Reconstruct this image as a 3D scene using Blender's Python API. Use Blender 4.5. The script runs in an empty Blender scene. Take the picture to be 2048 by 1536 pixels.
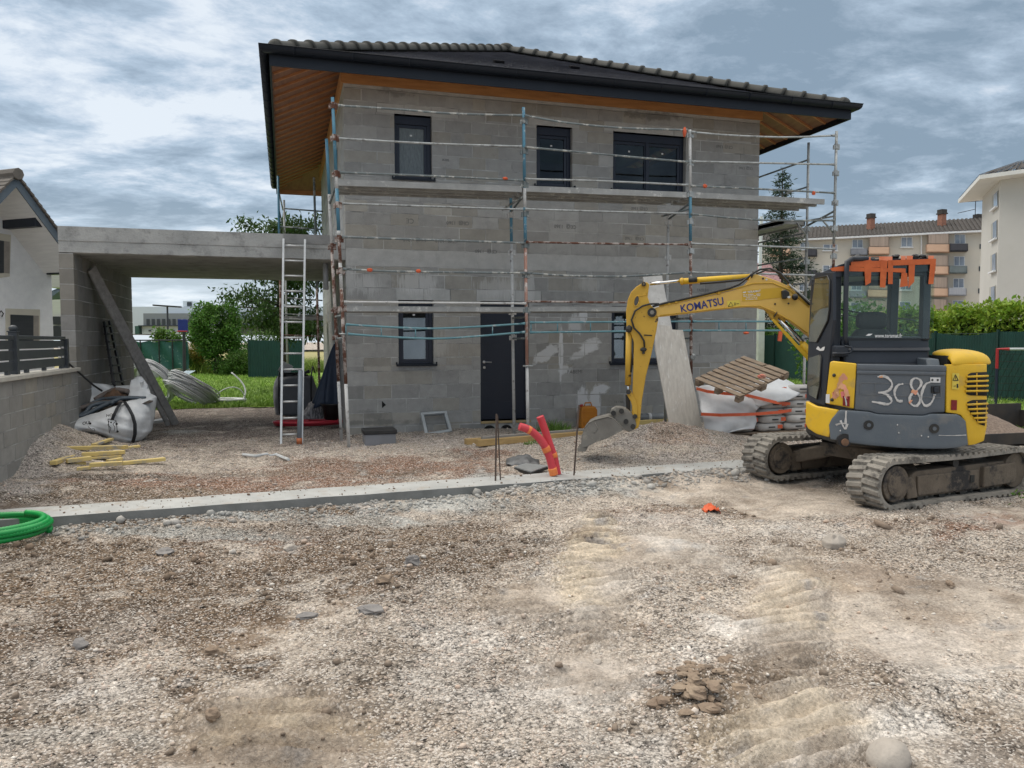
import bpy, bmesh, math, random
import numpy as np
from mathutils import Vector, Matrix, noise as mnoise
random.seed(7); RNG=np.random.default_rng(11)
S=bpy.context.scene; COL=S.collection
# ---------------------------------------------------------------- camera, world, sun, exposure
CAMP=np.array([-1.0656,-14.1611,1.68]); PIT,ROL,YAW,FPX=.0555,-.0012,.2837,1557.9
_fw=np.array([math.sin(YAW)*math.cos(PIT),math.cos(YAW)*math.cos(PIT),-math.sin(PIT)])
_rt=np.array([math.cos(YAW),-math.sin(YAW),0.]); _up=np.cross(_rt,_fw)
_r2=math.cos(ROL)*_rt+math.sin(ROL)*_up; _u2=-math.sin(ROL)*_rt+math.cos(ROL)*_up
cam=bpy.data.cameras.new('camera'); camo=bpy.data.objects.new('camera',cam); COL.objects.link(camo)
cam.sensor_width=36; cam.lens=36*FPX/2048; cam.clip_start=.1; cam.clip_end=3000
mw=Matrix.Identity(4)
for i in range(3):
    mw[i][0]=_r2[i]; mw[i][1]=_u2[i]; mw[i][2]=-_fw[i]; mw[i][3]=CAMP[i]
camo.matrix_world=mw; S.camera=camo
S.view_settings.view_transform='Standard'; S.view_settings.look='None'; S.view_settings.exposure=0.95; S.view_settings.gamma=1
SUN_EL,SUN_AZ=math.radians(52),math.radians(-48)   # behind the cloud, to the back left
W=bpy.data.worlds.new('World'); S.world=W; W.use_nodes=True
def world():
    nt=W.node_tree; N=nt.nodes; L=nt.links; N.clear()
    def n(t,**k):
        x=N.new(t)
        for a,b in k.items(): setattr(x,a,b)
        return x
    def mth(op,a,b=None,c=None):
        x=n('ShaderNodeMath',operation=op)
        for i,v in enumerate((a,b,c)):
            if v is None: continue
            if isinstance(v,(int,float)): x.inputs[i].default_value=v
            else: L.new(v,x.inputs[i])
        return x.outputs[0]
    tc=n('ShaderNodeTexCoord'); sep=n('ShaderNodeSeparateXYZ'); L.new(tc.outputs['Generated'],sep.inputs[0])
    z=mth('MAXIMUM',sep.outputs[2],0.0); zz=mth('ADD',z,0.16)
    px=mth('DIVIDE',sep.outputs[0],zz); py=mth('DIVIDE',sep.outputs[1],zz)
    cb=n('ShaderNodeCombineXYZ'); L.new(px,cb.inputs[0]); L.new(py,cb.inputs[1])
    def noi(scale,detail,rough,dist,rot=0,sx=1,off=0):
        mp=n('ShaderNodeMapping'); L.new(cb.outputs[0],mp.inputs[0]); mp.inputs['Rotation'].default_value[2]=rot; mp.inputs['Scale'].default_value=(sx,1,1); mp.inputs['Location'].default_value=(off,off*.7,0)
        t=n('ShaderNodeTexNoise'); L.new(mp.outputs[0],t.inputs[0]); t.inputs['Scale'].default_value=scale; t.inputs['Detail'].default_value=detail; t.inputs['Roughness'].default_value=rough; t.inputs['Distortion'].default_value=dist
        return t.outputs[0]
    a=noi(.8,4,.55,.4,.5,.85,3.1); b=noi(2.3,9,.64,.35,.75,.8,7.3); c=noi(6.5,8,.66,.25,.8,.75,1.7)
    f=mth('ADD',mth('ADD',mth('MULTIPLY',a,.40),mth('MULTIPLY',b,.40)),mth('MULTIPLY',c,.20)); f=mth('ADD',mth('MULTIPLY',f,2.05),-.545)
    r=n('ShaderNodeValToRGB'); L.new(f,r.inputs[0]); e=r.color_ramp
    e.elements[0].position=.37; e.elements[0].color=(.23,.31,.395,1)
    e.elements[1].position=.64; e.elements[1].color=(.72,.78,.84,1)
    for p,cc in ((.44,(.31,.395,.49,1)),(.51,(.41,.51,.62,1)),(.57,(.56,.64,.735,1))):
        q=e.elements.new(p); q.color=cc
    # bright band low over the horizon
    hz=mth('SUBTRACT',1.0,mth('MULTIPLY',z,5.5)); hz=mth('MAXIMUM',hz,0.0); hz=mth('MULTIPLY',mth('POWER',hz,1.6),.8)
    mx=n('ShaderNodeMix',data_type='RGBA'); L.new(hz,mx.inputs[0]); L.new(r.outputs[0],mx.inputs[6]); mx.inputs[7].default_value=(.80,.88,.95,1)
    sky=n('ShaderNodeTexSky'); sky.sky_type='NISHITA'; sky.sun_disc=False; sky.sun_elevation=SUN_EL; sky.sun_rotation=SUN_AZ
    bg1=n('ShaderNodeBackground'); L.new(sky.outputs[0],bg1.inputs[0]); bg1.inputs[1].default_value=.06
    # an overcast sky is about three times brighter at the zenith than low down
    ze=n('ShaderNodeMapRange',interpolation_type='SMOOTHSTEP'); L.new(z,ze.inputs[0]); ze.inputs[1].default_value=.38; ze.inputs[2].default_value=.85; ze.inputs[3].default_value=.60; ze.inputs[4].default_value=2.05
    bg2=n('ShaderNodeBackground'); zt_=n('ShaderNodeMapRange',interpolation_type='SMOOTHSTEP'); L.new(z,zt_.inputs[0]); zt_.inputs[1].default_value=.38; zt_.inputs[2].default_value=.8; zt_.inputs[4].default_value=.85
    mz=n('ShaderNodeMix',data_type='RGBA'); L.new(zt_.outputs[0],mz.inputs[0]); L.new(mx.outputs[2],mz.inputs[6]); mz.inputs[7].default_value=(.56,.515,.45,1)
    L.new(mz.outputs[2],bg2.inputs[0]); L.new(ze.outputs[0],bg2.inputs[1])
    ms=n('ShaderNodeMixShader'); ms.inputs[0].default_value=.90; L.new(bg1.outputs[0],ms.inputs[1]); L.new(bg2.outputs[0],ms.inputs[2])
    out=n('ShaderNodeOutputWorld'); L.new(ms.outputs[0],out.inputs[0])
world()
sl=bpy.data.lights.new('sun','SUN'); sl.energy=.75; sl.angle=math.radians(28); sl.color=(1,.94,.84)
so=bpy.data.objects.new('sun',sl); COL.objects.link(so)
# bright patch of cloud high on the left, in front of the house
_sd=Vector((math.cos(SUN_EL)*math.sin(SUN_AZ),math.cos(SUN_EL)*math.cos(SUN_AZ),math.sin(SUN_EL))); so.rotation_euler=_sd.to_track_quat('Z','Y').to_euler(); so.location=(0,0,30)
# ---------------------------------------------------------------- pixel -> world helpers (survey of the photograph)
def ray(u,v): return _fw+_r2*(u-1024)/FPX-_u2*(v-768)/FPX
def onp(u,v,n,c):
    d=ray(u,v); n=np.array(n,float); return Vector(CAMP+d*((c-n@CAMP)/(n@d)))
def PZ(u,v,z=0.): return onp(u,v,(0,0,1),z)
def PY(u,v,y=0.): return onp(u,v,(0,1,0),y)
def PX(u,v,x=0.): return onp(u,v,(1,0,0),x)
def PD(u,v,d): return Vector(CAMP+ray(u,v)*d)
def proj(X):
    d=np.asarray(X)-CAMP; z=d@_fw; return 1024+FPX*(d@_r2)/z,768-FPX*(d@_u2)/z
# ---------------------------------------------------------------- materials
MATS={}
def mat(name,c1,c2=None,scale=6.,rough=.7,metal=0.,bump=0.,bscale=None,detail=6,lo=.35,hi=.65,stretch=None,tone=None,spec=None,c3=None,c3scale=2.,c3lo=.55,c3hi=.7,coord='Object'):
    """two colours mixed by noise, an optional third in blotches (dirt/rust), optional per-face tone attribute"""
    if name in MATS: return MATS[name]
    m=bpy.data.materials.new(name); m.use_nodes=True; nt=m.node_tree; N=nt.nodes; L=nt.links
    p=N['Principled BSDF']; p.inputs['Roughness'].default_value=rough; p.inputs['Metallic'].default_value=metal
    if spec is not None: p.inputs['Specular IOR Level'].default_value=spec
    if c2 is None: c2=tuple(x*.82 for x in c1)
    tc=N.new('ShaderNodeTexCoord'); src=tc.outputs[coord]
    if stretch:
        mp=N.new('ShaderNodeMapping'); mp.inputs['Scale'].default_value=stretch; L.new(src,mp.inputs[0]); src=mp.outputs[0]
    t=N.new('ShaderNodeTexNoise'); t.inputs['Scale'].default_value=scale; t.inputs['Detail'].default_value=detail; t.inputs['Roughness'].default_value=.6; L.new(src,t.inputs[0])
    mr=N.new('ShaderNodeMapRange'); mr.inputs[1].default_value=lo; mr.inputs[2].default_value=hi; L.new(t.outputs[0],mr.inputs[0])
    mx=N.new('ShaderNodeMix'); mx.data_type='RGBA'; L.new(mr.outputs[0],mx.inputs[0]); mx.inputs[6].default_value=(*c1,1); mx.inputs[7].default_value=(*c2,1)
    out=mx.outputs[2]
    if c3 is not None:
        t3=N.new('ShaderNodeTexNoise'); t3.inputs['Scale'].default_value=c3scale; t3.inputs['Detail'].default_value=8; t3.inputs['Roughness'].default_value=.7; L.new(src,t3.inputs[0])
        m3=N.new('ShaderNodeMapRange'); m3.inputs[1].default_value=c3lo; m3.inputs[2].default_value=c3hi; L.new(t3.outputs[0],m3.inputs[0])
        x3=N.new('ShaderNodeMix'); x3.data_type='RGBA'; L.new(m3.outputs[0],x3.inputs[0]); L.new(out,x3.inputs[6]); x3.inputs[7].default_value=(*c3,1); out=x3.outputs[2]
    if tone:
        at=N.new('ShaderNodeAttribute'); at.attribute_name='tone'
        xm=N.new('ShaderNodeMix'); xm.data_type='RGBA'; xm.blend_type='MULTIPLY'; xm.inputs[0].default_value=1; L.new(out,xm.inputs[6]); L.new(at.outputs['Color'],xm.inputs[7]); out=xm.outputs[2]
    L.new(out,p.inputs['Base Color'])
    if bump:
        b=N.new('ShaderNodeBump'); b.inputs['Strength'].default_value=min(1,bump); b.inputs['Distance'].default_value=.01*max(1,bump)
        tb=N.new('ShaderNodeTexNoise'); tb.inputs['Scale'].default_value=bscale or scale*6; tb.inputs['Detail'].default_value=6; L.new(src,tb.inputs[0]); L.new(tb.outputs[0],b.inputs['Height']); L.new(b.outputs[0],p.inputs['Normal'])
    MATS[name]=m; return m
def glass(name,tint,rough=.02,r0=.03):
    m=bpy.data.materials.new(name); m.use_nodes=True; nt=m.node_tree; N=nt.nodes; L=nt.links; N.clear()
    o=N.new('ShaderNodeOutputMaterial'); g=N.new('ShaderNodeBsdfGlossy'); g.inputs['Roughness'].default_value=rough; g.inputs[0].default_value=(.9,.95,1,1)
    t=N.new('ShaderNodeBsdfTransparent'); t.inputs[0].default_value=(*tint,1)
    lw=N.new('ShaderNodeLayerWeight'); lw.inputs['Blend'].default_value=.5; no=N.new('ShaderNodeTexNoise'); no.inputs['Scale'].default_value=2.
    pw=N.new('ShaderNodeMath'); pw.operation='POWER'; L.new(lw.outputs['Facing'],pw.inputs[0]); pw.inputs[1].default_value=4.; ma=N.new('ShaderNodeMath'); ma.operation='MULTIPLY_ADD'; L.new(pw.outputs[0],ma.inputs[0]); ma.inputs[1].default_value=.85
    rp=N.new('ShaderNodeMapRange'); rp.inputs[3].default_value=r0; rp.inputs[4].default_value=r0*1.8; L.new(no.outputs[0],rp.inputs[0]); L.new(rp.outputs[0],ma.inputs[2]); ms=N.new('ShaderNodeMixShader'); L.new(ma.outputs[0],ms.inputs[0]); L.new(t.outputs[0],ms.inputs[1]); L.new(g.outputs[0],ms.inputs[2]); L.new(ms.outputs[0],o.inputs[0])
    MATS[name]=m; return m
# ---------------------------------------------------------------- mesh builder
ORG={}
class MB:
    def __init__(s): s.v=[]; s.f=[]; s.t=[]; s.tone=(1,1,1)
    def face(s,ids): s.f.append(tuple(ids)); s.t.append(s.tone)
    def poly(s,pts):
        b=len(s.v); s.v+= [tuple(p) for p in pts]; s.face(range(b,b+len(pts)))
    def box(s,c,size,R=None):
        c=Vector(c); b=len(s.v); h=Vector(size)/2
        for x in (-1,1):
            for y in (-1,1):
                for z in (-1,1):
                    p=Vector((x*h.x,y*h.y,z*h.z)); p=(R@p if R else p)+c; s.v.append(tuple(p))
        for q in ((0,1,3,2),(4,6,7,5),(0,4,5,1),(2,3,7,6),(0,2,6,4),(1,5,7,3)): s.face([b+i for i in q])
    def b2(s,x0,x1,y0,y1,z0,z1): s.box(((x0+x1)/2,(y0+y1)/2,(z0+z1)/2),(abs(x1-x0),abs(y1-y0),abs(z1-z0)))
    def beam(s,p0,p1,w,h,up=(0,0,1)):
        p0=Vector(p0); p1=Vector(p1); d=(p1-p0); L=d.length; d.normalize(); u=Vector(up); x=d.cross(u)
        if x.length<1e-4: x=d.cross(Vector((0,1,0)))
        x.normalize(); z=x.cross(d); R=Matrix((d,-x,z)).transposed() ; s.box((p0+p1)/2,(L,w,h),R)
    def tube(s,pts,r,n=8,cap=True,closed=False):
        pts=[Vector(p) for p in pts]; m=len(pts); rr=r if isinstance(r,(list,tuple)) else [r]*m
        d=[]
        for i in range(m):
            a=pts[(i+1)%m] if (closed or i<m-1) else pts[i]; b=pts[i-1] if (closed or i>0) else pts[i]; t=a-b
            d.append(t.normalized() if t.length>1e-9 else Vector((0,0,1)))
        u=Vector((0,0,1)) if abs(d[0].z)<.9 else Vector((1,0,0)); x=d[0].cross(u).normalized(); base=len(s.v)
        for i in range(m):
            x=(x-d[i]*x.dot(d[i])); x=x.normalized() if x.length>1e-6 else d[i].orthogonal().normalized(); y=d[i].cross(x)
            for k in range(n):
                a=2*math.pi*k/n; s.v.append(tuple(pts[i]+(x*math.cos(a)+y*math.sin(a))*rr[i]))
        for i in range(m if closed else m-1):
            j=(i+1)%m
            for k in range(n):
                k2=(k+1)%n; s.face((base+i*n+k,base+i*n+k2,base+j*n+k2,base+j*n+k))
        if cap and not closed:
            s.face([base+k for k in range(n)][::-1]); s.face([base+(m-1)*n+k for k in range(n)])
    def prism(s,pts,d):
        """closed outline pts (3D, planar) extruded by vector d"""
        pts=[Vector(p) for p in pts]; d=Vector(d); n=len(pts); b=len(s.v)
        s.v+=[tuple(p) for p in pts]+[tuple(p+d) for p in pts]
        s.face([b+i for i in range(n)][::-1]); s.face([b+n+i for i in range(n)])
        for i in range(n):
            j=(i+1)%n; s.face((b+i,b+j,b+n+j,b+n+i))
    def ball(s,c,r,seg=10,ring=7,R=None,jit=0,seed=0):
        c=Vector(c); r=Vector(r) if not isinstance(r,(int,float)) else Vector((r,r,r)); b=len(s.v); rnd=random.Random(seed)
        s.v.append(None)
        P=[Vector((0,0,1))]
        for i in range(1,ring):
            a=math.pi*i/ring
            for k in range(seg):
                t=2*math.pi*k/seg; P.append(Vector((math.sin(a)*math.cos(t),math.sin(a)*math.sin(t),math.cos(a))))
        P.append(Vector((0,0,-1))); s.v.pop()
        for p in P:
            q=Vector((p.x*r.x,p.y*r.y,p.z*r.z))*(1+jit*(rnd.random()-.5)); s.v.append(tuple((R@q if R else q)+c))
        for k in range(seg): s.face((b,b+1+k,b+1+(k+1)%seg))
        for i in range(ring-2):
            for k in range(seg):
                a=b+1+i*seg; s.face((a+k,a+seg+k,a+seg+(k+1)%seg,a+(k+1)%seg))
        e=b+1+(ring-2)*seg; l=len(s.v)-1
        for k in range(seg): s.face((e+(k+1)%seg,e+k,l))
    def grid(s,rows):
        b=len(s.v); n=len(rows); m=len(rows[0])
        for r in rows: s.v+=[tuple(p) for p in r]
        for i in range(n-1):
            for j in range(m-1): s.face((b+i*m+j,b+i*m+j+1,b+(i+1)*m+j+1,b+(i+1)*m+j))
    def xf(s,M,start=0):
        s.v=s.v[:start]+[tuple(M@Vector(p)) for p in s.v[start:]]
    def build(s,name,m,parent=None,smooth=False,bevel=0,at=None,seg=2,solid=0,sub=0,recalc=True):
        V=np.array(s.v,float).reshape(-1,3)
        if parent is not None: org=ORG[parent.name]
        elif at is not None: org=Vector(at)
        else: org=Vector(((V[:,0].min()+V[:,0].max())/2,(V[:,1].min()+V[:,1].max())/2,V[:,2].min()))
        me=bpy.data.meshes.new(name); me.from_pydata((V-np.array(org)).tolist(),[],s.f); me.update()
        if any(t!=(1,1,1) for t in s.t):
            a=me.color_attributes.new('tone','FLOAT_COLOR','CORNER'); arr=[]
            for f,t in zip(s.f,s.t): arr+=[t[0],t[1],t[2],1.]*len(f)
            a.data.foreach_set('color',arr)
        else:
            a=me.color_attributes.new('tone','FLOAT_COLOR','CORNER'); a.data.foreach_set('color',[1.]*(4*len(a.data)))
        if recalc:
            bm=bmesh.new(); bm.from_mesh(me); bmesh.ops.recalc_face_normals(bm,faces=bm.faces); bm.to_mesh(me); bm.free()
        if smooth: me.polygons.foreach_set('use_smooth',[True]*len(me.polygons))
        me.materials.append(m)
        o=bpy.data.objects.new(name,me); COL.objects.link(o); ORG[o.name]=Vector(org)
        if parent is not None: o.parent=parent
        else: o.location=org
        if solid:
            q=o.modifiers.new('thick','SOLIDIFY'); q.thickness=solid; q.offset=0
        if sub:
            q=o.modifiers.new('sub','SUBSURF'); q.levels=sub; q.render_levels=sub
        if bevel:
            q=o.modifiers.new('bevel','BEVEL'); q.width=bevel; q.segments=seg; q.limit_method='ANGLE'; q.angle_limit=math.radians(35)
            if smooth is False:
                me.polygons.foreach_set('use_smooth',[False]*len(me.polygons))
        return o
def tag(o,label=None,cat=None,group=None,kind=None):
    if label: o['label']=label
    if cat: o['category']=cat
    if group: o['group']=group
    if kind: o['kind']=kind
    return o
def thing(name,label,cat,loc,group=None):
    o=bpy.data.objects.new(name,None); COL.objects.link(o); o.location=Vector(loc); o.empty_display_size=.2; ORG[o.name]=Vector(loc)
    return tag(o,label,cat,group)
def struct(o): o['kind']='structure'; return o
def dup(root,loc,label=None,rotz=None):
    r=root.copy(); COL.objects.link(r); r.location=Vector(loc); ORG[r.name]=Vector(loc)
    if rotz is not None: r.rotation_euler[2]=rotz
    if label: r['label']=label
    for ch in list(root.children):
        c=ch.copy(); COL.objects.link(c); c.parent=r
        for g in list(ch.children):
            d=g.copy(); COL.objects.link(d); d.parent=c
    return r
def text_mesh(body,size,ext=.002,bold=0.):
    cu=bpy.data.curves.new('t','FONT'); cu.body=body; cu.size=size; cu.extrude=ext; cu.offset=bold; cu.align_x='LEFT'; cu.resolution_u=3
    o=bpy.data.objects.new('t',cu); COL.objects.link(o); dg=bpy.context.evaluated_depsgraph_get(); dg.update()
    me=bpy.data.meshes.new_from_object(o.evaluated_get(dg)); V=[tuple(v.co) for v in me.vertices]; F=[tuple(p.vertices) for p in me.polygons]
    bpy.data.objects.remove(o); bpy.data.curves.remove(cu); bpy.data.meshes.remove(me)
    return V,F
def lettering(name,body,o,xd,yd,width,m,parent,ext=.002,bold=0.,height=None,shear=0.):
    """text standing on the plane spanned by xd (reading direction) and yd (up), lower left corner o, scaled to width"""
    V,F=text_mesh(body,1.,.001,bold); V=np.array(V); w=V[:,0].max()-V[:,0].min(); h=V[:,1].max()-V[:,1].min()
    sx=width/w; sy=(height/h) if height else sx; xd=Vector(xd).normalized(); yd=Vector(yd).normalized(); zd=xd.cross(yd).normalized(); o=Vector(o)
    mb=MB()
    for x,y,z in V: mb.v.append(tuple(o+xd*((x-V[:,0].min())*sx+shear*y*sy)+yd*((y-V[:,1].min())*sy)+zd*(ext if z>0 else -ext*.2)))
    for f in F: mb.face(f)
    return mb.build(name,m,parent,recalc=False)
def vnoise(x,y,s,seed=0,oct=4):
    """cheap fractal value noise in numpy"""
    r=0; a=1.; tot=0
    for k in range(oct):
        g=np.random.default_rng(seed*31+k).random((256,256)); X=x*s*2**k+seed*13.7; Y=y*s*2**k+seed*7.9
        xi=np.floor(X).astype(int); yi=np.floor(Y).astype(int); fx=X-xi; fy=Y-yi; fx=fx*fx*(3-2*fx); fy=fy*fy*(3-2*fy)
        A=g[xi%256,yi%256]; B=g[(xi+1)%256,yi%256]; Cc=g[xi%256,(yi+1)%256]; Dd=g[(xi+1)%256,(yi+1)%256]
        r=r+a*((A*(1-fx)+B*fx)*(1-fy)+(Cc*(1-fx)+Dd*fx)*fy); tot+=a; a*=.5
    return r/tot
# ================================================================ GROUND
def kerb_y(x): return -5.62+.083*x          # far edge of the footing's near face line (near edge)
ELL=[]
def ell(u,v,ru,rv,col,s=1.,z=-.08):
    c=PZ(u,v,z); a=PZ(u+ru,v,z); b=PZ(u,v-rv,z); ex=np.array((a-c)[:2]); ey=np.array((b-c)[:2]); ELL.append((np.array(c[:2]),np.linalg.inv(np.array([ex,ey]).T),np.array(col),s))
BRN=(.205,.15,.105); DRK=(.11,.085,.065); RED=(.265,.155,.105); TAN=(.56,.475,.37); PNK=(.58,.515,.455); GRY=(.42,.415,.39); WHT=(.68,.635,.585); MID=(.44,.36,.29)
ell(250,1150,460,85,BRN,1.); ell(120,1220,350,70,BRN,.95); ell(700,1100,360,55,BRN,.85); ell(560,1190,300,45,BRN,.6); ell(150,1340,260,65,BRN,.75); ell(330,1480,200,50,BRN,.5); ell(880,1060,120,40,BRN,.7); ell(40,1480,200,70,DRK,.5); ell(520,1070,160,22,RED,.45); ell(700,1160,220,25,BRN,.55); ell(420,1110,200,22,DRK,.4); ell(860,1250,150,18,DRK,.35); ell(1560,1150,200,20,BRN,.4); ell(1850,1100,140,14,BRN,.45)
ell(450,985,360,24,RED,1.,0); ell(150,1005,230,26,BRN,1.,0); ell(60,1000,90,25,DRK,.8,0); ell(760,940,250,25,RED,1.,0); ell(620,950,300,10,BRN,.6,0); ell(960,915,70,18,RED,.9,0); ell(140,960,190,7,DRK,.9,0); ell(640,908,120,10,PNK,.5,0)
ell(150,985,280,18,BRN,1.,0); ell(50,1005,130,24,DRK,1.,0); ell(350,962,320,12,RED,1.,0); ell(520,1008,320,14,BRN,1.,0); ell(160,957,200,7,DRK,1.,0); ell(1300,1040,130,35,RED,.5); ell(1420,1010,140,22,BRN,.5); ell(1180,1110,70,70,TAN,.85); ell(1530,1080,90,40,BRN,.5); ell(1560,1180,100,100,TAN,.6); ell(1380,1110,160,60,BRN,.35)
ell(1760,1050,160,20,RED,.35); ell(1990,1050,90,28,RED,.8); ell(1760,1130,200,40,MID,.6)
ell(1150,1330,330,60,PNK,.6); ell(1500,1290,220,40,PNK,.55); ell(1900,1290,260,60,PNK,.6); ell(1780,1440,260,70,WHT,.8); ell(1900,1380,200,60,WHT,.7); ell(1250,1400,120,50,WHT,.7); ell(1420,1250,160,25,WHT,.7); ell(1180,1450,260,80,WHT,.4); ell(800,1400,300,60,MID,.5); ell(1960,1500,140,50,WHT,.5); ell(1400,1290,200,30,WHT,.45); ell(1640,1350,140,30,PNK,.5)
ell(1570,1420,130,70,TAN,.75); ell(1450,1470,120,70,BRN,.3); ell(520,1430,160,50,TAN,.75); ell(590,1470,120,30,TAN,.6); ell(560,1400,60,12,BRN,.5)
ell(180,1430,140,30,GRY,.7); ell(260,1380,110,12,TAN,.6); ell(1500,1370,150,30,BRN,.6); ell(1380,1370,40,30,BRN,.7); ell(230,1300,210,14,BRN,.5); ell(650,1185,120,12,GRY,.5); ell(620,1200,60,10,DRK,.4)
ell(300,1060,300,9,GRY,.9); ell(640,1030,230,9,GRY,.9); ell(860,1005,160,14,GRY,.95); ell(1100,975,190,14,GRY,.95); ell(1350,945,160,8,GRY,.9)
ell(1350,890,130,28,(.40,.36,.33),.9,.1); ell(1360,865,70,12,(.38,.29,.23),.8,.25); ell(520,835,300,34,(.23,.185,.16),.9,0); ell(420,860,150,16,(.17,.13,.11),.6,0); ell(820,885,160,16,(.44,.39,.36),.6,0); ell(370,865,50,5,GRY,.8,0); ell(40,890,80,40,(.38,.35,.33),.8,.3)
RID=[(1190,1125,80,115,.14,.008,4),(1575,1195,88,130,.14,.008,2),(1590,1445,165,105,.14,.0075,-10),(540,1430,190,70,.15,.008,15),(1060,1190,110,45,.135,.006,8),(1330,1090,120,40,.135,.005,6),(1180,1330,120,60,.135,.006,5)]
RI=[]
for u,v,ru,rv,wl,amp,ang in RID:
    c=PZ(u,v,-.08); a=PZ(u+ru,v,-.08); b=PZ(u,v-rv,-.08); RI.append((np.array(c[:2]),np.linalg.inv(np.array([np.array((a-c)[:2]),np.array((b-c)[:2])]).T),wl,amp,math.radians(ang)))
def gheight(x,y,fine=True):
    x=np.asarray(x,float); y=np.asarray(y,float)
    near=1/(1+np.exp((y-kerb_y(x)-.12)*14)); h=-.115*near
    fall=np.exp(-np.maximum(0,np.hypot(x-3,y+5)-16)/4)
    h=h+(vnoise(x,y,.45,3,3)-.5)*.10*fall*np.clip((np.abs(y-kerb_y(x)-.3)-.35)/.8,0.1,1)
    kd=kerb_y(x)-y; h=h+np.where(kd>0,np.exp(-(kd/.38)**2),0)*(.085*(1/(1+np.exp(-(x-1.4)*4)))+.02)*(.5+vnoise(x,y,3.,93,3))
    # mound under the bucket
    d=((x-4.85)/1.5)**2+((y+2.95)/1.15)**2; h=h+.36*np.exp(-d*1.5)*(.75+.5*vnoise(x,y,1.3,9,3))
    # gravel heaped against the low wall
    d=np.clip((x+4.55)/1.5,0,1); h=h+.56*(1-d)**1.5*np.exp(-((y+1.65)/1.2)**4)*(x>-4.56)*(.8+.4*vnoise(x,y,2.,95,3))
    if fine:
        for c,I,wl,amp,ang in RI:
            q=I@np.stack([(x-c[0]).ravel(),(y-c[1]).ravel()]); m=np.exp(-((q[0]**2+q[1]**2)**3)).reshape(x.shape)
            t=(x*math.sin(ang)+y*math.cos(ang)); ph=(vnoise(x,y,1.1,5,2)-.5)*3.0
            h=h+m*amp*5.6*(np.sin(2*math.pi*t/wl+ph)**3*.6+np.sin(2*math.pi*t/wl+ph)*.5)*(.3+1.5*vnoise(x,y,2.3,8,2))
        h=h+((vnoise(x,y,2.2,4,4)-.5)*.075+(vnoise(x,y,9.,6,3)-.5)*.035)*fall*np.clip(np.abs(y-kerb_y(x)-.3)/.6,.25,1)
        c=PZ(1395,1372,-.08); d=((x-c.x)/.16)**2+((y-c.y)/.14)**2; h=h+.075*np.exp(-d*d)*(.4+1.3*vnoise(x,y,9.,91,3))
        lump=np.clip(vnoise(x,y,1.6,44,4)-.56,0,1); h=h+lump*.22*fall*np.clip((np.abs(y-kerb_y(x)-.3)-.4)/.8,0,1)*np.clip(-(y+3.5),0,1)
    return h
def zone(x,y):
    sh=x.shape; x=x.ravel(); y=y.ravel(); P=np.stack([x,y]); col=np.tile(np.array([[.485,.42,.355]]),(x.size,1))
    wx=(vnoise(x,y,.8,21,4)-.5)*1.1; wy=(vnoise(x,y,.8,22,4)-.5)*.8; brk=np.clip((vnoise(x,y,2.2,23,5)-.17)*2.9,0,1.4)
    wsc=np.clip((-y-5)/4,.25,1); fin=vnoise(x,y,5.5,81,5)
    for c,I,cc,s in ELL:
        q=I@(P+np.stack([wx,wy])*wsc-c[:,None]); w=np.exp(-((q**2).sum(0))**1.2)*s*brk*1.25; w=np.clip((w+(fin-.5)*1.1-.22)*2.2,0,1)[:,None]*min(1,s*1.15); col=col*(1-w)+cc*w
    s1=np.clip((vnoise(x*.55+y*.25,y*1.9-x*.45,1.,61,5)-.5)*2.6,-1,1)[:,None]; col=col*(1+.22*s1*(y<-5)[:,None])
    lv=(.80+.40*vnoise(x,y,1.7,25,5))[:,None]; col=col*lv
    sp=np.clip((vnoise(x,y,.9,27,5)-.57)*6,0,1)[:,None]*.55*(y<-6)[:,None]; col=col*(1-sp)+np.array(WHT)*sp
    sl=np.clip((vnoise(x,y,2.4,37,6)-.50)*7,0,1)[:,None]*.55*(y<-5)[:,None]; col=col*(1-sl)+col*np.array([.52,.46,.40])*sl
    dk=np.clip((vnoise(x,y,1.3,29,5)-.60)*7,0,1)[:,None]*.5; col=col*(1-dk)+np.array([.16,.12,.09])*dk
    return col.reshape(sh+(3,))
def npmesh(name,V,F,m,attr=None,dom='POINT',smooth=True,aname='zone',org=(0,0,0)):
    V=np.asarray(V,np.float32)-np.asarray(org,np.float32); F=np.asarray(F,np.int32); k=F.shape[1]; me=bpy.data.meshes.new(name)
    me.vertices.add(len(V)); me.vertices.foreach_set('co',V.ravel()); me.loops.add(F.size); me.loops.foreach_set('vertex_index',F.ravel())
    me.polygons.add(len(F)); me.polygons.foreach_set('loop_start',np.arange(0,F.size,k,dtype=np.int32))
    if smooth: me.polygons.foreach_set('use_smooth',np.ones(len(F),bool))
    me.update(calc_edges=True)
    if attr is not None:
        a=me.attributes.new(aname,'FLOAT_COLOR',dom); A=np.ones((len(attr),4),np.float32); A[:,:attr.shape[1]]=attr; a.data.foreach_set('color',A.ravel())
    me.materials.append(m); o=bpy.data.objects.new(name,me); COL.objects.link(o); ORG[o.name]=Vector(org); o.location=Vector(org); return o
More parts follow.
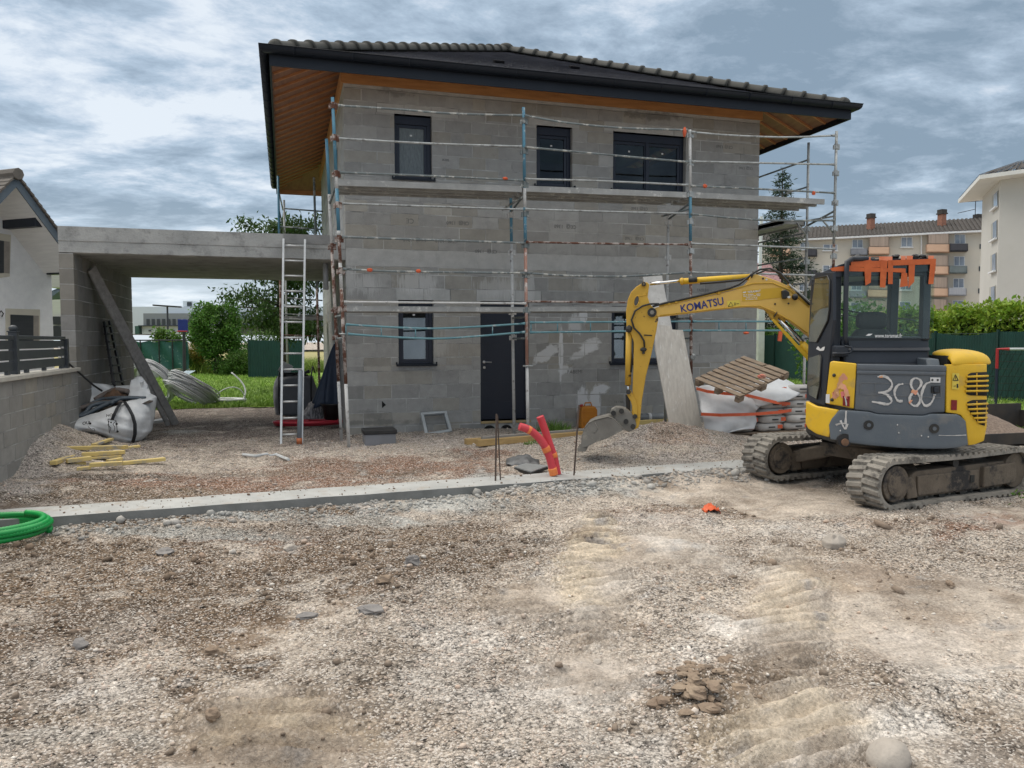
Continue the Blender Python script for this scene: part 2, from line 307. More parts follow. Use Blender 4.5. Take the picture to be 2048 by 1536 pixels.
def gravel_mat():
    m=bpy.data.materials.new('gravel_ground'); m.use_nodes=True; nt=m.node_tree; N=nt.nodes; L=nt.links; p=N['Principled BSDF']; p.inputs['Roughness'].default_value=.95; p.inputs['Specular IOR Level'].default_value=.2
    tc=N.new('ShaderNodeTexCoord'); at=N.new('ShaderNodeAttribute'); at.attribute_name='zone'
    def vor(s,rand=1.):
        v=N.new('ShaderNodeTexVoronoi'); v.inputs['Scale'].default_value=s; v.inputs['Randomness'].default_value=rand; L.new(tc.outputs['Object'],v.inputs['Vector']); return v
    def mth(op,a,b):
        x=N.new('ShaderNodeMath'); x.operation=op
        for i,v in enumerate((a,b)):
            if isinstance(v,(int,float)): x.inputs[i].default_value=v
            else: L.new(v,x.inputs[i])
        return x.outputs[0]
    def bw(c):
        x=N.new('ShaderNodeSeparateColor'); L.new(c,x.inputs[0]); return x.outputs[0]
    def rng(src,a,b,c,d):
        x=N.new('ShaderNodeMapRange'); x.inputs[1].default_value=a; x.inputs[2].default_value=b; x.inputs[3].default_value=c; x.inputs[4].default_value=d; L.new(src,x.inputs[0]); return x.outputs[0]
    def noi(s,det=8,rg=.7):
        x=N.new('ShaderNodeTexNoise'); x.inputs['Scale'].default_value=s; x.inputs['Detail'].default_value=det; x.inputs['Roughness'].default_value=rg; L.new(tc.outputs['Object'],x.inputs['Vector']); return x.outputs[0]
    al=at.outputs['Alpha']; v1=vor(40); v2=vor(95); n1=noi(6.,10,.72); n2=noi(48.,4,.7)
    cell=mth('ADD',mth('MULTIPLY',mth('SUBTRACT',bw(v1.outputs['Color']),.5),.75),mth('MULTIPLY',mth('SUBTRACT',bw(v2.outputs['Color']),.5),.75))
    gap=rng(v1.outputs['Distance'],.3,.75,.0,-.38)
    k=mth('ADD',mth('MULTIPLY',mth('ADD',cell,gap),al),1.0)
    k=mth('MULTIPLY',k,rng(n1,.3,.7,.66,1.26)); k=mth('MULTIPLY',k,rng(n2,.3,.7,.78,1.2))
    mx=N.new('ShaderNodeMix'); mx.data_type='RGBA'; mx.blend_type='MULTIPLY'; mx.inputs[0].default_value=1; L.new(at.outputs['Color'],mx.inputs[6]); L.new(k,mx.inputs[7])
    # pale stone chips trodden into the soil
    chip=mth('MULTIPLY',rng(bw(v2.outputs['Color']),.80,.86,0.,.75),rng(al,.2,.8,.15,1.)); x2=N.new('ShaderNodeMix'); x2.data_type='RGBA'; L.new(chip,x2.inputs[0]); L.new(mx.outputs[2],x2.inputs[6]); x2.inputs[7].default_value=(.66,.61,.56,1); L.new(x2.outputs[2],p.inputs['Base Color'])
    hh=mth('ADD',mth('MULTIPLY',v1.outputs['Distance'],-1.),mth('MULTIPLY',v2.outputs['Distance'],-.5)); hh=mth('ADD',mth('MULTIPLY',hh,al),mth('MULTIPLY',n1,1.6)); hh=mth('ADD',hh,mth('MULTIPLY',n2,.35))
    b=N.new('ShaderNodeBump'); b.inputs['Strength'].default_value=1.; b.inputs['Distance'].default_value=.018; L.new(hh,b.inputs['Height']); L.new(b.outputs[0],p.inputs['Normal'])
    return m
GM=gravel_mat()
def rough_at(x,y):
    r=np.ones(x.shape)
    for c,I,wl,amp,ang in RI:
        q=I@np.stack([(x-c[0]).ravel(),(y-c[1]).ravel()]); r=np.minimum(r,1-np.exp(-((q[0]**2+q[1]**2)**1.4)).reshape(x.shape))
    m=np.clip((vnoise(x,y,.7,71,4)-.53)*7,0,1)*(y<-5); return r*(1-.8*m)
def ground():
    xs=np.concatenate([-np.geomspace(600,7.2,26),np.arange(-6.8,10.2,.045),np.geomspace(10.4,600,30)]); ys=np.concatenate([[-60,-30,-20,-16,-14],np.arange(-12.8,-6.4,.021),np.arange(-6.4,-4.,.04),np.arange(-4.,3,.08),np.arange(3,8,.25),np.geomspace(8.5,900,30)])
    X,Y=np.meshgrid(xs,ys); Z=gheight(X,Y); Z=np.where(Y>5,Z*np.clip((8-Y)/3,0,1),Z); n,mm=X.shape; V=np.stack([X,Y,Z],-1).reshape(-1,3); c=zone(X,Y).reshape(-1,3); c=np.concatenate([c*1.04,(.06+.94*rough_at(X,Y)).reshape(-1,1)],1)
    i=np.arange(n*mm).reshape(n,mm); F=np.stack([i[:-1,:-1],i[:-1,1:],i[1:,1:],i[1:,:-1]],-1).reshape(-1,4)
    struct(npmesh('ground',V,F,GM,c))
ground()
ICO=None
def ico():
    global ICO
    if ICO is None:
        bm=bmesh.new(); bmesh.ops.create_icosphere(bm,subdivisions=1,radius=1); V=np.array([v.co[:] for v in bm.verts]); F=np.array([[v.index for v in f.verts] for f in bm.faces]); bm.free(); ICO=(V,F)
    return ICO
def stones(name,x,y,r,col,flat=.62,sink=.25,m=None,zoff=None):
    V0,F0=ico(); n=len(x); g=np.random.default_rng(5+n); nv=len(V0)
    sc=r[:,None]*np.stack([g.uniform(.75,1.35,n),g.uniform(.65,1.1,n),g.uniform(.4,.85,n)*flat/.62],1)
    J=1+g.uniform(-.22,.22,(n,nv,1)); P=V0[None]*J*sc[:,None,:]
    th=g.uniform(0,2*math.pi,n); ti=g.normal(0,.35,n); c,s=np.cos(ti)[:,None],np.sin(ti)[:,None]; P=np.stack([P[...,0]*c+P[...,2]*s,P[...,1],-P[...,0]*s+P[...,2]*c],-1)
    c,s=np.cos(th)[:,None],np.sin(th)[:,None]; P=np.stack([P[...,0]*c-P[...,1]*s,P[...,0]*s+P[...,1]*c,P[...,2]],-1)
    z=gheight(x,y)+sc[:,2]*(1-sink*2) if zoff is None else zoff; P+=np.stack([x,y,z],-1)[:,None,:]
    F=(F0[None]+np.arange(n)[:,None,None]*nv).reshape(-1,3); C=np.repeat(col,len(F0),0)
    return npmesh(name,P.reshape(-1,3),F,m,C,'FACE',False,'tone')
PEB=mat('pebble',(1,1,1),(.78,.76,.74),scale=40,rough=.9,bump=.4,bscale=90,tone=True)
def gravel():
    g=np.random.default_rng(3); xs=[];ys=[];rs=[]
    for n,lo,hi,r0,sg in ((70000,2.5,5.2,.0034,.50),(42000,4.2,8.8,.0050,.46),(7000,2.6,8.8,.0078,.45),(600,2.6,9.,.0135,.45)):
        d=np.sqrt(g.uniform(lo*lo,hi*hi,n)); a=g.uniform(-.66,.66,n); x=CAMP[0]+d*(math.sin(YAW)+np.tan(a)*math.cos(YAW)); y=CAMP[1]+d*(math.cos(YAW)-np.tan(a)*math.sin(YAW))
        den=np.clip(vnoise(x,y,.8,31,5)*1.3+vnoise(x,y,4.,33,2)*.6-.45,0.03,1)*np.clip(rough_at(x,y)*1.1,.12,1)*.72
        if r0>.012: den=den**2
        k=(g.random(n)<den)&((y<kerb_y(x)-.02)); xs.append(x[k]); ys.append(y[k]); rs.append(r0*np.exp(g.normal(0,sg,k.sum())))
    n=14000; x=g.uniform(-4.4,7.5,n); y=g.uniform(-5.,.0,n); k=(y>kerb_y(x)+.62)&(g.random(n)<np.clip(vnoise(x,y,1.,31,3)*2-.4,.1,1)); xs.append(x[k]); ys.append(y[k]); rs.append(.0085*np.exp(g.normal(0,.40,k.sum())))
    # grey concrete crumbs along the footing and brown clods on the soil
    nb0=sum(map(len,xs)); n=2600; x=g.uniform(-4,6.2,n); y=kerb_y(x)-np.abs(g.normal(0,.22,n))-.02; xs.append(x); ys.append(y); rs.append(.011*np.exp(g.normal(0,.5,n))*np.where(x>1.2,1.25,1)); nb1=nb0+n
    n=9000; d=np.sqrt(g.uniform(6.5,72,n)); a=g.uniform(-.66,.66,n); x=CAMP[0]+d*(math.sin(YAW)+np.tan(a)*math.cos(YAW)); y=CAMP[1]+d*(math.cos(YAW)-np.tan(a)*math.sin(YAW)); zc=zone(x,y).mean(1); k=(zc<.30)&(y<kerb_y(x)-.05)&(g.random(n)<.5); xs.append(x[k]); ys.append(y[k]); rs.append(.010*np.exp(g.normal(0,.5,k.sum())))
    x=np.concatenate(xs); y=np.concatenate(ys); r=np.concatenate(rs)
    pal=1.22*np.array([[1.,.985,.94]])*np.array([[.52,.445,.405],[.62,.57,.54],[.43,.355,.31],[.72,.70,.68],[.33,.31,.295],[.46,.34,.27],[.24,.21,.19],[.55,.44,.39]]); c=pal[g.choice(8,len(x),p=[.27,.2,.18,.08,.08,.08,.04,.07])]*g.uniform(.75,1.15,(len(x),1))
    z=zone(x,y); c[nb0:nb1]=np.array([[.40,.405,.395]])*g.uniform(.6,1.2,(nb1-nb0,1)); c[nb1:]=np.array([[.17,.125,.09]])*g.uniform(.6,1.3,(len(c)-nb1,1)); c=c*.72+z*.36
    o=stones('loose_gravel',x,y,r,c,m=PEB); tag(o,kind='stuff')
gravel()
CONC=mat('cast_concrete',(.42,.42,.41),(.27,.275,.27),scale=2.2,rough=.9,bump=.9,bscale=30,c3=(.17,.17,.165),c3scale=3.5,c3lo=.52,c3hi=.7,lo=.3,hi=.7)
CONCL=mat('fresh_concrete',(.44,.445,.435),(.34,.345,.335),scale=2.5,rough=.9,bump=.7,bscale=60,c3=(.33,.29,.245),c3scale=3.5,c3lo=.54,c3hi=.72)
FACEC=mat('formed_concrete_shaded',(.22,.225,.22),(.15,.155,.15),scale=3,rough=.9,bump=.3,bscale=50)  # darker cast face; part of its shade is put into the colour
def footing():
    mb=MB(); xs=np.linspace(-7,6.6,70); R=[]
    for x in xs:
        yn=kerb_y(x); yf=yn+.52; j=lambda s:(mnoise.noise(Vector((x*2.1,s,3)))*.012); z=.015+j(1)*.5
        if x>1.3: zb=-.02-.05*math.exp(-(x-1.3)*2)
        else: zb=-.3
        R.append([(x,yn+j(5)-.01,-.3),(x,yn+j(5),z-.004),(x,yn+.012+j(5),z),(x,yf-.012+j(9),z+.003),(x,yf+j(9),z-.01),(x,yf+j(9),-.3)])
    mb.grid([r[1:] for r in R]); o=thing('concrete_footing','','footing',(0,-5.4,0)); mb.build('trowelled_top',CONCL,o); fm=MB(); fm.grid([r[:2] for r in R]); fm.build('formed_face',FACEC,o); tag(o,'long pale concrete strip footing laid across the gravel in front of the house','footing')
footing()
def crumbs():
    g=np.random.default_rng(77); n=420; x=g.uniform(-6,5,n); y=kerb_y(x)+.02+.48*g.random(n)**np.where(g.random(n)<.5,.35,2.5); r=.006*np.exp(g.normal(0,.55,n)); c=np.where((g.random(n)<.6)[:,None],np.array([[.22,.155,.11]]),np.array([[.5,.45,.40]]))*g.uniform(.7,1.2,(n,1)); tag(stones('gravel_crumbs',x,y,r,c,m=PEB,zoff=.018+r*.3),kind='stuff')
crumbs()
GRASSM=mat('lawn_turf',(.13,.22,.03),(.20,.30,.045),scale=1.2,rough=.95,bump=.8,bscale=30)
def lawn():
    mb=MB()
    mb.grid([[(x,y+ (.25*math.sin(x*1.7)+.12*math.sin(x*4.1) if i==0 else 0),.012) for x in np.linspace(-60,8,120)] for i,y in enumerate((6.6,12,18,26,33.))])
    mb.grid([[(x+(.3*math.sin(y*2)if j==0 else 0),y,.012) for j,x in enumerate((9.9,13,16,20,23))] for y in np.linspace(-3.4,33,60)])
    mb.grid([[(x,y,.012) for x in (8.0,9.9)] for y in (10.,32.9)])
    struct(mb.build('lawn',GRASSM,at=(0,0,0)))
    m2=MB(); m2.poly([(-90,33,.02),(12,33,.02),(20,130,.02),(-140,130,.02)]); struct(m2.build('field',mat('dry_field',(.36,.30,.14),(.26,.25,.10),scale=.2,rough=1,bump=1,bscale=2),at=(0,0,0)))
lawn()
BLADE=mat('grass_blade',(.13,.25,.028),(.25,.37,.06),scale=2.,rough=.7,tone=True)
def blades(name,x,y,h,w,z=None,col=None,lean=.5):
    g=np.random.default_rng(len(x)); n=len(x); a=g.uniform(0,2*math.pi,n); l=g.normal(0,lean,(n,2))*h[:,None]; z=np.zeros(n) if z is None else z
    dx=np.cos(a)*w; dy=np.sin(a)*w
    V=np.stack([np.stack([x-dx,y-dy,z],-1),np.stack([x+dx,y+dy,z],-1),np.stack([x+dx*.6+l[:,0]*.4,y+dy*.6+l[:,1]*.4,z+h*.6],-1),np.stack([x+l[:,0],y+l[:,1],z+h],-1),np.stack([x-dx*.6+l[:,0]*.4,y-dy*.6+l[:,1]*.4,z+h*.6],-1)],1).reshape(-1,3)
    F=np.array([[0,1,2,4],[4,2,3,3]]); i=np.arange(n)[:,None]*5; F4=np.concatenate([np.stack([i[:,0],i[:,0]+1,i[:,0]+2],-1),np.stack([i[:,0],i[:,0]+2,i[:,0]+4],-1),np.stack([i[:,0]+4,i[:,0]+2,i[:,0]+3],-1)])
    t=g.uniform(.55,1.35,(n,1))*np.array([[1,1,1]]) if col is None else col*g.uniform(.6,1.3,(n,1))
    return npmesh(name,V,F4,BLADE,np.concatenate([t,t,t]),'FACE',False,'tone')
def grass():
    g=np.random.default_rng(8); n=46000; x1=g.uniform(-9,.5,n); y1=6.6+26*g.random(n)**1.5
    n2=30000; x2=g.uniform(9.6,24,n2); y2=g.uniform(-3.6,18,n2)
    n3=9000; x3=g.uniform(-9,1,n3); y3=g.uniform(28,32.8,n3); x=np.concatenate([x1,x2,x3]); y=np.concatenate([y1,y2,y3])
    h=np.concatenate([g.uniform(.05,.13,n),g.uniform(.05,.16,n2),g.uniform(.3,.9,n3)]); c=np.ones((len(x),3)); c*= (.55+.9*vnoise(x,y,.5,41,3))[:,None]; c[-n3:]*=np.array([1.2,1.0,1.2])
    tag(blades('lawn_grass',x,y,h,np.full(len(x),.012)*np.where(h>.2,1.3,1),col=c),kind='stuff')
grass()
# ================================================================ HOUSE
def block_mat(name,base,patches=(),streak=(),tint=(1,.94,.85)):
    m=mat(name,base,tuple(c*.80 for c in base),scale=5,rough=.92,bump=.55,bscale=70,tone=True,c3=tuple(c*.68 for c in base),c3scale=3.2,c3lo=.54,c3hi=.75,lo=.3,hi=.7)
    nt=m.node_tree; N=nt.nodes; L=nt.links; p=N['Principled BSDF']; src=p.inputs['Base Color'].links[0].from_socket; tc=[n for n in N if n.type=='TEX_COORD'][0]
    def add(src,cx,cz,rx,rz,ang,ns,thr,col,stretch=(1,1,1),amt=.9):
        mp=N.new('ShaderNodeMapping'); mp.vector_type='TEXTURE'; mp.inputs['Location'].default_value=(cx,0,cz); mp.inputs['Rotation'].default_value=(0,math.radians(ang),0); mp.inputs['Scale'].default_value=(rx,50,rz); L.new(tc.outputs['Object'],mp.inputs[0])
        ln=N.new('ShaderNodeVectorMath'); ln.operation='LENGTH'; L.new(mp.outputs[0],ln.inputs[0])
        ms=N.new('ShaderNodeMapping'); ms.inputs['Scale'].default_value=stretch; ms.inputs['Rotation'].default_value=(0,math.radians(-ang),0); L.new(tc.outputs['Object'],ms.inputs[0]); nz=N.new('ShaderNodeTexNoise'); nz.inputs['Scale'].default_value=ns; nz.inputs['Detail'].default_value=9; nz.inputs['Roughness'].default_value=.75; L.new(ms.outputs[0],nz.inputs[0])
        s=N.new('ShaderNodeMath'); s.operation='MULTIPLY_ADD'; L.new(ln.outputs['Value'],s.inputs[0]); s.inputs[1].default_value=-.45; L.new(nz.outputs[0],s.inputs[2])
        r=N.new('ShaderNodeMapRange'); r.inputs[1].default_value=thr; r.inputs[2].default_value=thr+.12; r.inputs[4].default_value=amt; L.new(s.outputs[0],r.inputs[0])
        mx=N.new('ShaderNodeMix'); mx.data_type='RGBA'; L.new(r.outputs[0],mx.inputs[0]); L.new(src,mx.inputs[6]); mx.inputs[7].default_value=(*col,1); return mx.outputs[2]
    for q in patches: src=add(src,*q)
    L.new(src,p.inputs['Base Color']); return m
WH=(.66,.67,.68)
def W2(u,v): p=PY(u,v); return p.x,p.z
pl=[]
for u,v,rx,rz,ang,ns,thr,amt,st in ((1122,705,.05,.62,0,7,.12,.9,(1,1,.3)),(1093,708,.34,.13,-32,6,.16,.75,(1,1,1)),(1180,692,.26,.16,-25,9,.18,.85,(.4,1,2)),(1165,705,.40,.10,-28,9,.22,.7,(.6,1,1)),(1166,632,.10,.18,0,8,.17,.85,(1,1,.4)),(1150,650,.22,.3,12,8,.27,.6,(1,1,.5)),(1166,805,.14,.33,0,9,.12,.9,(1,1,.35)),(1190,808,.12,.36,0,9,.12,.92,(1,1,.3)),(1203,778,.17,.10,0,8,.13,.9,(.5,1,1)),(1130,740,.16,.1,-10,9,.18,.7,(1,1,1))):
    x,z=W2(u,v); pl.append((x,z,rx,rz,ang,ns,thr-.10,WH,st,amt))
for u,v,rx,rz,thr,amt in ((835,565,.55,.28,.2,.55),(1000,575,.75,.3,.24,.45),(1060,575,.12,.5,.18,.5),(735,570,.35,.3,.24,.4),(880,690,.35,.5,.30,.3),(700,560,.15,.4,.22,.4),(1180,570,.5,.25,.28,.35)):
    x,z=W2(u,v); pl.append((x,z,rx,rz,0,9,thr-.05,(.60,.60,.59),(3,1,.22),amt))
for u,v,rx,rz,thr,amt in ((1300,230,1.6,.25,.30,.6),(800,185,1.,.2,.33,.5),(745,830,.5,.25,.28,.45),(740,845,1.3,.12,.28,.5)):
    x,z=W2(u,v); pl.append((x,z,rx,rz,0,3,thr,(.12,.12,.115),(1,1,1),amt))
BLK=block_mat('breeze_block',(.36,.357,.345),pl); MORT=mat('mortar_joint',(.56,.56,.55),(.20,.20,.195),scale=2.2,rough=.95,bump=.6,bscale=60)
def rows_house():
    z=[-.25]; b=[-.121+.25*k for k in range(13)]; r=[(b[i],b[i+1],.04 if (i%2==0) else .29,.5) for i in range(12)]     # .25 m courses up to 2.879
    r.append((2.879,3.02,.17,.5)); r.append((3.02,3.32,None,0))
    zz=3.32; k=0
    while zz<6.1: r.append((zz,min(zz+.215,6.12),.06 if k%2 else .31,.5)); zz+=.215; k+=1
    r.append((6.12,6.22,None,0)); return r
def wall_blocks(mb,mj,rows,length,opens,put,rnd,jt=.017,dep=.2,lint=()):
    """put(x0,x1,d0,d1,z0,z1): box in wall coordinates; blocks + recessed mortar body"""
    for z0,z1,off,bl in rows:
        cuts=[(0,length)]
        # split row vertically at openings
        zs=sorted({z0,z1,*[z for o in opens for z in (o[2],o[3]) if z0<z<z1]})
        for a,b in zip(zs[:-1],zs[1:]):
            seg=[(0.,length)]
            for o in opens:
                if o[2]<b-1e-4 and o[3]>a+1e-4:
                    n=[]
                    for s,e in seg:
                        if o[0]>s and o[0]<e: n.append((s,o[0]))
                        if o[1]>s and o[1]<e: n.append((o[1],e))
                        if o[1]<=s or o[0]>=e: n.append((s,e))
                    seg=n
            for s,e in seg:
                put(mj,s+.004,e-.004,.004,dep-.006,a,b)
                if off is None:
                    xs=[s]+[x for x in np.arange(2.4,length,2.4) if s<x<e]+[e]
                else:
                    st=off-.5; xs=[s]; x=st
                    while x<e-.03:
                        if x>s+.06: xs.append(x+rnd.uniform(-.012,.012))
                        x+=bl if rnd.random()>.06 else bl*rnd.choice((.5,.7))
                    if e-xs[-1]<.06: xs.pop()
                    xs.append(e)
                for i,(p,q) in enumerate(zip(xs[:-1],xs[1:])):
                    t=rnd.gauss(1.,.075); w=rnd.random(); mb.tone=(t,t*(1. if w<.72 else .965),t*(1. if w<.72 else .90))
                    if off is None: mb.tone=(1.32,1.33,1.34)
                    if off is not None and any(o[0]-.26<(p+q)/2<o[1]+.26 and abs(a-o[3])<.03 for o in lint): mb.tone=(1.35,1.36,1.36)
                    j=jt*rnd.choice((.25,.6,.9,1.,1.2)); y=rnd.uniform(-.0015,.0015); a2=a+(jt/2 if a==z0 else 0); b3=b-(j/2 if b==z1 else 0)
                    put(mb,p+(j/2 if i else 0),q-(j/2 if i<len(xs)-2 else 0),y,dep-.001,a2 if off is not None else a,b3 if off is not None else b)
    mb.tone=(1,1,1)
HX,HY=8.36,8.65
OPEN=[(.88,1.56,4.58,5.73),(3.55,4.27,4.58,5.73),(5.11,6.68,4.58,5.73),(.92,1.57,1.24,2.42),(2.45,3.40,.17,2.42),(5.1,6.55,1.22,2.36)]
house=thing('breeze_block_house','unfinished two storey grey breeze block house with dark tiled hip roof and timber soffit','house',(0,0,0))
rnd=random.Random(4); mb=MB(); mj=MB()
wall_blocks(mb,mj,rows_house(),HX,OPEN,lambda M,x0,x1,d0,d1,z0,z1:M.b2(x0,x1,d0,d1,z0,z1),rnd,lint=OPEN)
wall_blocks(mb,mj,rows_house(),HY-.2,[(1.6,2.5,4.3,5.5)],lambda M,x0,x1,d0,d1,z0,z1:M.b2(d0,d1,.2+x0,.2+x1,z0,z1),rnd)
mb.tone=(1,1,1); mb.b2(HX-.2,HX,.2,HY,-.2,6.22); mb.b2(.2,HX-.2,HY-.2,HY,-.2,6.22); mb.b2(.2,HX-.2,.2,HY-.2,3.06,3.26); mb.b2(.2,HX-.2,.2,HY-.2,-.1,.12)
mb.b2(1.9,2.0,.2,6,.12,3.05); mb.b2(2.9,3.0,.2,6,3.27,6); mb.b2(.2,HX-.2,4,4.1,3.27,6)
wl=mb.build('wall',BLK,house); mj.build('mortar',MORT,wl)
# triangular broken hole with its cover chips and stamped markings
hb=MB(); 
for (u0,v0),(u1,v1),(u2,v2) in (((764,802),(764,816),(772,810)),):
    pts=[PY(u,v)+Vector((0,-.003,0)) for u,v in ((u0,v0),(u1,v1),(u2,v2))]; hb.prism(pts,(0,.002,0))
hb.build('broken_hole',mat('hole_dark',(.012,.012,.012),rough=1),wl)
INK=mat('block_ink',(.10,.10,.105),(.2,.2,.2),scale=60,rough=.9,lo=.4,hi=.6)
def stamp(txt,u,v,w,flip=False):
    p=PY(u,v)+Vector((0,-.003,0)); xd=(-1,0,0) if flip else (1,0,0); yd=(0,0,-1) if flip else (0,0,1)
    if flip: p=p+Vector((w,0,.0))
    o=lettering('printed_stamp',txt,p,xd,yd,w,INK,wl,.001)
for t,u,v,w,f in (('FABEMI',1135,747,.3,0),('FABEMI',1394,583,.26,0),('CE 1360',1228,806,.2,0),('CE@  1360',806,474,.42,1),('CE@  1360',870,476,.42,1),('CE@  1360',893,440,.42,1),('CE',812,437,.14,1),('CE@  1360',950,497,.42,1),('CE@  1360',1108,447,.45,1),('CE@  1360',1250,472,.4,1),('A20S',884,322,.13,0),('CE@ 1360',1432,288,.38,1),('CE@ 1360',1478,332,.32,1),('CE@ 1360',1262,412,.36,1)): stamp(t,u,v,w,f)
# concrete sills cast under the openings
sb=MB()
for o in OPEN[:3]: sb.b2(o[0]-.04,o[1]+.05,-.012,.02,o[2]-.115,o[2]-.012)
sb.b2(.92,1.6,-.012,.02,1.15,1.225); sb.b2(5.08,6.58,-.012,.02,1.12,1.205)
sb.build('sill_bed',mat('sill_mortar',(.34,.35,.35),(.26,.26,.26),scale=9,rough=.95,bump=1,bscale=60),wl)
ANTH=mat('anthracite_frame',(.012,.018,.034),(.016,.022,.04),scale=3,rough=.38,spec=.4); ANTH2=mat('anthracite_sheet',(.006,.010,.018),(.009,.0135,.022),scale=2,rough=.5,spec=.3)
GLS=glass('window_glass',(.55,.6,.62),r0=.085); GLSD=glass('upper_glass',(.5,.55,.57),r0=.022); FROST=mat('frosted_glass',(.10,.125,.135),(.16,.19,.20),scale=14,rough=.35,bump=.8,bscale=30,stretch=(2.5,1,.6))
STK=mat('white_sticker',(.7,.7,.7),rough=.6)
def window(o,leaves=1,frost=False,head=.14,rec=.10,gl=None):
    x0,x1,z0,z1=o; f=MB(); y=rec; e=.003
    f.b2(x0+e,x1-e,y,y+.07,z1-head,z1-e); f.b2(x0+e,x0+.05,y+.003,y+.068,z0+.05,z1-head); f.b2(x1-.075,x1-e,y+.003,y+.068,z0+.05,z1-head); f.b2(x0+e,x1-e,y,y+.07,z0+e,z0+.05)
    f.b2(x0+e,x1-e,y-.006,y,z1-head-.012,z1-head); 
    w=(x1-x0-.125)/leaves; panes=[]
    for k in range(leaves):
        a=x0+.05+k*w; b=a+w; s=.055; zz0=z0+.05; zz1=z1-head; yy=y+.015
        f.b2(a+.002,a+s,yy,yy+.05,zz0+.002,zz1-.014); f.b2(b-s,b-.002,yy,yy+.05,zz0+.002,zz1-.014); f.b2(a+s,b-s,yy+.001,yy+.049,zz1-s-.014,zz1-.014); f.b2(a+s,b-s,yy+.001,yy+.049,zz0+.002,zz0+s)
        panes.append((a+s,b-s,yy+.022,zz0+s,zz1-s-.014))
    if leaves==2: f.b2(x0+.05+w-.03,x0+.05+w+.03,y-.004,y+.014,z0+.05,z1-head-.014)
    fr=f.build('window',ANTH,house,bevel=.004)
    for a,b,yy,c,d in panes:
        g=MB(); g.b2(a-.004,b+.004,yy,yy+.012,c-.004,d+.004); g.build('pane',FROST if frost else (gl or GLSD),fr)
        t=MB(); xm=a+(b-a)*.48; t.b2(xm-.02,xm+.02,yy-.002,yy-.0005,d-.14,d-.11); t.build('sticker',STK,fr)
    s=MB(); s.box(((x0+x1)/2+.0,.045,z0+.012),(x1-x0+.10,.20,.018),Matrix.Rotation(math.radians(5),3,'X')); s.b2(x0-.05,x1+.05,-.064,-.050,z0-.022,z0+.016); s.b2(x0-.05,x0-.03,-.05,.06,z0+.02,z0+.055) ; s.b2(x1+.03,x1+.05,-.05,.06,z0+.02,z0+.055); s.build('sill',ANTH2,fr)
for i,o in enumerate(OPEN):
    if i==0: window(o,1,True)
    elif i==1: window(o,1)
    elif i==2: window(o,2)
    elif i==3: window(o,1,head=.07,gl=GLS)
    elif i==5: window(o,2,head=.07,gl=GLS)
# boards stored behind the big ground floor window
d=MB(); d.b2(5.25,5.5,.45,.48,1.1,2.2); d.b2(5.55,5.85,.5,.53,1.1,2.0); d.build('stored_board',mat('stored_board',(.45,.47,.48),rough=.8),house)
# door
o=OPEN[4]; d=MB(); d.b2(o[0]+.003,o[1]-.003,.10,.17,2.34,2.417); d.b2(o[0]+.003,o[0]+.055,.10,.17,.173,2.34); d.b2(o[1]-.055,o[1]-.003,.10,.17,.173,2.34); d.b2(o[0]+.055,o[1]-.055,.118,.16,.19,2.34)
for k in range(5): d.b2(o[0]+.06,o[1]-.06,.116,.1185,.52+k*.37,.524+k*.37)
door=d.build('door',mat('door_navy',(.009,.014,.028),(.011,.017,.032),scale=2,rough=.35),house,bevel=.003)
STEEL=mat('brushed_steel',(.62,.62,.62),(.5,.5,.5),scale=20,rough=.3,metal=1)
h=MB(); q=PY(968.5,724,.10); q2=PY(969,735,.10); h.tube([q+Vector((0,.02,0)),q+Vector((0,-.05,0)),q+Vector((.02,-.06,0)),q+Vector((.13,-.06,-.004))],.010,8); h.tube([q+Vector((0,.02,0)),q+Vector((0,.004,0))],.026,14); h.tube([q2+Vector((0,.02,0)),q2+Vector((0,.004,0))],.024,14); h.build('handle',STEEL,door)
s=MB(); s.b2(o[0],o[1]+.03,-.03,.12,.125,.17); s.build('threshold',mat('threshold_board',(.42,.31,.16),(.33,.24,.12),scale=3,rough=.8,stretch=(1,8,8)),door)
hb=MB()
for x in (2.62,2.95): 
    c=[(x+.11*math.cos(a),-.004,.0+max(0,.09*math.sin(a))) for a in np.linspace(0,math.pi,12)]; hb.prism(c,(0,.003,0))
hb.build('cavity',MATS['hole_dark'],wl)
# ---- roof
TILE=mat('slate_tile',(.052,.054,.066),(.072,.074,.088),scale=3,rough=.42,tone=True,bump=.2,bscale=40); RTILE=mat('ridge_tile',(.036,.038,.034),(.05,.05,.047),scale=6,rough=.7,spec=.3,bump=.2,bscale=60)
PINE=mat('pine_soffit',(.30,.15,.09),(.22,.105,.062),scale=2.5,rough=.6,stretch=(6,1,6),c3=(.15,.05,.02),c3scale=1.6,c3lo=.68,c3hi=.74); PINE2=mat('pine_batten',(.50,.23,.10),(.40,.17,.07),scale=2.5,rough=.6)
OV=1.2; ex0,ex1,ey0,ey1=-OV,HX+OV,-OV,HY+OV; ZE=6.17; AP=Vector((HX/2,HY/2,8.62))
rb=MB(); crn=[Vector((ex0,ey0,ZE)),Vector((ex1,ey0,ZE)),Vector((ex1,ey1,ZE)),Vector((ex0,ey1,ZE))]; rr=random.Random(9); NR=21
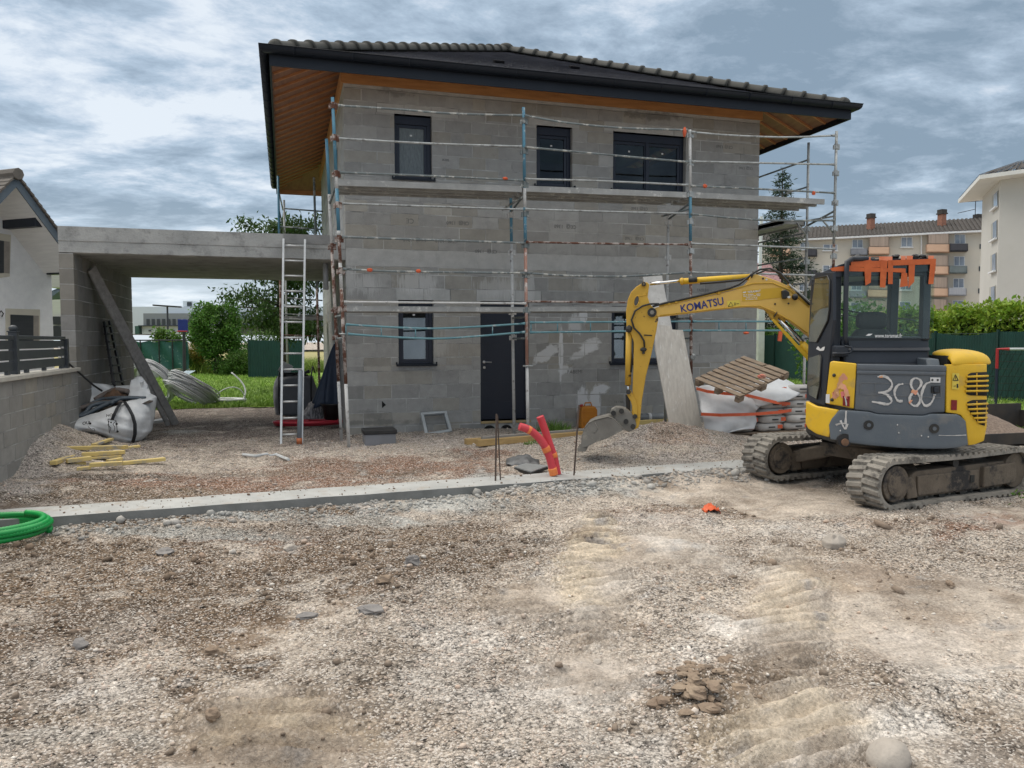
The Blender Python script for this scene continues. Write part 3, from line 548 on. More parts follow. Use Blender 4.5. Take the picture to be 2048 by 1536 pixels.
for k in range(4):
    A,B=crn[k],crn[(k+1)%4]; n=(B-A).cross(AP-A).normalized()
    if n.z<0: n=-n
    for r in range(NR):
        t0,t1=r/NR,min(1,(r+1.12)/NR); a0=A.lerp(AP,t0); b0=B.lerp(AP,t0); a1=A.lerp(AP,t1); b1=B.lerp(AP,t1); Lr=(b0-a0).length; m=max(1,int(Lr/.30)); off=.5*(r%2)
        us=[0]+[min(1,max(0,(i+off)/m)) for i in range(1,m)]+[1]; up=n*.030; 
        for i in range(len(us)-1):
            u0,u1=us[i],us[i+1]; 
            if u1-u0<1e-4: continue
            g=.0008; t=rr.uniform(.8,1.2); rb.tone=(t,t,t*1.03); p=a0.lerp(b0,u0+g)+up; q=a0.lerp(b0,u1-g)+up; c=a1.lerp(b1,u1-g)+n*.008; dd=a1.lerp(b1,u0+g)+n*.008
            rb.prism([p,q,c,dd],-n*.014)
    rb.tone=(.6,.6,.6); rb.prism([A,B,AP],-n*.03)
rb.tone=(1,1,1)
VENTS=[]
for u,v in ((997,128),(1148,139)):
    d=ray(u,v); A,B=crn[0],crn[1]; n=(B-A).cross(AP-A).normalized(); c=Vector(onp(u,v,tuple(n),n.dot(A))); R=Matrix.Rotation(math.atan2(AP.z-ZE,AP.y-ey0),3,'X'); vb=MB(); vb.box(c+n*.045,(.2,.16,.05),R); VENTS.append(vb)
roof=rb.build('roof',TILE,house)
for vb in VENTS: vb.build('roof_vent',mat('vent_black',(.012,.012,.014),rough=1,spec=.05),roof,bevel=.01)
def ridge_tile(p,dirv,n):
    m=MB(); side=dirv.cross(n).normalized(); R=[]
    for s,r in ((0,.150),(.05,.150),(.055,.128),(.44,.116)):
        R.append([p+dirv*s+side*math.cos(a)*r+n*(math.sin(a)*r*1.0-.015) for a in np.linspace(-.15,math.pi+.15,15)])
    m.grid(R); m.prism(R[0],dirv*.004); o=m.build('ridge_tile',RTILE,roof,smooth=False,solid=.014); o.data.polygons.foreach_set('use_smooth',[True]*len(o.data.polygons))
for k in range(4):
    A=crn[k]; dv=(AP-A).normalized(); n=(Vector((0,0,1))-dv*dv.z).normalized(); Lh=(AP-A).length; c=int(Lh/.395)
    for i in range(c): ridge_tile(A+dv*(.12+i*.395)+n*.055,dv,n)
    if k<2:
        e=MB(); e.ball(A+dv*.15+n*.05,(.15,.15,.15),14,8); e.build('hip_end',RTILE,roof,smooth=True)
m=MB(); m.ball(AP+Vector((0,0,.09)),(.2,.2,.13),14,8); m.build('apex_cap',RTILE,roof,smooth=True)
# gutter, fascia, soffit
def ring(off,z): return [Vector((ex0-off,ey0-off,z)),Vector((ex1+off,ey0-off,z)),Vector((ex1+off,ey1+off,z)),Vector((ex0-off,ey1+off,z))]
fb=MB(); zf0,zf1=5.965,6.165
for k in range(4):
    o1=ring(0.02,zf0); o2=ring(0.02,zf1); i1=ring(-.01,zf0); i2=ring(-.01,zf1); a,b=k,(k+1)%4
    fb.poly([o1[a],o1[b],o2[b],o2[a]]); fb.poly([i1[b],i1[a],i2[a],i2[b]]); fb.poly([o1[a],i1[a],i1[b],o1[b]])
for x in np.arange(ex0+1.4,ex1,2.0): fb.b2(x,x+.006,ey0-.0225,ey0-.019,zf0,zf1)
fb.build('fascia',ANTH2,house)
gb=MB(); prof=[(.02,.0)]+[(.02+.072-.072*math.cos(a),-.012-.085*math.sin(a)) for a in np.linspace(0,math.pi,9)]+[(.17,.01),(.176,.012)]
R=[[] for _ in prof]
for i,(o,z) in enumerate(prof):
    q=ring(o,ZE+.055+z); R[i]=q+[q[0]]
gb.grid(R); g=gb.build('gutter',ANTH2,house,smooth=True,solid=.006)
for y in np.arange(ey0+.35,ey1,.52):
    cb=MB(); cb.tube([Vector((ex0-o,y,ZE+.052+z-.006)) for o,z in prof[1:]],.011,5); cb.build('gutter_bracket',ANTH2,g)
for x in np.arange(ex0+.35,ex1,.9): cb=MB(); cb.tube([Vector((x,ey0-o,ZE+.052+z-.004)) for o,z in prof[1:]],.007,5); cb.build('gutter_bracket',ANTH2,g)
slope=(AP.z-ZE)/(HX/2+OV); 
def sof(p,dz=-.10): 
    d=min(p[0]-ex0,ex1-p[0],p[1]-ey0,ey1-p[1]); return Vector((p[0],p[1],ZE+slope*d+dz))
sb=MB(); e=.012
for A,B,C,D in (((ex0,ey0),(ex1,ey0),(HX,0),(0,0)),((ex1,ey0),(ex1,ey1),(HX,HY),(HX,0)),((ex1,ey1),(ex0,ey1),(0,HY),(HX,HY)),((ex0,ey1),(ex0,ey0),(0,0),(0,HY))): sb.poly([sof(A),sof(B),sof(C),sof(D)])
sf=sb.build('soffit',PINE,house,recalc=False)
for y in np.arange(-.95,HY+1.1,.42):
    a=ex0+.03; b=-.002 if 0<y<HY else min(-.05,(-1.2+ (min(y-ey0,ey1-y)))-.02)
    if b-a>.08: [(q_:=MB(),q_.beam(sof((p0,y))-Vector((0,0,.015)),sof((p1,y))-Vector((0,0,.015)),.045,.045),q_.build('batten',PINE2,sf)) for p0,p1 in ((a,b),(ex1-.03,HX-b))]
pb=MB(); pb.b2(-.02,HX+.02,-.045,-.004,6.18,6.40); pb.b2(-.045,-.004,-.04,HY,6.18,6.42); pb.b2(HX+.004,HX+.045,-.04,HY,6.18,6.42); pb.build('wall_plate',mat('plate_beam',(.50,.24,.085),(.38,.17,.06),scale=2,rough=.65,stretch=(1,8,8)),sf)
# interior brown tint of the rear fascia (raw boards)
ib=MB(); ib.b2(ex0+.02,ex1-.02,ey1-.04,ey1-.015,5.965,6.16); ib.build('rear_fascia_board',PINE2,sf)
# ================================================================ CARPORT
cp=thing('concrete_carport','raw concrete carport with flat slab roof and one block side wall beside the house','carport',(-2.2,0,0))
CX=-4.53; sl_=MB()
def slabrow():
    R=[]
    for x in np.linspace(CX,-.003,40):
        j=mnoise.noise(Vector((x*3,1,0)))*.010; k=mnoise.noise(Vector((x*5,4,0)))*.012
        R.append([(x,5.0,3.10),(x,.05,3.10+k),(x,.0+j*.3,3.115+k),(x,0.004*math.sin(x*9),3.29+j),(x,-.012,3.30+j),(x,-.012,3.53),(x,.03,3.535),(x,5.0,3.535),(x,5.0,3.10)])
    return R
R=slabrow(); sl_.grid(R); sl_.poly(R[0][:-1]); sl_.poly(R[-1][:-1][::-1]); sl_.build('slab_roof',CONC,cp)
pr=MB(); pr.b2(-1.05,-.1,-.024,-.0125,3.37,3.532); pr.build('formwork_patch',mat('dark_concrete',(.27,.27,.265),(.2,.2,.2),scale=5,rough=.9,bump=.5,bscale=50),cp)
mb=MB(); mj=MB(); rw=[(z,z+.25,.0 if k%2 else .25,.5) for k,z in enumerate(np.arange(-.15,3.0,.25))]; rw[-1]=(rw[-1][0],3.10,.1,.5)
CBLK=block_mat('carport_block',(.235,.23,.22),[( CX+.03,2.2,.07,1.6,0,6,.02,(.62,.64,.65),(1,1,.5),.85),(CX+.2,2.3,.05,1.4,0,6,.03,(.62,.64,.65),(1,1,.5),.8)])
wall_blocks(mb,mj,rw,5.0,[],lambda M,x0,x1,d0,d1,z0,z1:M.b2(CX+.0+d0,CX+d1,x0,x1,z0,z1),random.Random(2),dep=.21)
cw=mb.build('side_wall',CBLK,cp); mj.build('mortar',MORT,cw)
dp=MB(); a=PY(651,529,.6); dp.tube([(a.x,.6,3.11),(a.x,.6,2.62)],.05,14); dp.build('drain_pipe',mat('grey_pvc',(.38,.39,.40),(.32,.33,.34),scale=5,rough=.4),cp,smooth=True)
jb=MB(); jb.b2(-1.05,-.72,1.6,1.95,3.54,3.72); tag(jb.build('wooden_box',mat('brown_box',(.20,.15,.11),(.13,.10,.07),scale=6,rough=.9),bevel=.01),'brown box lying on top of the carport slab under the scaffold rail','box')
# ================================================================ SCAFFOLDS
GALV=mat('galvanised_tube',(.30,.32,.32),(.44,.46,.46),scale=5,rough=.5,metal=.35,c3=(.20,.205,.20),c3scale=9,c3lo=.5,c3hi=.62)
GRUB=mat('splashed_tube',(.17,.20,.205),(.12,.14,.145),scale=4,rough=.7,c3=(.44,.44,.41),c3scale=7,c3lo=.52,c3hi=.60)
BLUEP=mat('blue_paint_tube',(.06,.175,.26),(.075,.22,.31),scale=5,rough=.55,c3=(.42,.45,.46),c3scale=6,c3lo=.58,c3hi=.66)
RUST=mat('rusty_tube',(.14,.062,.04),(.09,.04,.028),scale=7,rough=.9,c3=(.42,.37,.34),c3scale=8,c3lo=.47,c3hi=.56)
PINKR=mat('red_primer_tube',(.33,.17,.13),(.42,.26,.21),scale=6,rough=.85,c3=(.55,.50,.47),c3scale=9,c3lo=.52,c3hi=.62)
WHTT=mat('whitewashed_tube',(.46,.46,.45),(.56,.56,.55),scale=6,rough=.85,c3=(.22,.20,.19),c3scale=9,c3lo=.56,c3hi=.66)
TEAL=mat('teal_rail',(.10,.23,.27),(.14,.29,.33),scale=5,rough=.55,c3=(.40,.44,.45),c3scale=8,c3lo=.58,c3hi=.66)
DECK=mat('metal_deck',(.36,.365,.36),(.27,.275,.27),scale=4,rough=.75,metal=.15,c3=(.55,.55,.53),c3scale=6,c3lo=.56,c3hi=.66)
ORT=mat('orange_tape',(.68,.12,.035),(.58,.09,.03),scale=8,rough=.5)
sc=thing('scaffold','tall scaffold of blue and rusty poles with two metal decks across the house front','scaffold',(4.3,-1.2,0))
def seg(name,pts,r,m,par,n=8): 
    t=MB(); t.tube(pts,r,n); return t.build(name,m,par,smooth=True)
def pole(par,top,bot,cuts,r=.026,y=-1.6):
    """cuts: list of (v pixel or None, material) from the top down"""
    T=Vector(top); B=Vector(bot); zs=[T.z]+[c[0] for c in cuts[1:]]+[B.z]
    for i,(z,m) in enumerate(cuts):
        a=T.lerp(B,(T.z-zs[i])/(T.z-B.z)); b=T.lerp(B,(T.z-zs[i+1])/(T.z-B.z)); seg('standard',[a,b],r*(1 if i==0 else 1.06),m,par,10)
def collars(par,top,bot,zs,m):
    T=Vector(top); B=Vector(bot)
    for z in zs:
        p=T.lerp(B,(T.z-z)/(T.z-B.z)); k=MB(); k.tube([p+Vector((0,0,-.05)),p+Vector((0,0,.05))],.036,8); k.box(p+Vector((.05,0,-.01)),(.04,.03,.10)); k.box(p+Vector((-.05,0,-.02)),(.03,.03,.08)); k.build('coupler',m,par,bevel=.004)
outer=[((-.29,-1.6,5.44),(-.11,-1.6,-.02),[(9,BLUEP),(4.27,WHTT),(4.05,BLUEP),(3.4,WHTT),(3.32,RUST),(2.9,WHTT),(2.5,RUST),(1.0,WHTT)]),
       ((2.80,-1.6,5.54),(2.88,-1.6,.02),[(9,BLUEP),(4.22,WHTT),(3.9,BLUEP),(3.32,PINKR),(1.25,WHTT)]),
       ((5.88,-1.6,5.40),(5.98,-1.6,.05),[(9,WHTT),(4.3,BLUEP),(3.45,RUST)]),
       ((8.95,-1.6,5.60),(8.93,-1.6,0),[(9,GALV),(3.5,RUST),(3.0,WHTT)])]
inner=[((-.345,-.8,5.0),(-.17,-.8,0),[(9,BLUEP),(4.1,WHTT),(3.2,RUST),(1.0,WHTT)]),
       ((2.81,-.8,4.35),(2.87,-.8,0),[(9,BLUEP),(3.4,WHTT)]),
       ((5.89,-.8,4.1),(5.87,-.8,.05),[(9,WHTT),(1.6,GALV)]),
       ((8.94,-.8,5.58),(8.94,-.8,0),[(9,GALV),(2.2,WHTT)])]
for P in outer+inner: pole(sc,*P)
for i,P in enumerate(outer): collars(sc,P[0],P[1],(5.32,4.83,4.28,3.8,3.28,2.78,2.2),(GRUB,GRUB,GALV,GALV)[i] if i!=0 else RUST)
for i,P in enumerate(inner): collars(sc,P[0],P[1],(3.9,3.25,2.2,1.75)[(0 if i else 1):],(RUST,WHTT,WHTT,GALV)[i])
def on_pole(P,z): T,B=Vector(P[0]),Vector(P[1]); return T.lerp(B,(T.z-z)/(T.z-B.z))
# transoms joining outer and inner rows
for a,b in zip(outer,inner):
    for z in (4.12,2.08,1.72):
        seg('transom',[on_pole(a,z),on_pole(b,z if z<3.9 else 3.95)],.02,GRUB,sc,6)
RY=-1.64
def rail(pts,m,r=.0175,y=RY,par=None,name='guardrail'):
    W_=[PY(u,v,y) for u,v in pts]; t=MB(); 
    # smooth the line through the surveyed points
    if len(W_)>2:
        Q=[]
        for i in range(len(W_)-1):
            for k in range(6): 
                s=k/6; p0=W_[max(0,i-1)]; p1=W_[i]; p2=W_[i+1]; p3=W_[min(len(W_)-1,i+2)]
                Q.append(.5*((2*p1)+(p2-p0)*s+(2*p0-5*p1+4*p2-p3)*s*s+(3*p1-p0-3*p2+p3)*s**3))
        W_=Q+[W_[-1]]
    d=(W_[1]-W_[0]).normalized(); e=(W_[-1]-W_[-2]).normalized(); W_=[W_[0]]+[W_[0]+d*.09]+W_[1:-1]+[W_[-1]-e*.09]+[W_[-1]]
    rr=[r*1.5]+[r]*(len(W_)-2)+[r*1.5]; t.tube(W_,rr,8); return t.build(name,m,par or sc,smooth=True)
RAILS=[([(676,211),(800,219),(900,227),(1043,231)],GRUB),([(678,277),(860,287),(1043,293)],GALV),([(680,345),(860,352),(1046,361)],GRUB),([(684,407),(1046,419)],GALV),([(684,474),(1048,486)],GRUB),([(686,538),(800,543),(1050,546)],GRUB),([(688,604),(1052,607)],WHTT),
 ([(1050,231),(1130,245),(1230,255),(1300,258),(1374,260)],GRUB),([(1050,294),(1210,309),(1376,324)],GRUB),([(1050,358),(1200,362),(1376,370)],GALV),([(1050,418),(1200,423),(1376,427)],GALV),([(1052,484),(1200,487),(1376,489)],RUST),([(1054,546),(1130,551),(1240,553),(1310,549),(1380,545)],GRUB),([(1054,603),(1250,605),(1382,606)],RUST),
 ([(1384,264),(1450,270),(1540,274),(1600,274),(1669,271)],GALV),([(1384,323),(1668,329)],GALV),([(1382,372),(1540,379),(1668,386)],GRUB),([(1382,428),(1520,440),(1668,441)],GRUB),([(1382,487),(1520,492),(1668,498)],GALV),([(1384,545),(1500,547),(1666,552)],GALV)]
for p,m in RAILS: rail(p,m)
# doubled blue rails with stubs
def twin(top,bot,stubs,m):
    r1=rail(top,m,.017,RY,name='twin_rail'); rail(bot,m,.017,RY,name='twin_rail')
    for a,b in stubs: seg('rail_stub',[PY(*a,RY),PY(*b,RY)],.010,m,sc,6)
twin([(692,649),(795,655),(870,657),(960,653),(1050,647)],[(696,668),(800,675),(880,677),(960,672),(1050,664)],[((762,654),(763,672)),((831,656),(831,676)),((985,652),(985,670)),((692,649),(692,670))],TEAL)
twin([(1060,645),(1380,643)],[(1060,665),(1380,661)],[((1115,645),(1115,664)),((1181,644),(1181,664)),((1062,645),(1062,666))],TEAL)
twin([(1386,643),(1660,643)],[(1386,661),(1660,661)],[((1438,643),(1438,661)),((1492,646),(1492,661))],TEAL)
def deck(a,b,z,y0,y1,th=.10):
    d=MB(); A,B=PY(*a,y0),PY(*b,y0); x0,x1=A.x,B.x; za,zb=A.z,B.z
    n=3; wd=(y1-y0)/n
    for k in range(n):
        ya=y0+k*wd+.006; yb=y0+(k+1)*wd-.006; d.prism([(x0,ya,za),(x1,ya,zb),(x1,ya,zb-th),(x0,ya,za-th)],(0,.03,0)); d.prism([(x0,yb-.03,za),(x1,yb-.03,zb),(x1,yb-.03,zb-th),(x0,yb-.03,za-th)],(0,.03,0)); d.poly([(x0,ya+.03,za-.004),(x1,ya+.03,zb-.004),(x1,yb-.03,zb-.004),(x0,yb-.03,za-.004)])
        d.prism([(x0+.01,ya+.03,za-.03),(x1-.01,ya+.03,zb-.03),(x1-.01,ya+.03,zb-.04),(x0+.01,ya+.03,za-.04)],(0,wd-.075,0))
    o=d.build('deck',DECK,sc,bevel=.004); return o
deck((676,358),(1044,372),0,-1.62,-.82); deck((1052,371),(1374,384),0,-1.62,-.82); deck((1384,384),(1650,398),0,-1.62,-.82)
deck((690,612),(1050,614),0,-1.62,-.95,.085); deck((1058,613),(1382,613),0,-1.62,-.95,.085)
# return bay down the right side of the house
def r3(a,b,m,r=.018): seg('guardrail',[a,b],r,m,sc,6)
XR=8.95
for z0 in (5.25,4.72,3.82,3.33,2.82): r3(Vector((XR,-.8,z0)),Vector((XR+.05,2.25,z0)),GRUB)
for z0 in (4.86,3.6,2.5): r3(Vector((XR,2.25,z0)),Vector((XR+.05,5.25,z0)),GRUB)
for y in (2.25,5.25): pole(sc,(XR+.05,y,5.1 if y<3 else 4.6),(XR+.05,y,0),[(9,WHTT)])
d=MB(); d.b2(8.42,8.93,-.75,2.2,3.98,4.05); d.b2(8.42,8.45,-.75,2.2,3.95,4.08); d.b2(8.90,8.93,-.75,2.2,3.95,4.08); d.build('deck',DECK,sc)
for a,b in (((8.94,-1.6,4.02),(8.94,-.85,4.05)),((8.94,-1.58,3.72),(8.7,-1.5,4.0)),((8.94,-.8,3.75),(8.7,-.8,4.0)),((5.9,-1.58,4.02),(5.6,-1.1,3.95)),((2.83,-1.58,4.1),(2.6,-1.0,3.95))): seg('brace',[a,b],.018,GALV if a[0]>8 else GRUB,sc,6)
# orange tape knots on the rails
for u,v,w,h in ((1369,264,.07,.17),(1010,357,.10,.05),(1410,372,.09,.07),(1627,386,.07,.08),(739,540,.10,.06),(837,542,.09,.06),(1492,666,.12,.05)):
    k=MB(); k.ball(PY(u,v,RY-.012),(w/2,.035,h/2),9,6,jit=.3,seed=u); k.build('tape_knot',ORT,sc)
k=MB(); p=PY(1560,672,RY); k.box(p,(.08,.02,.19),Matrix.Rotation(.1,3,'Y')); k.build('tape_tail',ORT,sc)
for u,v in ((1055,732),(690,668)):
    p=PY(u,v,-1.6); k=MB(); k.tube([p+Vector((-.09,-.03,0)),p+Vector((.09,-.03,0))],.014,8); k.build('lock_pin',GALV,sc,smooth=True)
p=PY(1386,714,-1.63); k=MB(); k.ball(p,(.05,.04,.06),9,6,jit=.2); k.build('coupler',GALV,sc)
# side scaffold behind the carport
s2=thing('scaffold','narrow tube scaffold tower behind the carport beside the left wall of the house','scaffold',(-1.0,6.8,0))
YS=6.2
def sp(u,v,y=YS): return PY(u,v,y)
for u0,v0,u1,v1,y,m1,zc in ((556,352,566,830,YS,BLUEP,3.4),(568,400,576,790,YS+2.4,WHTT,9),(628,355,640,815,YS,GRUB,3.0)):
    a,b=PY(u0,v0,y),PY(u1,v1,y); b.z=0; pole(s2,a,b,[(9,m1),(zc,RUST)] if zc<9 else [(9,m1)],.03)
for (u0,v0),(u1,v1),m in (((568,417),(646,423),GRUB),((560,453),(646,459),GRUB),((575,596),(645,601),GRUB),((566,628),(645,632),GRUB),((566,638),(645,640),GALV),((568,670),(645,673),RUST)): seg('guardrail',[sp(u0,v0),sp(u1,v1)],.02,m,s2,6)
d=MB(); a,b=sp(566,632),sp(646,634); d.b2(a.x,b.x,YS,YS+.7,a.z-.08,a.z); d.build('deck',DECK,s2)
for (u0,v0),(u1,v1) in (((558,385),(566,420)),((558,420),(570,470)),((628,440),(640,470))): seg('brace',[sp(u0,v0),sp(u1,v1,YS+1)],.018,GRUB,s2,6)
# ================================================================ LADDER, PIPES AND THINGS BY THE LEFT CORNER
ALU=mat('ladder_aluminium',(.62,.63,.63),(.52,.53,.53),scale=8,rough=.45,metal=.5)
ld=thing('ladder','aluminium ladder leaning against the front edge of the carport slab','ladder',(-1,-.95,0))
lt,rt_=PY(567,478,-.10),PY(610,480,-.10); lb,rb_=PZ(562,889),PZ(604,889); rb_.y=lb.y; rt_.z=lt.z
for a,b in ((lb,lt),(rb_,rt_)):
    m=MB(); m.beam(a,b,.06,.036,up=(1,0,0)); m.build('stile',ALU,ld,bevel=.004)
L=(lt-lb).length
for i in range(13):
    t=(.16+.273*i)/L; 
    if t<.97: seg('rung',[lb.lerp(lt,t),rb_.lerp(rt_,t)],.017,ALU,ld,8)
PVC=mat('pvc_pipe_grey',(.20,.235,.27),(.17,.20,.235),scale=3,rough=.4)
pp=thing('plastic_pipe','blue grey plastic pipe with an orange end standing against the ladder','pipe',(-.85,-1.03,0))
b=Vector((-.86,-1.06,.0)); t=PY(601,741,-.86); seg('tube',[b+Vector((0,0,.08)),t],.038,PVC,pp,14); seg('socket',[b,b+Vector((0,0,.10))],.046,mat('terracotta_socket',(.48,.14,.05),rough=.5),pp,14)
def coil(name,c,R,r,turns,m,label,cat,sq=.8,h=.03,wob=.12,seed=1,tail=None,ribs=False,tilt=None):
    g=random.Random(seed); pts=[]; n=int(turns*36); rr=R; ph=[g.uniform(0,6.28) for _ in range(6)]
    for i in range(n):
        a=2*math.pi*i/36; w=1+wob*math.sin(a*.31+ph[0])+wob*.6*math.sin(a*1.07+ph[1])*.7
        z=r+h*(i/36)+abs(math.sin(a*.5+ph[2]))*r*1.3; pts.append(Vector((math.cos(a)*R*w,math.sin(a)*R*w*sq,z)))
    if tail: pts+= [Vector(p) for p in tail]
    if tilt: pts=[tilt@p for p in pts]
    pts=[p+Vector(c) for p in pts]; mb=MB()
    if ribs:
        Q=[pts[0]]
        for p,q in zip(pts[:-1],pts[1:]):
            k=max(1,int((q-p).length/.012)); Q+=[p.lerp(q,(j+1)/k) for j in range(k)]
        mb.tube(Q,[r*(1.07 if i%2 else .93) for i in range(len(Q))],8)
    else: mb.tube(pts,r,8)
    o=mb.build(name,m,smooth=True); return tag(o,label,cat)
coil('conduit_coil',(-.62,1.55,0),.62,.032,4.3,mat('crimson_conduit',(.36,.012,.03),(.28,.01,.022),scale=5,rough=.5),'flat coil of crimson conduit on the gravel behind the ladder foot','conduit',sq=.62,h=.012,seed=4,tail=[(1.0,-.1,.05)])
FAB=mat('grey_woven_bag',(.20,.205,.22),(.15,.155,.17),scale=3,rough=.85,bump=1,bscale=14); BLKP=mat('black_plastic',(.012,.012,.013),(.02,.02,.021),scale=5,rough=.45); DARKS=mat('dark_strap',(.02,.022,.028),rough=.7)
def cloth_box(c,sx,sy,h,seed,puff=.12,nx=14,nz=10,open_top=True,taper=.05):
    """a soft bag: closed rounded-square rings with bulge and folds"""
    m=MB(); R=[]; n=nx*4
    for j in range(nz+1):
        t=j/nz; row=[]
        for i in range(n+1):
            a=2*math.pi*(i%n)/n; ca,sa=math.cos(a),math.sin(a); k=1/(abs(ca)**5+abs(sa)**5)**(1/5); bul=1+puff*math.sin(math.pi*t)-taper*t
            p=Vector((ca*k*sx/2*bul,sa*k*sy/2*bul,h*t)); q=p*2.2+Vector((seed*3.1,seed,0)); w=mnoise.noise(q)*.06+mnoise.noise(q*2.6)*.03; p+=Vector((ca,sa,.35))*w*(.25+t); row.append(p+Vector(c))
        R.append(row)
    m.grid(R); m.poly(R[0][:-1]); return m,R
bg=thing('rubble_bag','grey woven bulk bag full of black scraps standing behind the ladder','bulk bag',(-.85,4.4,0))
m,R=cloth_box((-.85,4.4,0),.86,.8,.88,3); m.build('fabric',FAB,bg,smooth=True,solid=.006)
k=MB()
for i in range(26): k.box((-.85+random.uniform(-.3,.3),4.4+random.uniform(-.3,.3),.80+random.uniform(-.05,.16)),(random.uniform(.1,.4),random.uniform(.03,.08),random.uniform(.02,.1)),Matrix.Rotation(random.uniform(-1,1),3,random.choice('XYZ')))
k.build('scraps',BLKP,bg)
for x in (-1.2,-.5):
    seg('strap',[(x,3.985,.05),(x-.01,3.96,.45),(x,3.97,.9),(x+.04,4.1,1.1),(x+.1,4.3,.95)],.016,DARKS,bg,5)
k=MB(); k.box((-1.05,4.3,1.06),(.26,.02,.24),Matrix.Rotation(.5,3,'Y')); k.build('board_scrap',STK,bg)
tb=thing('tub','black builder\'s tub half full of mortar beside the house corner','tub',(-.12,1.9,0))
m=MB(); R=[[(-.12+math.cos(a)*r,1.9+math.sin(a)*r,z) for a in np.linspace(0,2*math.pi,25)] for z,r in ((0.06,.19),(.42,.255),(.43,.275),(.42,.285),(.40,.28))]; m.grid(R); m.poly(R[0][:-1]); m.build('tub_shell',BLKP,tb,smooth=True,solid=.008)
m=MB(); m.poly([(-.12+math.cos(a)*.24,1.9+math.sin(a)*.24,.38+.015*math.sin(3*a)) for a in np.linspace(0,2*math.pi,20)[:-1]]); m.build('mortar_fill',CONCL,tb)
m=MB(); m.b2(-.62,.0,1.6,2.1,0.0,.05); tag(m.build('board',mat('weathered_board',(.30,.29,.28),(.22,.21,.2),scale=3,rough=.9,stretch=(1,8,8)),bevel=.005),'weathered board on the gravel under the black tub','board')
# navy sheet hung over the wall foot
NAVY=mat('navy_sheet',(.018,.030,.058),(.026,.042,.075),scale=3,rough=.6)
m=MB(); R=[]
for j in range(15):
    t=j/14; z=1.62-1.25*t; row=[]
    for i in range(41):
        a=math.pi*(.35+1.3*i/40); r=.04+.42*t**.8; f=1+.18*math.sin(a*9+t*2)*t; row.append((-.06+math.cos(a)*r*f*.95+0*t,2.05-abs(math.sin(a))*r*.0+math.sin(a+3.14)*r*f*.6,z-.05*math.sin(a*5)*t))
    R.append(row)
m.grid(R); tag(m.build('hanging_sheet',NAVY,smooth=True,solid=.006),'dark navy plastic sheet draped in folds from the left wall above the tub','sheet')
m=MB(); R=[]
for i in range(15):
    row=[]
    for j in range(15):
        x=-.75+.55*i/14; y=2.9+.6*j/14; b=math.sin(math.pi*i/14)*math.sin(math.pi*j/14); row.append((x+.03*math.sin(j*2.),y,.01+b*.36+.10*b*mnoise.noise(Vector((x*9,y*9,1)))+.05*b*math.sin(i*3.1)))
    R.append(row)
m.grid(R); tag(m.build('crumpled_sheet',mat('striped_sheet',(.38,.36,.37),(.12,.11,.12),scale=7,rough=.8,stretch=(6,1,1),lo=.45,hi=.55),smooth=True,solid=.005),'crumpled grey striped sheet heaped between the grey bag and the tub','sheet')
m=MB(); m.b2(-.42,-.2,3.3,3.5,.32,.42); m.tube([(-.35,3.0,.42),(-.22,3.1,.62)],.07,10); tag(m.build('waste_tin',mat('brown_tin',(.12,.07,.05),(.06,.04,.035),scale=6,rough=.8)),'brown tin and black roll lying on the crumpled sheet','tin')
# meter box, frame, jerrycan, roll, timbers along the wall foot
bx=thing('meter_box','low grey service box with a black lid set in the gravel at the wall foot','service box',(.41,-1.28,0))
m=MB(); m.b2(.155,.655,-1.48,-1.08,-.05,.165); m.build('box_body',mat('grey_plastic_box',(.21,.215,.235),(.17,.175,.19),scale=3,rough=.5),bx,bevel=.008); m=MB(); m.b2(.135,.675,-1.50,-1.06,.167,.235); m.build('lid',BLKP,bx,bevel=.01)
def cham(p,e): return p
fr=thing('manhole_frame','pale grey square access frame leaning on the blockwork left of the door','frame',(1.6,-.2,0))
n=Vector((0,1,-.55)).normalized(); pc=Vector((0,-.36,0)); c_=n.dot(pc)
O=[Vector(onp(u,v,tuple(n),c_)) for u,v in ((841,825),(893,821),(905,862),(851,871))]; ctr=sum(O,Vector())/4
m=MB(); nn=n*-.05
for i in range(4):
    a,b=O[i],O[(i+1)%4]; ia,ib=ctr.lerp(a,.78),ctr.lerp(b,.78); m.prism([a,b,ib,ia],n*.05)
m.build('frame_rim',mat('pale_composite',(.42,.44,.45),(.34,.36,.37),scale=4,rough=.7),fr,bevel=.006)
m=MB()
for i in range(4): a,b,c,d=[ctr.lerp(O[k],.79) for k in (i,(i+1)%4)]+[ctr.lerp(O[(i+k)%4],.70) for k in (1,0)]; m.prism([a+n*.03,b+n*.03,c+n*.03,d+n*.03],n*.018)
m.build('inner_lip',mat('dark_composite',(.16,.17,.175),rough=.8),fr)
jc=thing('jerrycan','faded orange plastic jerrycan standing against the house wall','jerrycan',(4.5,-.28,0))
OJ=mat('faded_orange_plastic',(.52,.20,.018),(.42,.14,.012),scale=3,rough=.5,c3=(.33,.12,.03),c3scale=4)
m=MB(); x0,x1=4.325,4.66; m.prism([(x0,-.38,.0),(x1,-.38,0),(x1,-.38,.36),(x1-.05,-.38,.43),(x0+.05,-.38,.43),(x0,-.38,.40)],(0,.22,0)); m.build('can_body',OJ,jc,bevel=.03,seg=4)
m=MB(); 
for z in (.12,.22,.32): m.b2(x0+.03,x1-.03,-.386,-.378,z,z+.012)
m.build('rib',OJ,jc); seg('handle',[(x0+.1,-.27,.42),(x0+.12,-.27,.49),(x1-.1,-.27,.49),(x1-.08,-.27,.42)],.014,OJ,jc); seg('cap',[(x0+.05,-.27,.42),(x0+.04,-.27,.46)],.03,mat('red_cap',(.4,.03,.02),rough=.5),jc,10)
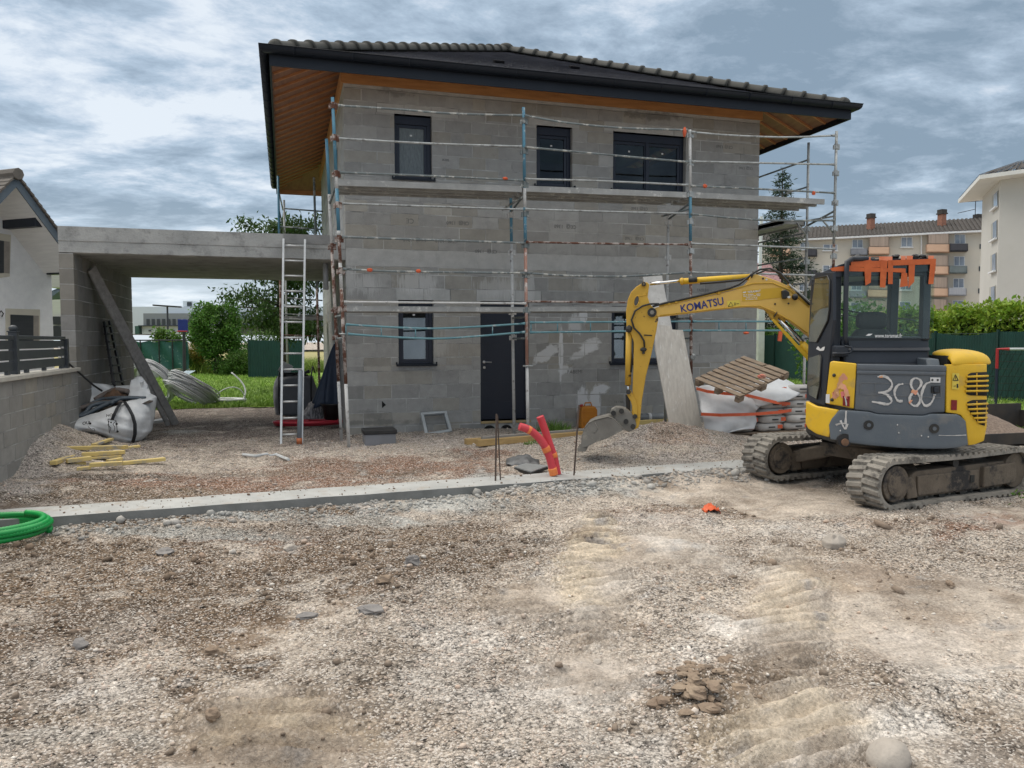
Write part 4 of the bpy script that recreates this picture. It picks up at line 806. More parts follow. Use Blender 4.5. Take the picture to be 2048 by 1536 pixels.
rl=thing('membrane_roll','grey wrapped roll lying at the wall foot behind the bucket','roll',(5.9,-.35,0)); seg('roll_body',[(5.55,-.35,.19),(6.55,-.35,.19)],.075,mat('grey_film',(.22,.235,.25),(.30,.31,.32),scale=3,rough=.45,c3=(.08,.085,.09),c3scale=5),rl,16); seg('wrap_band',[(5.72,-.35,.19),(5.78,-.35,.19)],.079,STK,rl,16)
TIM=mat('construction_timber',(.44,.30,.13),(.33,.22,.09),scale=2.2,rough=.8,stretch=(1,7,7),c3=(.25,.22,.19),c3scale=1.3,c3lo=.55,c3hi=.68); TIMG=mat('greyed_timber',(.30,.28,.25),(.23,.21,.19),scale=3,rough=.9,stretch=(1,8,8))
YEL=mat('yellow_batten',(.62,.49,.20),(.54,.40,.14),scale=2,rough=.75,c3=(.29,.285,.28),c3scale=2.2,c3lo=.50,c3hi=.62)
def plank(name,a,b,w,h,m,label,cat='plank',group=None,up=(0,0,1)):
    t=MB(); t.beam(a,b,w,h,up); return tag(t.build(name,m,bevel=.004),label,cat,group)
plank('timber_beam',(1.84,-2.22,.06),(5.9,-1.28,.10),.10,.10,TIM,'long yellow timber beam nearest the kerb, running under the bucket','timber beam')
plank('timber_beam',(1.98,-1.98,.08),(4.1,-1.5,.10),.09,.10,TIMG,'greyed timber beam lying behind the long yellow beam','timber beam')
plank('timber_beam',(1.72,-1.92,.05),(2.1,-1.86,.05),.12,.09,TIM,'short timber offcut whose raw end pokes out left of the beams','offcut')
plank('timber_beam',(4.9,-.75,.12),(6.3,-.72,.13),.12,.10,YEL,'yellow board under the grey roll behind the gravel mound','board')
# leaning boards
def lean(pts,off,name,m,label,th=.03):
    nn=Vector((0,1,-.24)).normalized(); c=nn.dot(Vector((0,-2.42+off,0))); P=[Vector(onp(u,v,tuple(nn),c)) for u,v in pts]; t=MB(); t.prism(P,nn*th); return tag(t.build(name,m,bevel=.003),label,'board')
BRD=mat('cement_splashed_board',(.55,.52,.47),(.44,.41,.37),scale=2.,rough=.85,stretch=(9,9,1),c3=(.66,.65,.62),c3scale=2.2,c3lo=.56,c3hi=.7); BRD2=mat('pale_board',(.56,.55,.53),(.44,.43,.41),scale=6,rough=.85,c3=(.25,.24,.22),c3scale=14,c3lo=.62,c3hi=.7)
lean([(1286,554),(1324,551),(1345,660),(1395,884),(1346,884),(1304,640)],.05,'leaning_board',BRD2,'taller speckled white board leaning behind the wide notched board')
lean([(1308,648),(1342,652),(1343,659),(1366,660),(1412,893),(1347,893),(1311,700)],0,'leaning_board',BRD,'wide notched pale board leaning on the scaffold beside the excavator arm')
# ---- pallet of bags
SACK=mat('paper_sack',(.50,.485,.465),(.40,.385,.365),scale=4,rough=.7,bump=1,bscale=9); TARP=mat('white_woven_sheet',(.66,.67,.68),(.56,.57,.58),scale=2.5,rough=.55,bump=.8,bscale=9)
BC=Vector((6.75,-2.25,0)); 
def sack(c,sx,sy,h,rz,label,stripe=True):
    th=thing('cement_bag',label,'bag',c,'cement bags stacked under the white sheet'); m=MB(); R=[]; n=28
    for j,(t,k) in enumerate(((0,.80),(.12,.93),(.35,1),(.65,1),(.88,.93),(1,.80))):
        row=[]
        for i in range(n+1):
            a=2*math.pi*(i%n)/n; ca,sa=math.cos(a),math.sin(a); q=1/(abs(ca)**6+abs(sa)**6)**(1/6); row.append(Vector((ca*q*sx/2*k,sa*q*sy/2*k,h*t+.012*mnoise.noise(Vector((ca*3+c[0]*7,sa*3,t*2+c[2]*5))))))
        R.append(row)
    m.grid(R); m.poly(R[0][:-1]); m.poly(R[-1][:-1]); M=Matrix.Translation(Vector(c))@Matrix.Rotation(rz,4,'Z'); m.xf(M); o=m.build('bag_paper',SACK,th,smooth=True)
    if stripe:
        s=MB(); s.b2(sx*.22,sx*.40,-sy/2-.004,-sy/2+.02,h*.30,h*.80); s.xf(M); s.build('orange_print',ORT,th)
        s=MB(); s.b2(-sx*.12,sx*.12,-sy/2-.005,-sy/2+.02,h*.42,h*.6); s.xf(M); s.build('black_print',BLKP,th)
row_names=['lowest','second lowest','third','fourth','fifth','sixth','topmost']
for k in range(6):
    for j in range(3):
        x=BC.x-.30+j*.56+random.uniform(-.02,.02)-.12+(.04*(k%2)); sack((x,BC.y-.26+random.uniform(-.02,.02),.14+k*.128),.54,.40,.125,random.uniform(-.13,.13),'pale cement bag with orange print, %s layer, %s column of the sheeted stack'%(row_names[k],('left','middle','right')[j]),stripe=True)
pl_=thing('pallet','plain wooden pallet carrying the cement bag stack on the ground','pallet',(BC.x+.1,BC.y,0))
WOODP=mat('pallet_wood',(.29,.225,.165),(.20,.15,.11),scale=2.4,rough=.9,stretch=(1,7,7),c3=(.09,.07,.055),c3scale=7,c3lo=.62,c3hi=.7)
m=MB()
for j in range(5): m.b2(BC.x-.65,BC.x+.8,BC.y-.48+j*.2,BC.y-.36+j*.2,.10,.125)
m.build('deck_board',WOODP,pl_)
for x in (-.6,.05,.72):
    m=MB(); m.b2(BC.x+x,BC.x+x+.1,BC.y-.5,BC.y+.5,.0,.10); m.build('bearer',WOODP,pl_)
tp=thing('cover_sheet','white woven sheet with orange straps wrapped round the cement bag stack','sheet',(BC.x-.3,BC.y-.5,0))
def drape(rows,name,amp=.02,fr=5.,m_=TARP,par=tp,n=8,solid=.004):
    """bicubic-ish sheet through pixel/plane points given as world vectors"""
    R=[]
    a=np.array([[list(p) for p in r] for r in rows]); U=np.linspace(0,len(rows)-1,(len(rows)-1)*n+1); V=np.linspace(0,len(rows[0])-1,(len(rows[0])-1)*n+1)
    def ev(A,t):
        i=min(int(t),len(A)-2); s=t-i; p1,p2=A[i],A[i+1]; p0=A[i-1] if i else 2*p1-p2; p3=A[i+2] if i+2<len(A) else 2*p2-p1
        return .5*((2*p1)+(p2-p0)*s+(2*p0-5*p1+4*p2-p3)*s*s+(3*p1-p0-3*p2+p3)*s**3)
    for u in U:
        r=ev(a,u); row=[]
        for v in V:
            p=Vector(ev(r,v)); row.append(p+Vector((.3,-1,.3))*amp*(mnoise.noise(p*fr)+.6*mnoise.noise(Vector((p.x*fr*.9+p.z*fr*2.6,p.y,3)))))
        R.append(row)
    m=MB(); m.grid(R); return m.build(name,m_,par,smooth=True,solid=solid)
def T(u,v,y=-2.78): return PY(u,v,y)
drape([[T(1392,772,-2.3),T(1430,770,-2.6),T(1480,775,-2.6),T(1540,768,-2.5),T(1570,775,-2.4)],[T(1398,800,-2.4),T(1432,800,-2.8),T(1475,800,-2.85),T(1505,802,-2.85),T(1518,815,-2.80)],[T(1403,828),T(1440,830,-2.88),T(1480,829,-2.86),T(1500,828),T(1512,826,-2.75)],[T(1408,850),T(1445,850,-2.95),T(1482,846,-2.9),T(1506,848),T(1513,842,-2.75)],[T(1413,885),T(1432,888,-2.98),T(1448,870,-2.95),T(1480,860,-2.9),T(1508,858)]],'front_fold',.022)
drape([[T(1525,752,-2.5),T(1568,758,-2.45),T(1603,777,-2.5)],[T(1505,772,-2.75),T(1555,780,-2.78),T(1601,786,-2.7)],[T(1495,788,-2.82),T(1538,798,-2.85),T(1578,800,-2.8)],[T(1500,808,-2.82),T(1520,812,-2.85),T(1545,806,-2.8)]],'side_flap',.015)
def strap(pts,w=.035):
    m=MB(); a=[T(*p) for p in pts]; R=[[p+Vector((0,-.012,w/2)) for p in a],[p+Vector((0,-.016,-w/2)) for p in a]]; m.grid(R); m.build('strap',ORT,tp,solid=.004)
strap([(1392,777,-2.4),(1415,783,-2.82),(1450,787,-2.92),(1486,789,-2.94),(1520,797,-2.92),(1552,805,-2.82),(1588,808,-2.6)],.05)
strap([(1401,828,-2.82),(1440,830,-2.95),(1480,829,-2.93),(1510,828,-2.85),(1560,824,-2.82),(1597,818,-2.55)],.05)
# ---- tilted empty pallet on top
F_=PD(1478,793,11.75); L_=PD(1388,757,12.15); R_=PD(1579,743,12.35); T_=L_+R_-F_
tpal=thing('pallet','weathered empty wooden pallet lying tilted on top of the cement bags','pallet',(F_+T_)/2)
ex=(F_-L_); ey=(T_-L_); nz=ex.cross(ey).normalized(); nz=nz if nz.z>0 else -nz
nS=9
for i in range(nS):
    t0=i/nS+.012; t1=(i+1)/nS-.022; a=L_+ey*t0; b=a+ex*(1+random.uniform(-.02,.02)); c=L_+ey*t1+ex*(1+random.uniform(-.02,.02)); d=L_+ey*t1
    if i==8: b=a+ex*.5; c=d+ex*.52
    m=MB(); m.prism([a,b,c,d],-nz*.02); m.build('slat',WOODP,tpal,bevel=.003)
a=L_+ey*(8/9+.012)+ex*.56; m=MB(); m.prism([a,a+ex*.44,a+ex*.44+ey*.085,a+ey*.085],-nz*.02); m.build('slat',WOODP,tpal)
for s in (.03,.47,.92):
    m=MB(); p=L_+ex*s; m.prism([p-nz*.021,p+ey-nz*.021,p+ey-nz*.04,p-nz*.04],ex*.08); m.build('stringer',WOODP,tpal)
    for t in (.01,.45,.90):
        m=MB(); p=L_+ex*(s-.01)+ey*t; m.prism([p-nz*.041,p+ex*.1-nz*.041,p+ex*.1+ey*.1-nz*.041,p+ey*.1-nz*.041],-nz*.085); m.build('block',WOODP,tpal,bevel=.004)
k=MB(); q=PD(1523,755,11.98)+nz*.02; k.ball(q,(.07,.05,.035),9,6,jit=.4); tag(k.build('rag',mat('red_rag',(.45,.10,.06),(.6,.35,.28),scale=9,rough=.9)),'small crumpled red wrapper on the tilted pallet','wrapper')
# ================================================================ EXCAVATOR
EXC=thing('mini_excavator','yellow and grey tracked mini excavator with orange tape over its cab, bucket resting on gravel','excavator',(5.95,-6.35,-.1))
_h=math.radians(20); XF=Vector((math.sin(_h),math.cos(_h),0)); XL=Vector((-XF.y,XF.x,0)); XM=Vector((5.89,-6.31,0))
def lw(x,y,z): return XM+XF*x+XL*y+Vector((0,0,z))
def rp(u,v,c): return Vector(onp(u,v,tuple(XF),XF.dot(XM)+c))
def lp(u,v,c): return Vector(onp(u,v,tuple(XL),XL.dot(XM)+c))
def tail(y,x0): return x0+.10*y*y+2.6*max(0,abs(y+.0)-.70)**2
def rc(u,v,x0):
    c=x0
    for _ in range(12):
        p=rp(u,v,c); y=(p-XM).dot(XL); c=.5*c+.5*min(tail(y,x0),.3)
    return p
def interp(line,t):
    d=[0]
    for a,b in zip(line[:-1],line[1:]): d.append(d[-1]+math.hypot(b[0]-a[0],b[1]-a[1]))
    s=t*d[-1]
    for i in range(len(line)-1):
        if s<=d[i+1]+1e-9:
            k=(s-d[i])/max(1e-9,d[i+1]-d[i]); return (line[i][0]+(line[i+1][0]-line[i][0])*k,line[i][1]+(line[i+1][1]-line[i][1])*k)
    return line[-1]
def interpx(line,u):
    for a,b in zip(line[:-1],line[1:]):
        if a[0]<=u<=b[0]: return a[1]+(b[1]-a[1])*(u-a[0])/max(1e-6,b[0]-a[0])
    return line[0][1] if u<line[0][0] else line[-1][1]
def panel(name,top,bot,x0,m,par=EXC,cols=30,rows=6,solid=.05,bevel=.012,f=None,byx=False):
    f=f or (lambda u,v:rc(u,v,x0)); R=[]
    for j in range(rows+1):
        r=[]
        for i in range(cols+1):
            if byx:
                u=top[0][0]+(top[-1][0]-top[0][0])*i/cols; a=(u,interpx(top,u)); b=(u,interpx(bot,u))
            else: a=interp(top,i/cols); b=interp(bot,i/cols)
            s=j/rows; r.append(f(a[0]+(b[0]-a[0])*s,a[1]+(b[1]-a[1])*s))
        R.append(r)
    mb=MB(); mb.grid(R); o=mb.build(name,m,par,smooth=True,recalc=False)
    q=o.modifiers.new('thick','SOLIDIFY'); q.thickness=solid; q.offset=-1 
    # face outwards (towards the rear)
    n=o.data.polygons[len(o.data.polygons)//2].normal
    if n.dot(XF)>0 and f.__code__.co_name!='side': o.data.flip_normals()
    if bevel:
        b=o.modifiers.new('bevel','BEVEL'); b.width=bevel; b.segments=2; b.limit_method='ANGLE'; b.angle_limit=math.radians(50)
    return o
YELP=mat('excavator_yellow',(.72,.45,.022),(.64,.39,.018),scale=2.2,rough=.5,c3=(.34,.24,.11),c3scale=4,c3lo=.55,c3hi=.85,bump=.12,bscale=60); YELD=mat('worn_yellow',(.60,.36,.04),(.50,.29,.03),scale=3,rough=.6,c3=(.07,.04,.015),c3scale=8,c3lo=.62,c3hi=.67)
YBOOM=mat('boom_yellow',(.70,.44,.10),(.62,.385,.085),scale=1.6,rough=.5,c3=(.32,.21,.08),c3scale=6,c3lo=.66,c3hi=.8)
CWG=mat('counterweight_grey',(.098,.118,.140),(.118,.138,.158),scale=2.5,rough=.6,c3=(.19,.185,.175),c3scale=4,c3lo=.54,c3hi=.8,bump=.2,bscale=70); HOODG=mat('hood_grey',(.088,.103,.122),(.105,.12,.138),scale=1.8,rough=.55,c3=(.16,.16,.155),c3scale=3,c3lo=.52,c3hi=.8,bump=.15,bscale=80)
CABD=mat('cab_dark',(.016,.021,.031),(.024,.03,.042),scale=2.5,rough=.45,c3=(.05,.052,.055),c3scale=5,c3lo=.6,c3hi=.8); RUB=mat('dusty_rubber',(.21,.195,.17),(.31,.285,.25),scale=4,rough=.92,bump=.7,bscale=40,c3=(.075,.07,.063),c3scale=5,c3lo=.5,c3hi=.65,lo=.3,hi=.7); FRD=mat('muddy_frame',(.10,.08,.06),(.155,.125,.095),scale=4,rough=.9,bump=.6,bscale=30,c3=(.028,.026,.026),c3scale=3,c3lo=.52,c3hi=.62)
DKM=mat('dark_steel',(.03,.03,.03),(.05,.047,.042),scale=6,rough=.6,metal=.3); BKT=mat('worn_bucket_steel',(.21,.20,.18),(.145,.135,.12),scale=3,rough=.7,metal=.15,c3=(.34,.315,.27),c3scale=4,c3lo=.52,c3hi=.68,bump=.3,bscale=50); CHR=mat('chrome_rod',(.72,.72,.72),(.62,.62,.62),scale=10,rough=.14,metal=1)
HOSE=mat('hydraulic_hose',(.012,.012,.012),(.03,.029,.028),scale=9,rough=.5)
# ---- undercarriage
_t=math.radians(9); XT=Vector((math.cos(_t),math.sin(_t),0)); XN=Vector((-XT.y,XT.x,0))
def track(near,base,w=.40,L0=2.06,H=.56):
    """base: ground point under the left idler on the face towards the viewer; the belt extends away from it"""
    r=H/2; path=[]; n=22; off=Vector((0,0,r))
    def pt(s):   # s along loop 0..1 -> (t, z, normal angle)
        per=2*L0+2*math.pi*r; d=(s%1)*per
        if d<L0: return d,-r,-math.pi/2
        d-=L0
        if d<math.pi*r: a=-math.pi/2+d/r; return L0+r*math.cos(a),r*math.sin(a),a
        d-=math.pi*r
        if d<L0:
            sag=-.015*math.sin(math.pi*d/L0); return L0-d,r+sag,math.pi/2
        d-=L0; a=math.pi/2+d/r; return r*math.cos(a),r*math.sin(a),a
    o=Vector(base)+off
    def W(t,z,k): return o+XT*t+Vector((0,0,z))+XN*k
    nl=62; m=MB(); R=[]
    for i in range(nl*3+1):
        t,z,a=pt(i/(nl*3)); ni=Vector((math.cos(a),math.sin(a))); q=lambda rr,k: W(t-ni.x*rr,z-ni.y*rr,k)
        R.append([q(.028,0.0),q(.028,w),q(.062,w),q(.062,0),q(.028,0)])
    m.grid(R)
    per=2*L0+2*math.pi*r
    for i in range(nl):
        for side in (0,1):
            s=(i+.5*side)/nl; t,z,a=pt(s); ni=Vector((math.cos(a),math.sin(a))); tv=XT*(-ni.y)+Vector((0,0,ni.x)); nv=XT*ni.x+Vector((0,0,ni.y))
            c0,c1=(.0,.205) if side==0 else (.195,.40); P=[]
            b0,b1=.034,.020
            for (k) in (c0,c1):
                sk=(.018 if k in (0.,.40) else -.006)
                base_=W(t-ni.x*.03,z-ni.y*.03,k); P.append((base_-tv*b0+tv*sk,base_+tv*b0+tv*sk,base_+tv*b1+nv*.030+tv*sk,base_-tv*b1+nv*.030+tv*sk))
            m.prism(P[0],P[1][0]-P[0][0]) if False else None
            b=len(m.v); m.v+= [tuple(x) for x in P[0]+P[1]]
            m.face((b,b+1,b+2,b+3)); m.face((b+7,b+6,b+5,b+4))
            for j in range(4): m.face((b+j,b+4+j,b+4+(j+1)%4,b+(j+1)%4))
    tr=m.build('track',RUB,EXC)
    g=MB()
    for i in range(nl):
        s=(i+.25)/nl; t,z,a=pt(s); ni=Vector((math.cos(a),math.sin(a))); R_=Matrix((XT*(-ni.y)+Vector((0,0,ni.x)),XN,XT*ni.x+Vector((0,0,ni.y)))).transposed(); g.box(W(t-ni.x*.075,z-ni.y*.075,w/2),(.035,.10,.03),R_)
    g.build('guide_lug',RUB,tr)
    y0=.055 if near else .06
    f=MB(); zz=lambda z:z-r
    # long side frame: chamfered box
    prof=[(.30,.11),(.36,.10),(1.86,.10),(1.96,.16),(1.98,.36),(1.90,.40),(.40,.385),(.30,.33)]
    f.prism([W(t,zz(z),y0+.02) for t,z in prof],XN*(w-.12)); f.prism([W(t,zz(z),y0-.005) for t,z in ((.42,.12),(1.42,.12),(1.42,.335),(.40,.335))],XN*.03); f.prism([W(t,zz(z),y0-.03) for t,z in ((1.47,.13),(2.02,.14),(2.06,.22),(2.03,.38),(1.47,.36))],XN*.06); f.prism([W(t,zz(z),y0-.015) for t,z in ((.24,.10),(.40,.105),(.36,.27),(.30,.33),(.20,.33))],XN*.05)
    f.build('track_frame',FRD,tr,bevel=.012)
    k=MB(); k.tube([W(.04,zz(.28),y0-.03),W(.04,zz(.28),w-.06)],.195,26); k.tube([W(.04,zz(.28),y0-.045),W(.04,zz(.28),y0-.02)],.14,22); k.build('idler_wheel',FRD,tr,bevel=.01)
    k=MB(); k.tube([W(L0,zz(.28),y0),W(L0,zz(.28),w-.06)],.2,20); k.build('drive_sprocket',FRD,tr)
    for t in (.5,.85,1.2,1.55):
        k=MB(); k.tube([W(t,zz(.105),y0+.03),W(t,zz(.105),w-.08)],.055,12); k.build('roller',DKM,tr)
    k=MB(); k.tube([W(1.05,zz(.43),y0+.02),W(1.05,zz(.43),w-.1)],.05,12); k.build('carrier_roller',DKM,tr)
    k=MB(); k.prism([W(t,zz(z),y0-.012) for t,z in ((1.26,.2),(1.33,.2),(1.33,.28),(1.26,.28))],XN*.012); k.build('access_hole',BLKP,tr)
    return o
tn=track(True,Vector((5.06,-7.52,-.115))); tf=track(False,Vector((4.86,-5.83,-.075)))
uc=(tn+tf)/2+XT*1.0+XN*.2
m=MB(); m.tube([Vector((uc.x,uc.y,.38)),Vector((uc.x,uc.y,.50))],.46,30); m.box(Vector((uc.x,uc.y,.33)),(.95,1.0,.16),Matrix.Rotation(_t,3,'Z'))
for s in (-1,1):
    for k in (-.45,.45):
        a=Vector((uc.x,uc.y,.36))+XT*k*.5+XN*s*.3; b=Vector((uc.x,uc.y,.20))+XT*k*1.3+XN*s*.80; m.beam(a,b,.26,.16)
m.build('carbody',FRD,EXC,bevel=.02)
bl=MB(); c=uc+XT*1.62; c.z=0
pr=[(.10,.0),(.0,.06),(-.03,.18),(.02,.30),(.06,.345),(.085,.34),(.05,.29),(.0,.18),(.04,.07),(.12,.0)]
bl.prism([c+XT*a+XN*(-.98)+Vector((0,0,z-.03)) for a,z in pr],XN*1.96)
for s in (-.45,.45): bl.beam(c+XN*s+Vector((0,0,.15)),uc*1+XT*.5+XN*s+Vector((0,0,.16-uc.z)),.10,.10)
bl.build('dozer_blade',DKM,EXC,bevel=.006)
# ---- slew body core
m=MB(); ol=[]
for a in np.linspace(0,2*math.pi,41)[:-1]:
    ca,sa=math.cos(a),math.sin(a); q=1/(abs(ca)**4+abs(sa)**4)**.25; ol.append((ca*q*.86-.04,sa*q*.74+.0))
m.prism([lw(x,y,.50) for x,y in ol],(0,0,.30)); m.prism([lw(x*.97-.0,y*.95,.80) for x,y in ol],(0,0,.14)); m.prism([lw(min(x,.1)*.93,y*.88,.94) for x,y in ol],(0,0,.42)); m.build('slew_body',DKM,EXC)
panel('counterweight',[(1657,850),(1662,838),(1678,820),(1740,824),(1756,829),(1848,832),(1864,828),(1918,829),(1932,842)],[(1660,879),(1676,881),(1700,886),(1740,891),(1800,896),(1850,898),(1888,898),(1915,896),(1937,890)],-1.03,CWG,cols=40,rows=8,solid=.12,bevel=.03)
for u,v in ((1737,850),(1868,857)):
    p=rc(u,v,-1.03); a=p-XF*.012; k=MB(); k.tube([a,a+XF*.03],.052,20); k.build('bolt_recess',DKM,EXC,smooth=False); k=MB(); k.tube([a-XF*.004,a+XF*.02],.022,10); k.build('bolt',CWG,EXC)
p=rc(1689,884,-1.03); k=MB(); k.tube([p-XF*.01+Vector((0,0,.02)),p+XF*.1+Vector((0,0,.02))],.075,20); k.build('exhaust_opening',BLKP,EXC); k=MB(); k.tube([p-XF*.03+Vector((0,0,.0)),p+XF*.12+Vector((0,0,.0))],.04,14); k.build('exhaust_pipe',mat('rusty_exhaust',(.22,.12,.07),(.10,.06,.04),scale=9,rough=.9),EXC)
hood=panel('engine_hood',[(1715,728),(1893,731)],[(1709,820),(1740,823),(1756,828),(1848,831),(1863,826),(1890,825)],-1.0,HOODG,cols=36,rows=8,solid=.06,bevel=.014)
panel('hood_ridge',[(1714,741),(1892,744)],[(1714,748),(1892,751)],-1.012,HOODG,hood,cols=24,rows=1,solid=.02,bevel=.004)
panel('hood_ridge',[(1714,729),(1893,732)],[(1714,740),(1893,743)],-1.008,HOODG,hood,cols=24,rows=1,solid=.02,bevel=.004)
LNE=mat('faint_line',(.17,.18,.19),(.11,.12,.13),scale=12,rough=.7)
def stroke(pts,r,m,par,x0,name='paint_mark',n=6,smooth=True,fl=None):
    Q=[]
    for i in range(len(pts)-1):
        p0=pts[max(0,i-1)]; p1=pts[i]; p2=pts[i+1]; p3=pts[min(len(pts)-1,i+2)]
        for k in range(n):
            s=k/n; Q.append([.5*((2*p1[j])+(p2[j]-p0[j])*s+(2*p0[j]-5*p1[j]+4*p2[j]-p3[j])*s*s+(3*p1[j]-p0[j]-3*p2[j]+p3[j])*s**3) for j in (0,1)] if smooth else [p1[j]+(p2[j]-p1[j])*s for j in (0,1)])
    Q.append(list(pts[-1])); f=fl or (lambda u,v:rc(u,v,x0)); W_=[f(*q)-XF*.004 for q in Q]; R=[]
    for i,p in enumerate(W_):
        d=(W_[min(i+1,len(W_)-1)]-W_[max(i-1,0)]).normalized(); s=d.cross(XF).normalized(); rr=r*(1+.3*math.sin(i*.37+r*900)+.15*math.sin(i*1.7)); R.append([p+s*rr,p-XF*.0015,p-s*rr])
    mb=MB(); mb.grid(R); return mb.build(name,m,par,smooth=True,recalc=False)
SPW=mat('white_spray',(.60,.58,.56),(.36,.36,.36),scale=16,rough=.8,lo=.4,hi=.75); SPP=mat('pink_spray',(.72,.30,.22),(.60,.36,.16),scale=9,rough=.8)
def z5(*p): return [(1580+x/4.376,690+y/4.376) for x,y in p]
XH=-1.004
stroke(z5((765,280),(800,270),(850,285),(890,330),(885,370),(850,405),(770,418)),.0115,SPW,hood,XH); stroke(z5((770,415),(840,430),(880,470),(885,500),(850,518),(790,508),(715,495)),.0115,SPW,hood,XH)
stroke(z5((990,340),(945,350),(915,400),(920,450),(945,488),(985,490)),.0115,SPW,hood,XH)
stroke(z5((1090,405),(1060,360),(1065,310),(1100,290),(1140,310),(1145,350),(1110,395),(1060,435),(1045,485),(1070,525),(1110,530),(1135,490),(1125,440),(1090,400)),.0115,SPW,hood,XH)
stroke(z5((1225,325),(1185,345),(1155,410),(1150,480),(1180,530),(1220,520),(1250,480),(1265,430)),.0115,SPW,hood,XH)
stroke(z5((1062,400),(1110,420)),.02,SPP,hood,XH-.002); stroke(z5((1045,490),(1060,500)),.02,SPP,hood,XH-.002); stroke(z5((780,282),(810,276)),.012,SPP,hood,XH-.002)
stroke(z5((615,330),(1320,345),(1320,460),(612,432),(615,330)),.004,LNE,hood,XH,name='faint_outline',smooth=False); stroke(z5((745,335),(742,435)),.004,LNE,hood,XH,name='faint_outline',smooth=False)
def quadmark(name,pts,x0,m,par,off=.006,f=None):
    f=f or (lambda u,v:rc(u,v,x0)); mb=MB(); mb.poly([f(u,v)-XF*off for u,v in pts]); return mb.build(name,m,par,recalc=False)
quadmark('white_label',z5((1225,283),(1315,285),(1313,330),(1225,328)),XH,STK,hood)
for x in (1243,1290): k=MB(); p=rc(*z5((x,306))[0],XH)-XF*.009; k.tube([p,p+XF*.002],.012,10); k.build('pictogram',DKM,hood)
k=MB(); p=rc(*z5((1272,390))[0],XH); k.box(p-XF*.006,(.09,.012,.075),Matrix((XL,XF,Vector((0,0,1)))).transposed()); k.build('latch_recess',BLKP,hood); k=MB(); k.box(p-XF*.02,(.05,.02,.06),Matrix((XL,XF,Vector((0,0,1)))).transposed()); k.build('latch',CABD,hood,bevel=.006)
k=MB(); p=rc(*z5((1265,435))[0],XH); k.ball(p-XF*.01,.012,8,6); k.build('lock',STEEL,hood)
# yellow panels
lpnl=panel('left_rear_panel',[(1659,725),(1663,722),(1714,727)],[(1650,807),(1680,812),(1708,818)],-1.0,YELP,cols=16,rows=6,solid=.05,bevel=.014)
for pp_ in ([(395,470),(420,380),(450,300),(490,270)],[(430,350),(480,380),(500,450)]): stroke(z5(*pp_),.03,SPP,lpnl,-1.006)
stroke(z5((375,420),(400,400),(420,440),(390,460),(375,420)),.012,SPP,lpnl,-1.007); quadmark('pink_block',z5((440,410),(490,400),(500,470),(445,460)),-1.0,mat('pink_paint',(.75,.22,.2),rough=.8),lpnl,.009)
REDR=mat('red_reflector',(.22,.006,.008),(.16,.005,.006),scale=30,rough=.25)
quadmark('reflector',z5((460,445),(522,450),(518,540),(458,530)),-1.0,REDR,lpnl,.010); stroke(z5((478,450),(490,500),(492,530)),.006,SPW,lpnl,-1.013)
for x,y in ((385,265),(367,480)): k=MB(); p=rc(*z5((x,y))[0],-1.0); k.ball(p-XF*.003,.02,10,6); k.build('bolt',DKM,lpnl)
quadmark('white_plate',z5((312,430),(345,430),(345,510),(310,505)),-1.0,STK,lpnl,.007)
panel('left_skirt',[(1611,802),(1630,812),(1677,820)],[(1610,847),(1616,858),(1632,868),(1657,875)],-1.0,YELP,cols=18,rows=6,solid=.05,bevel=.02)
stroke(z5((490,575),(485,690)),.012,SPW,EXC,-1.035); stroke(z5((400,700),(450,685),(510,695)),.008,SPW,EXC,-1.035); stroke(z5((440,660),(470,720),(485,730),(500,690)),.010,SPW,EXC,-1.035)
stroke(z5((1300,790),(1420,792),(1540,788)),.004,SPW,EXC,-1.035,name='scratch')
for x,y in ((940,700),(952,770),(1150,795),(1210,805),(440,750)): k=MB(); k.ball(rc(*z5((x,y))[0],-1.036),(.008,.008,.010),6,5); k.build('paint_chip',SPW,EXC)
rpn=panel('right_rear_panel',[(1893,731),(1894,722),(1900,710),(1974,722)],[(1892,825),(1921,829),(1934,848),(1937,891),(1968,882),(1973,850)],-1.0,YELP,cols=24,rows=8,solid=.05,bevel=.014) if False else None
rpn=panel('right_rear_panel',[(1893,729),(1974,728)],[(1892,825),(1910,827),(1922,830),(1932,845),(1936,891),(1950,889),(1968,882),(1974,852)],-1.0,YELP,cols=40,rows=10,solid=.05,bevel=.012,byx=True)
# lid on top of the radiator box, seen from slightly above
m=MB(); top=[(1861,704),(1886,706),(1950,708),(1965,712),(1973,722),(1974,730),(1893,731),(1884,728)]
f_=[rp(u,v,-.80 if u<1890 else -.9) for u,v in ((1866,705),(1950,709),(1968,714))]
R=[[lw(-.45,-.37,1.50),lw(-.45,-.42,1.56),lw(-.45,-.62,1.57),lw(-.45,-.84,1.54),lw(-.45,-.90,1.46)],[lw(-.80,-.37,1.50),lw(-.80,-.42,1.57),lw(-.80,-.62,1.57),lw(-.74,-.84,1.54),lw(-.68,-.90,1.46)],[lw(-.96,-.37,1.46),lw(-.96,-.42,1.52),lw(-.92,-.62,1.52),lw(-.82,-.84,1.49),lw(-.72,-.90,1.44)],[lw(-.985,-.37,1.40),lw(-.985,-.42,1.40),lw(-.94,-.62,1.41),lw(-.85,-.84,1.41),lw(-.74,-.90,1.41)]]
m.grid(R); m.build('radiator_lid',YELP,EXC,smooth=True,solid=.04,sub=2)
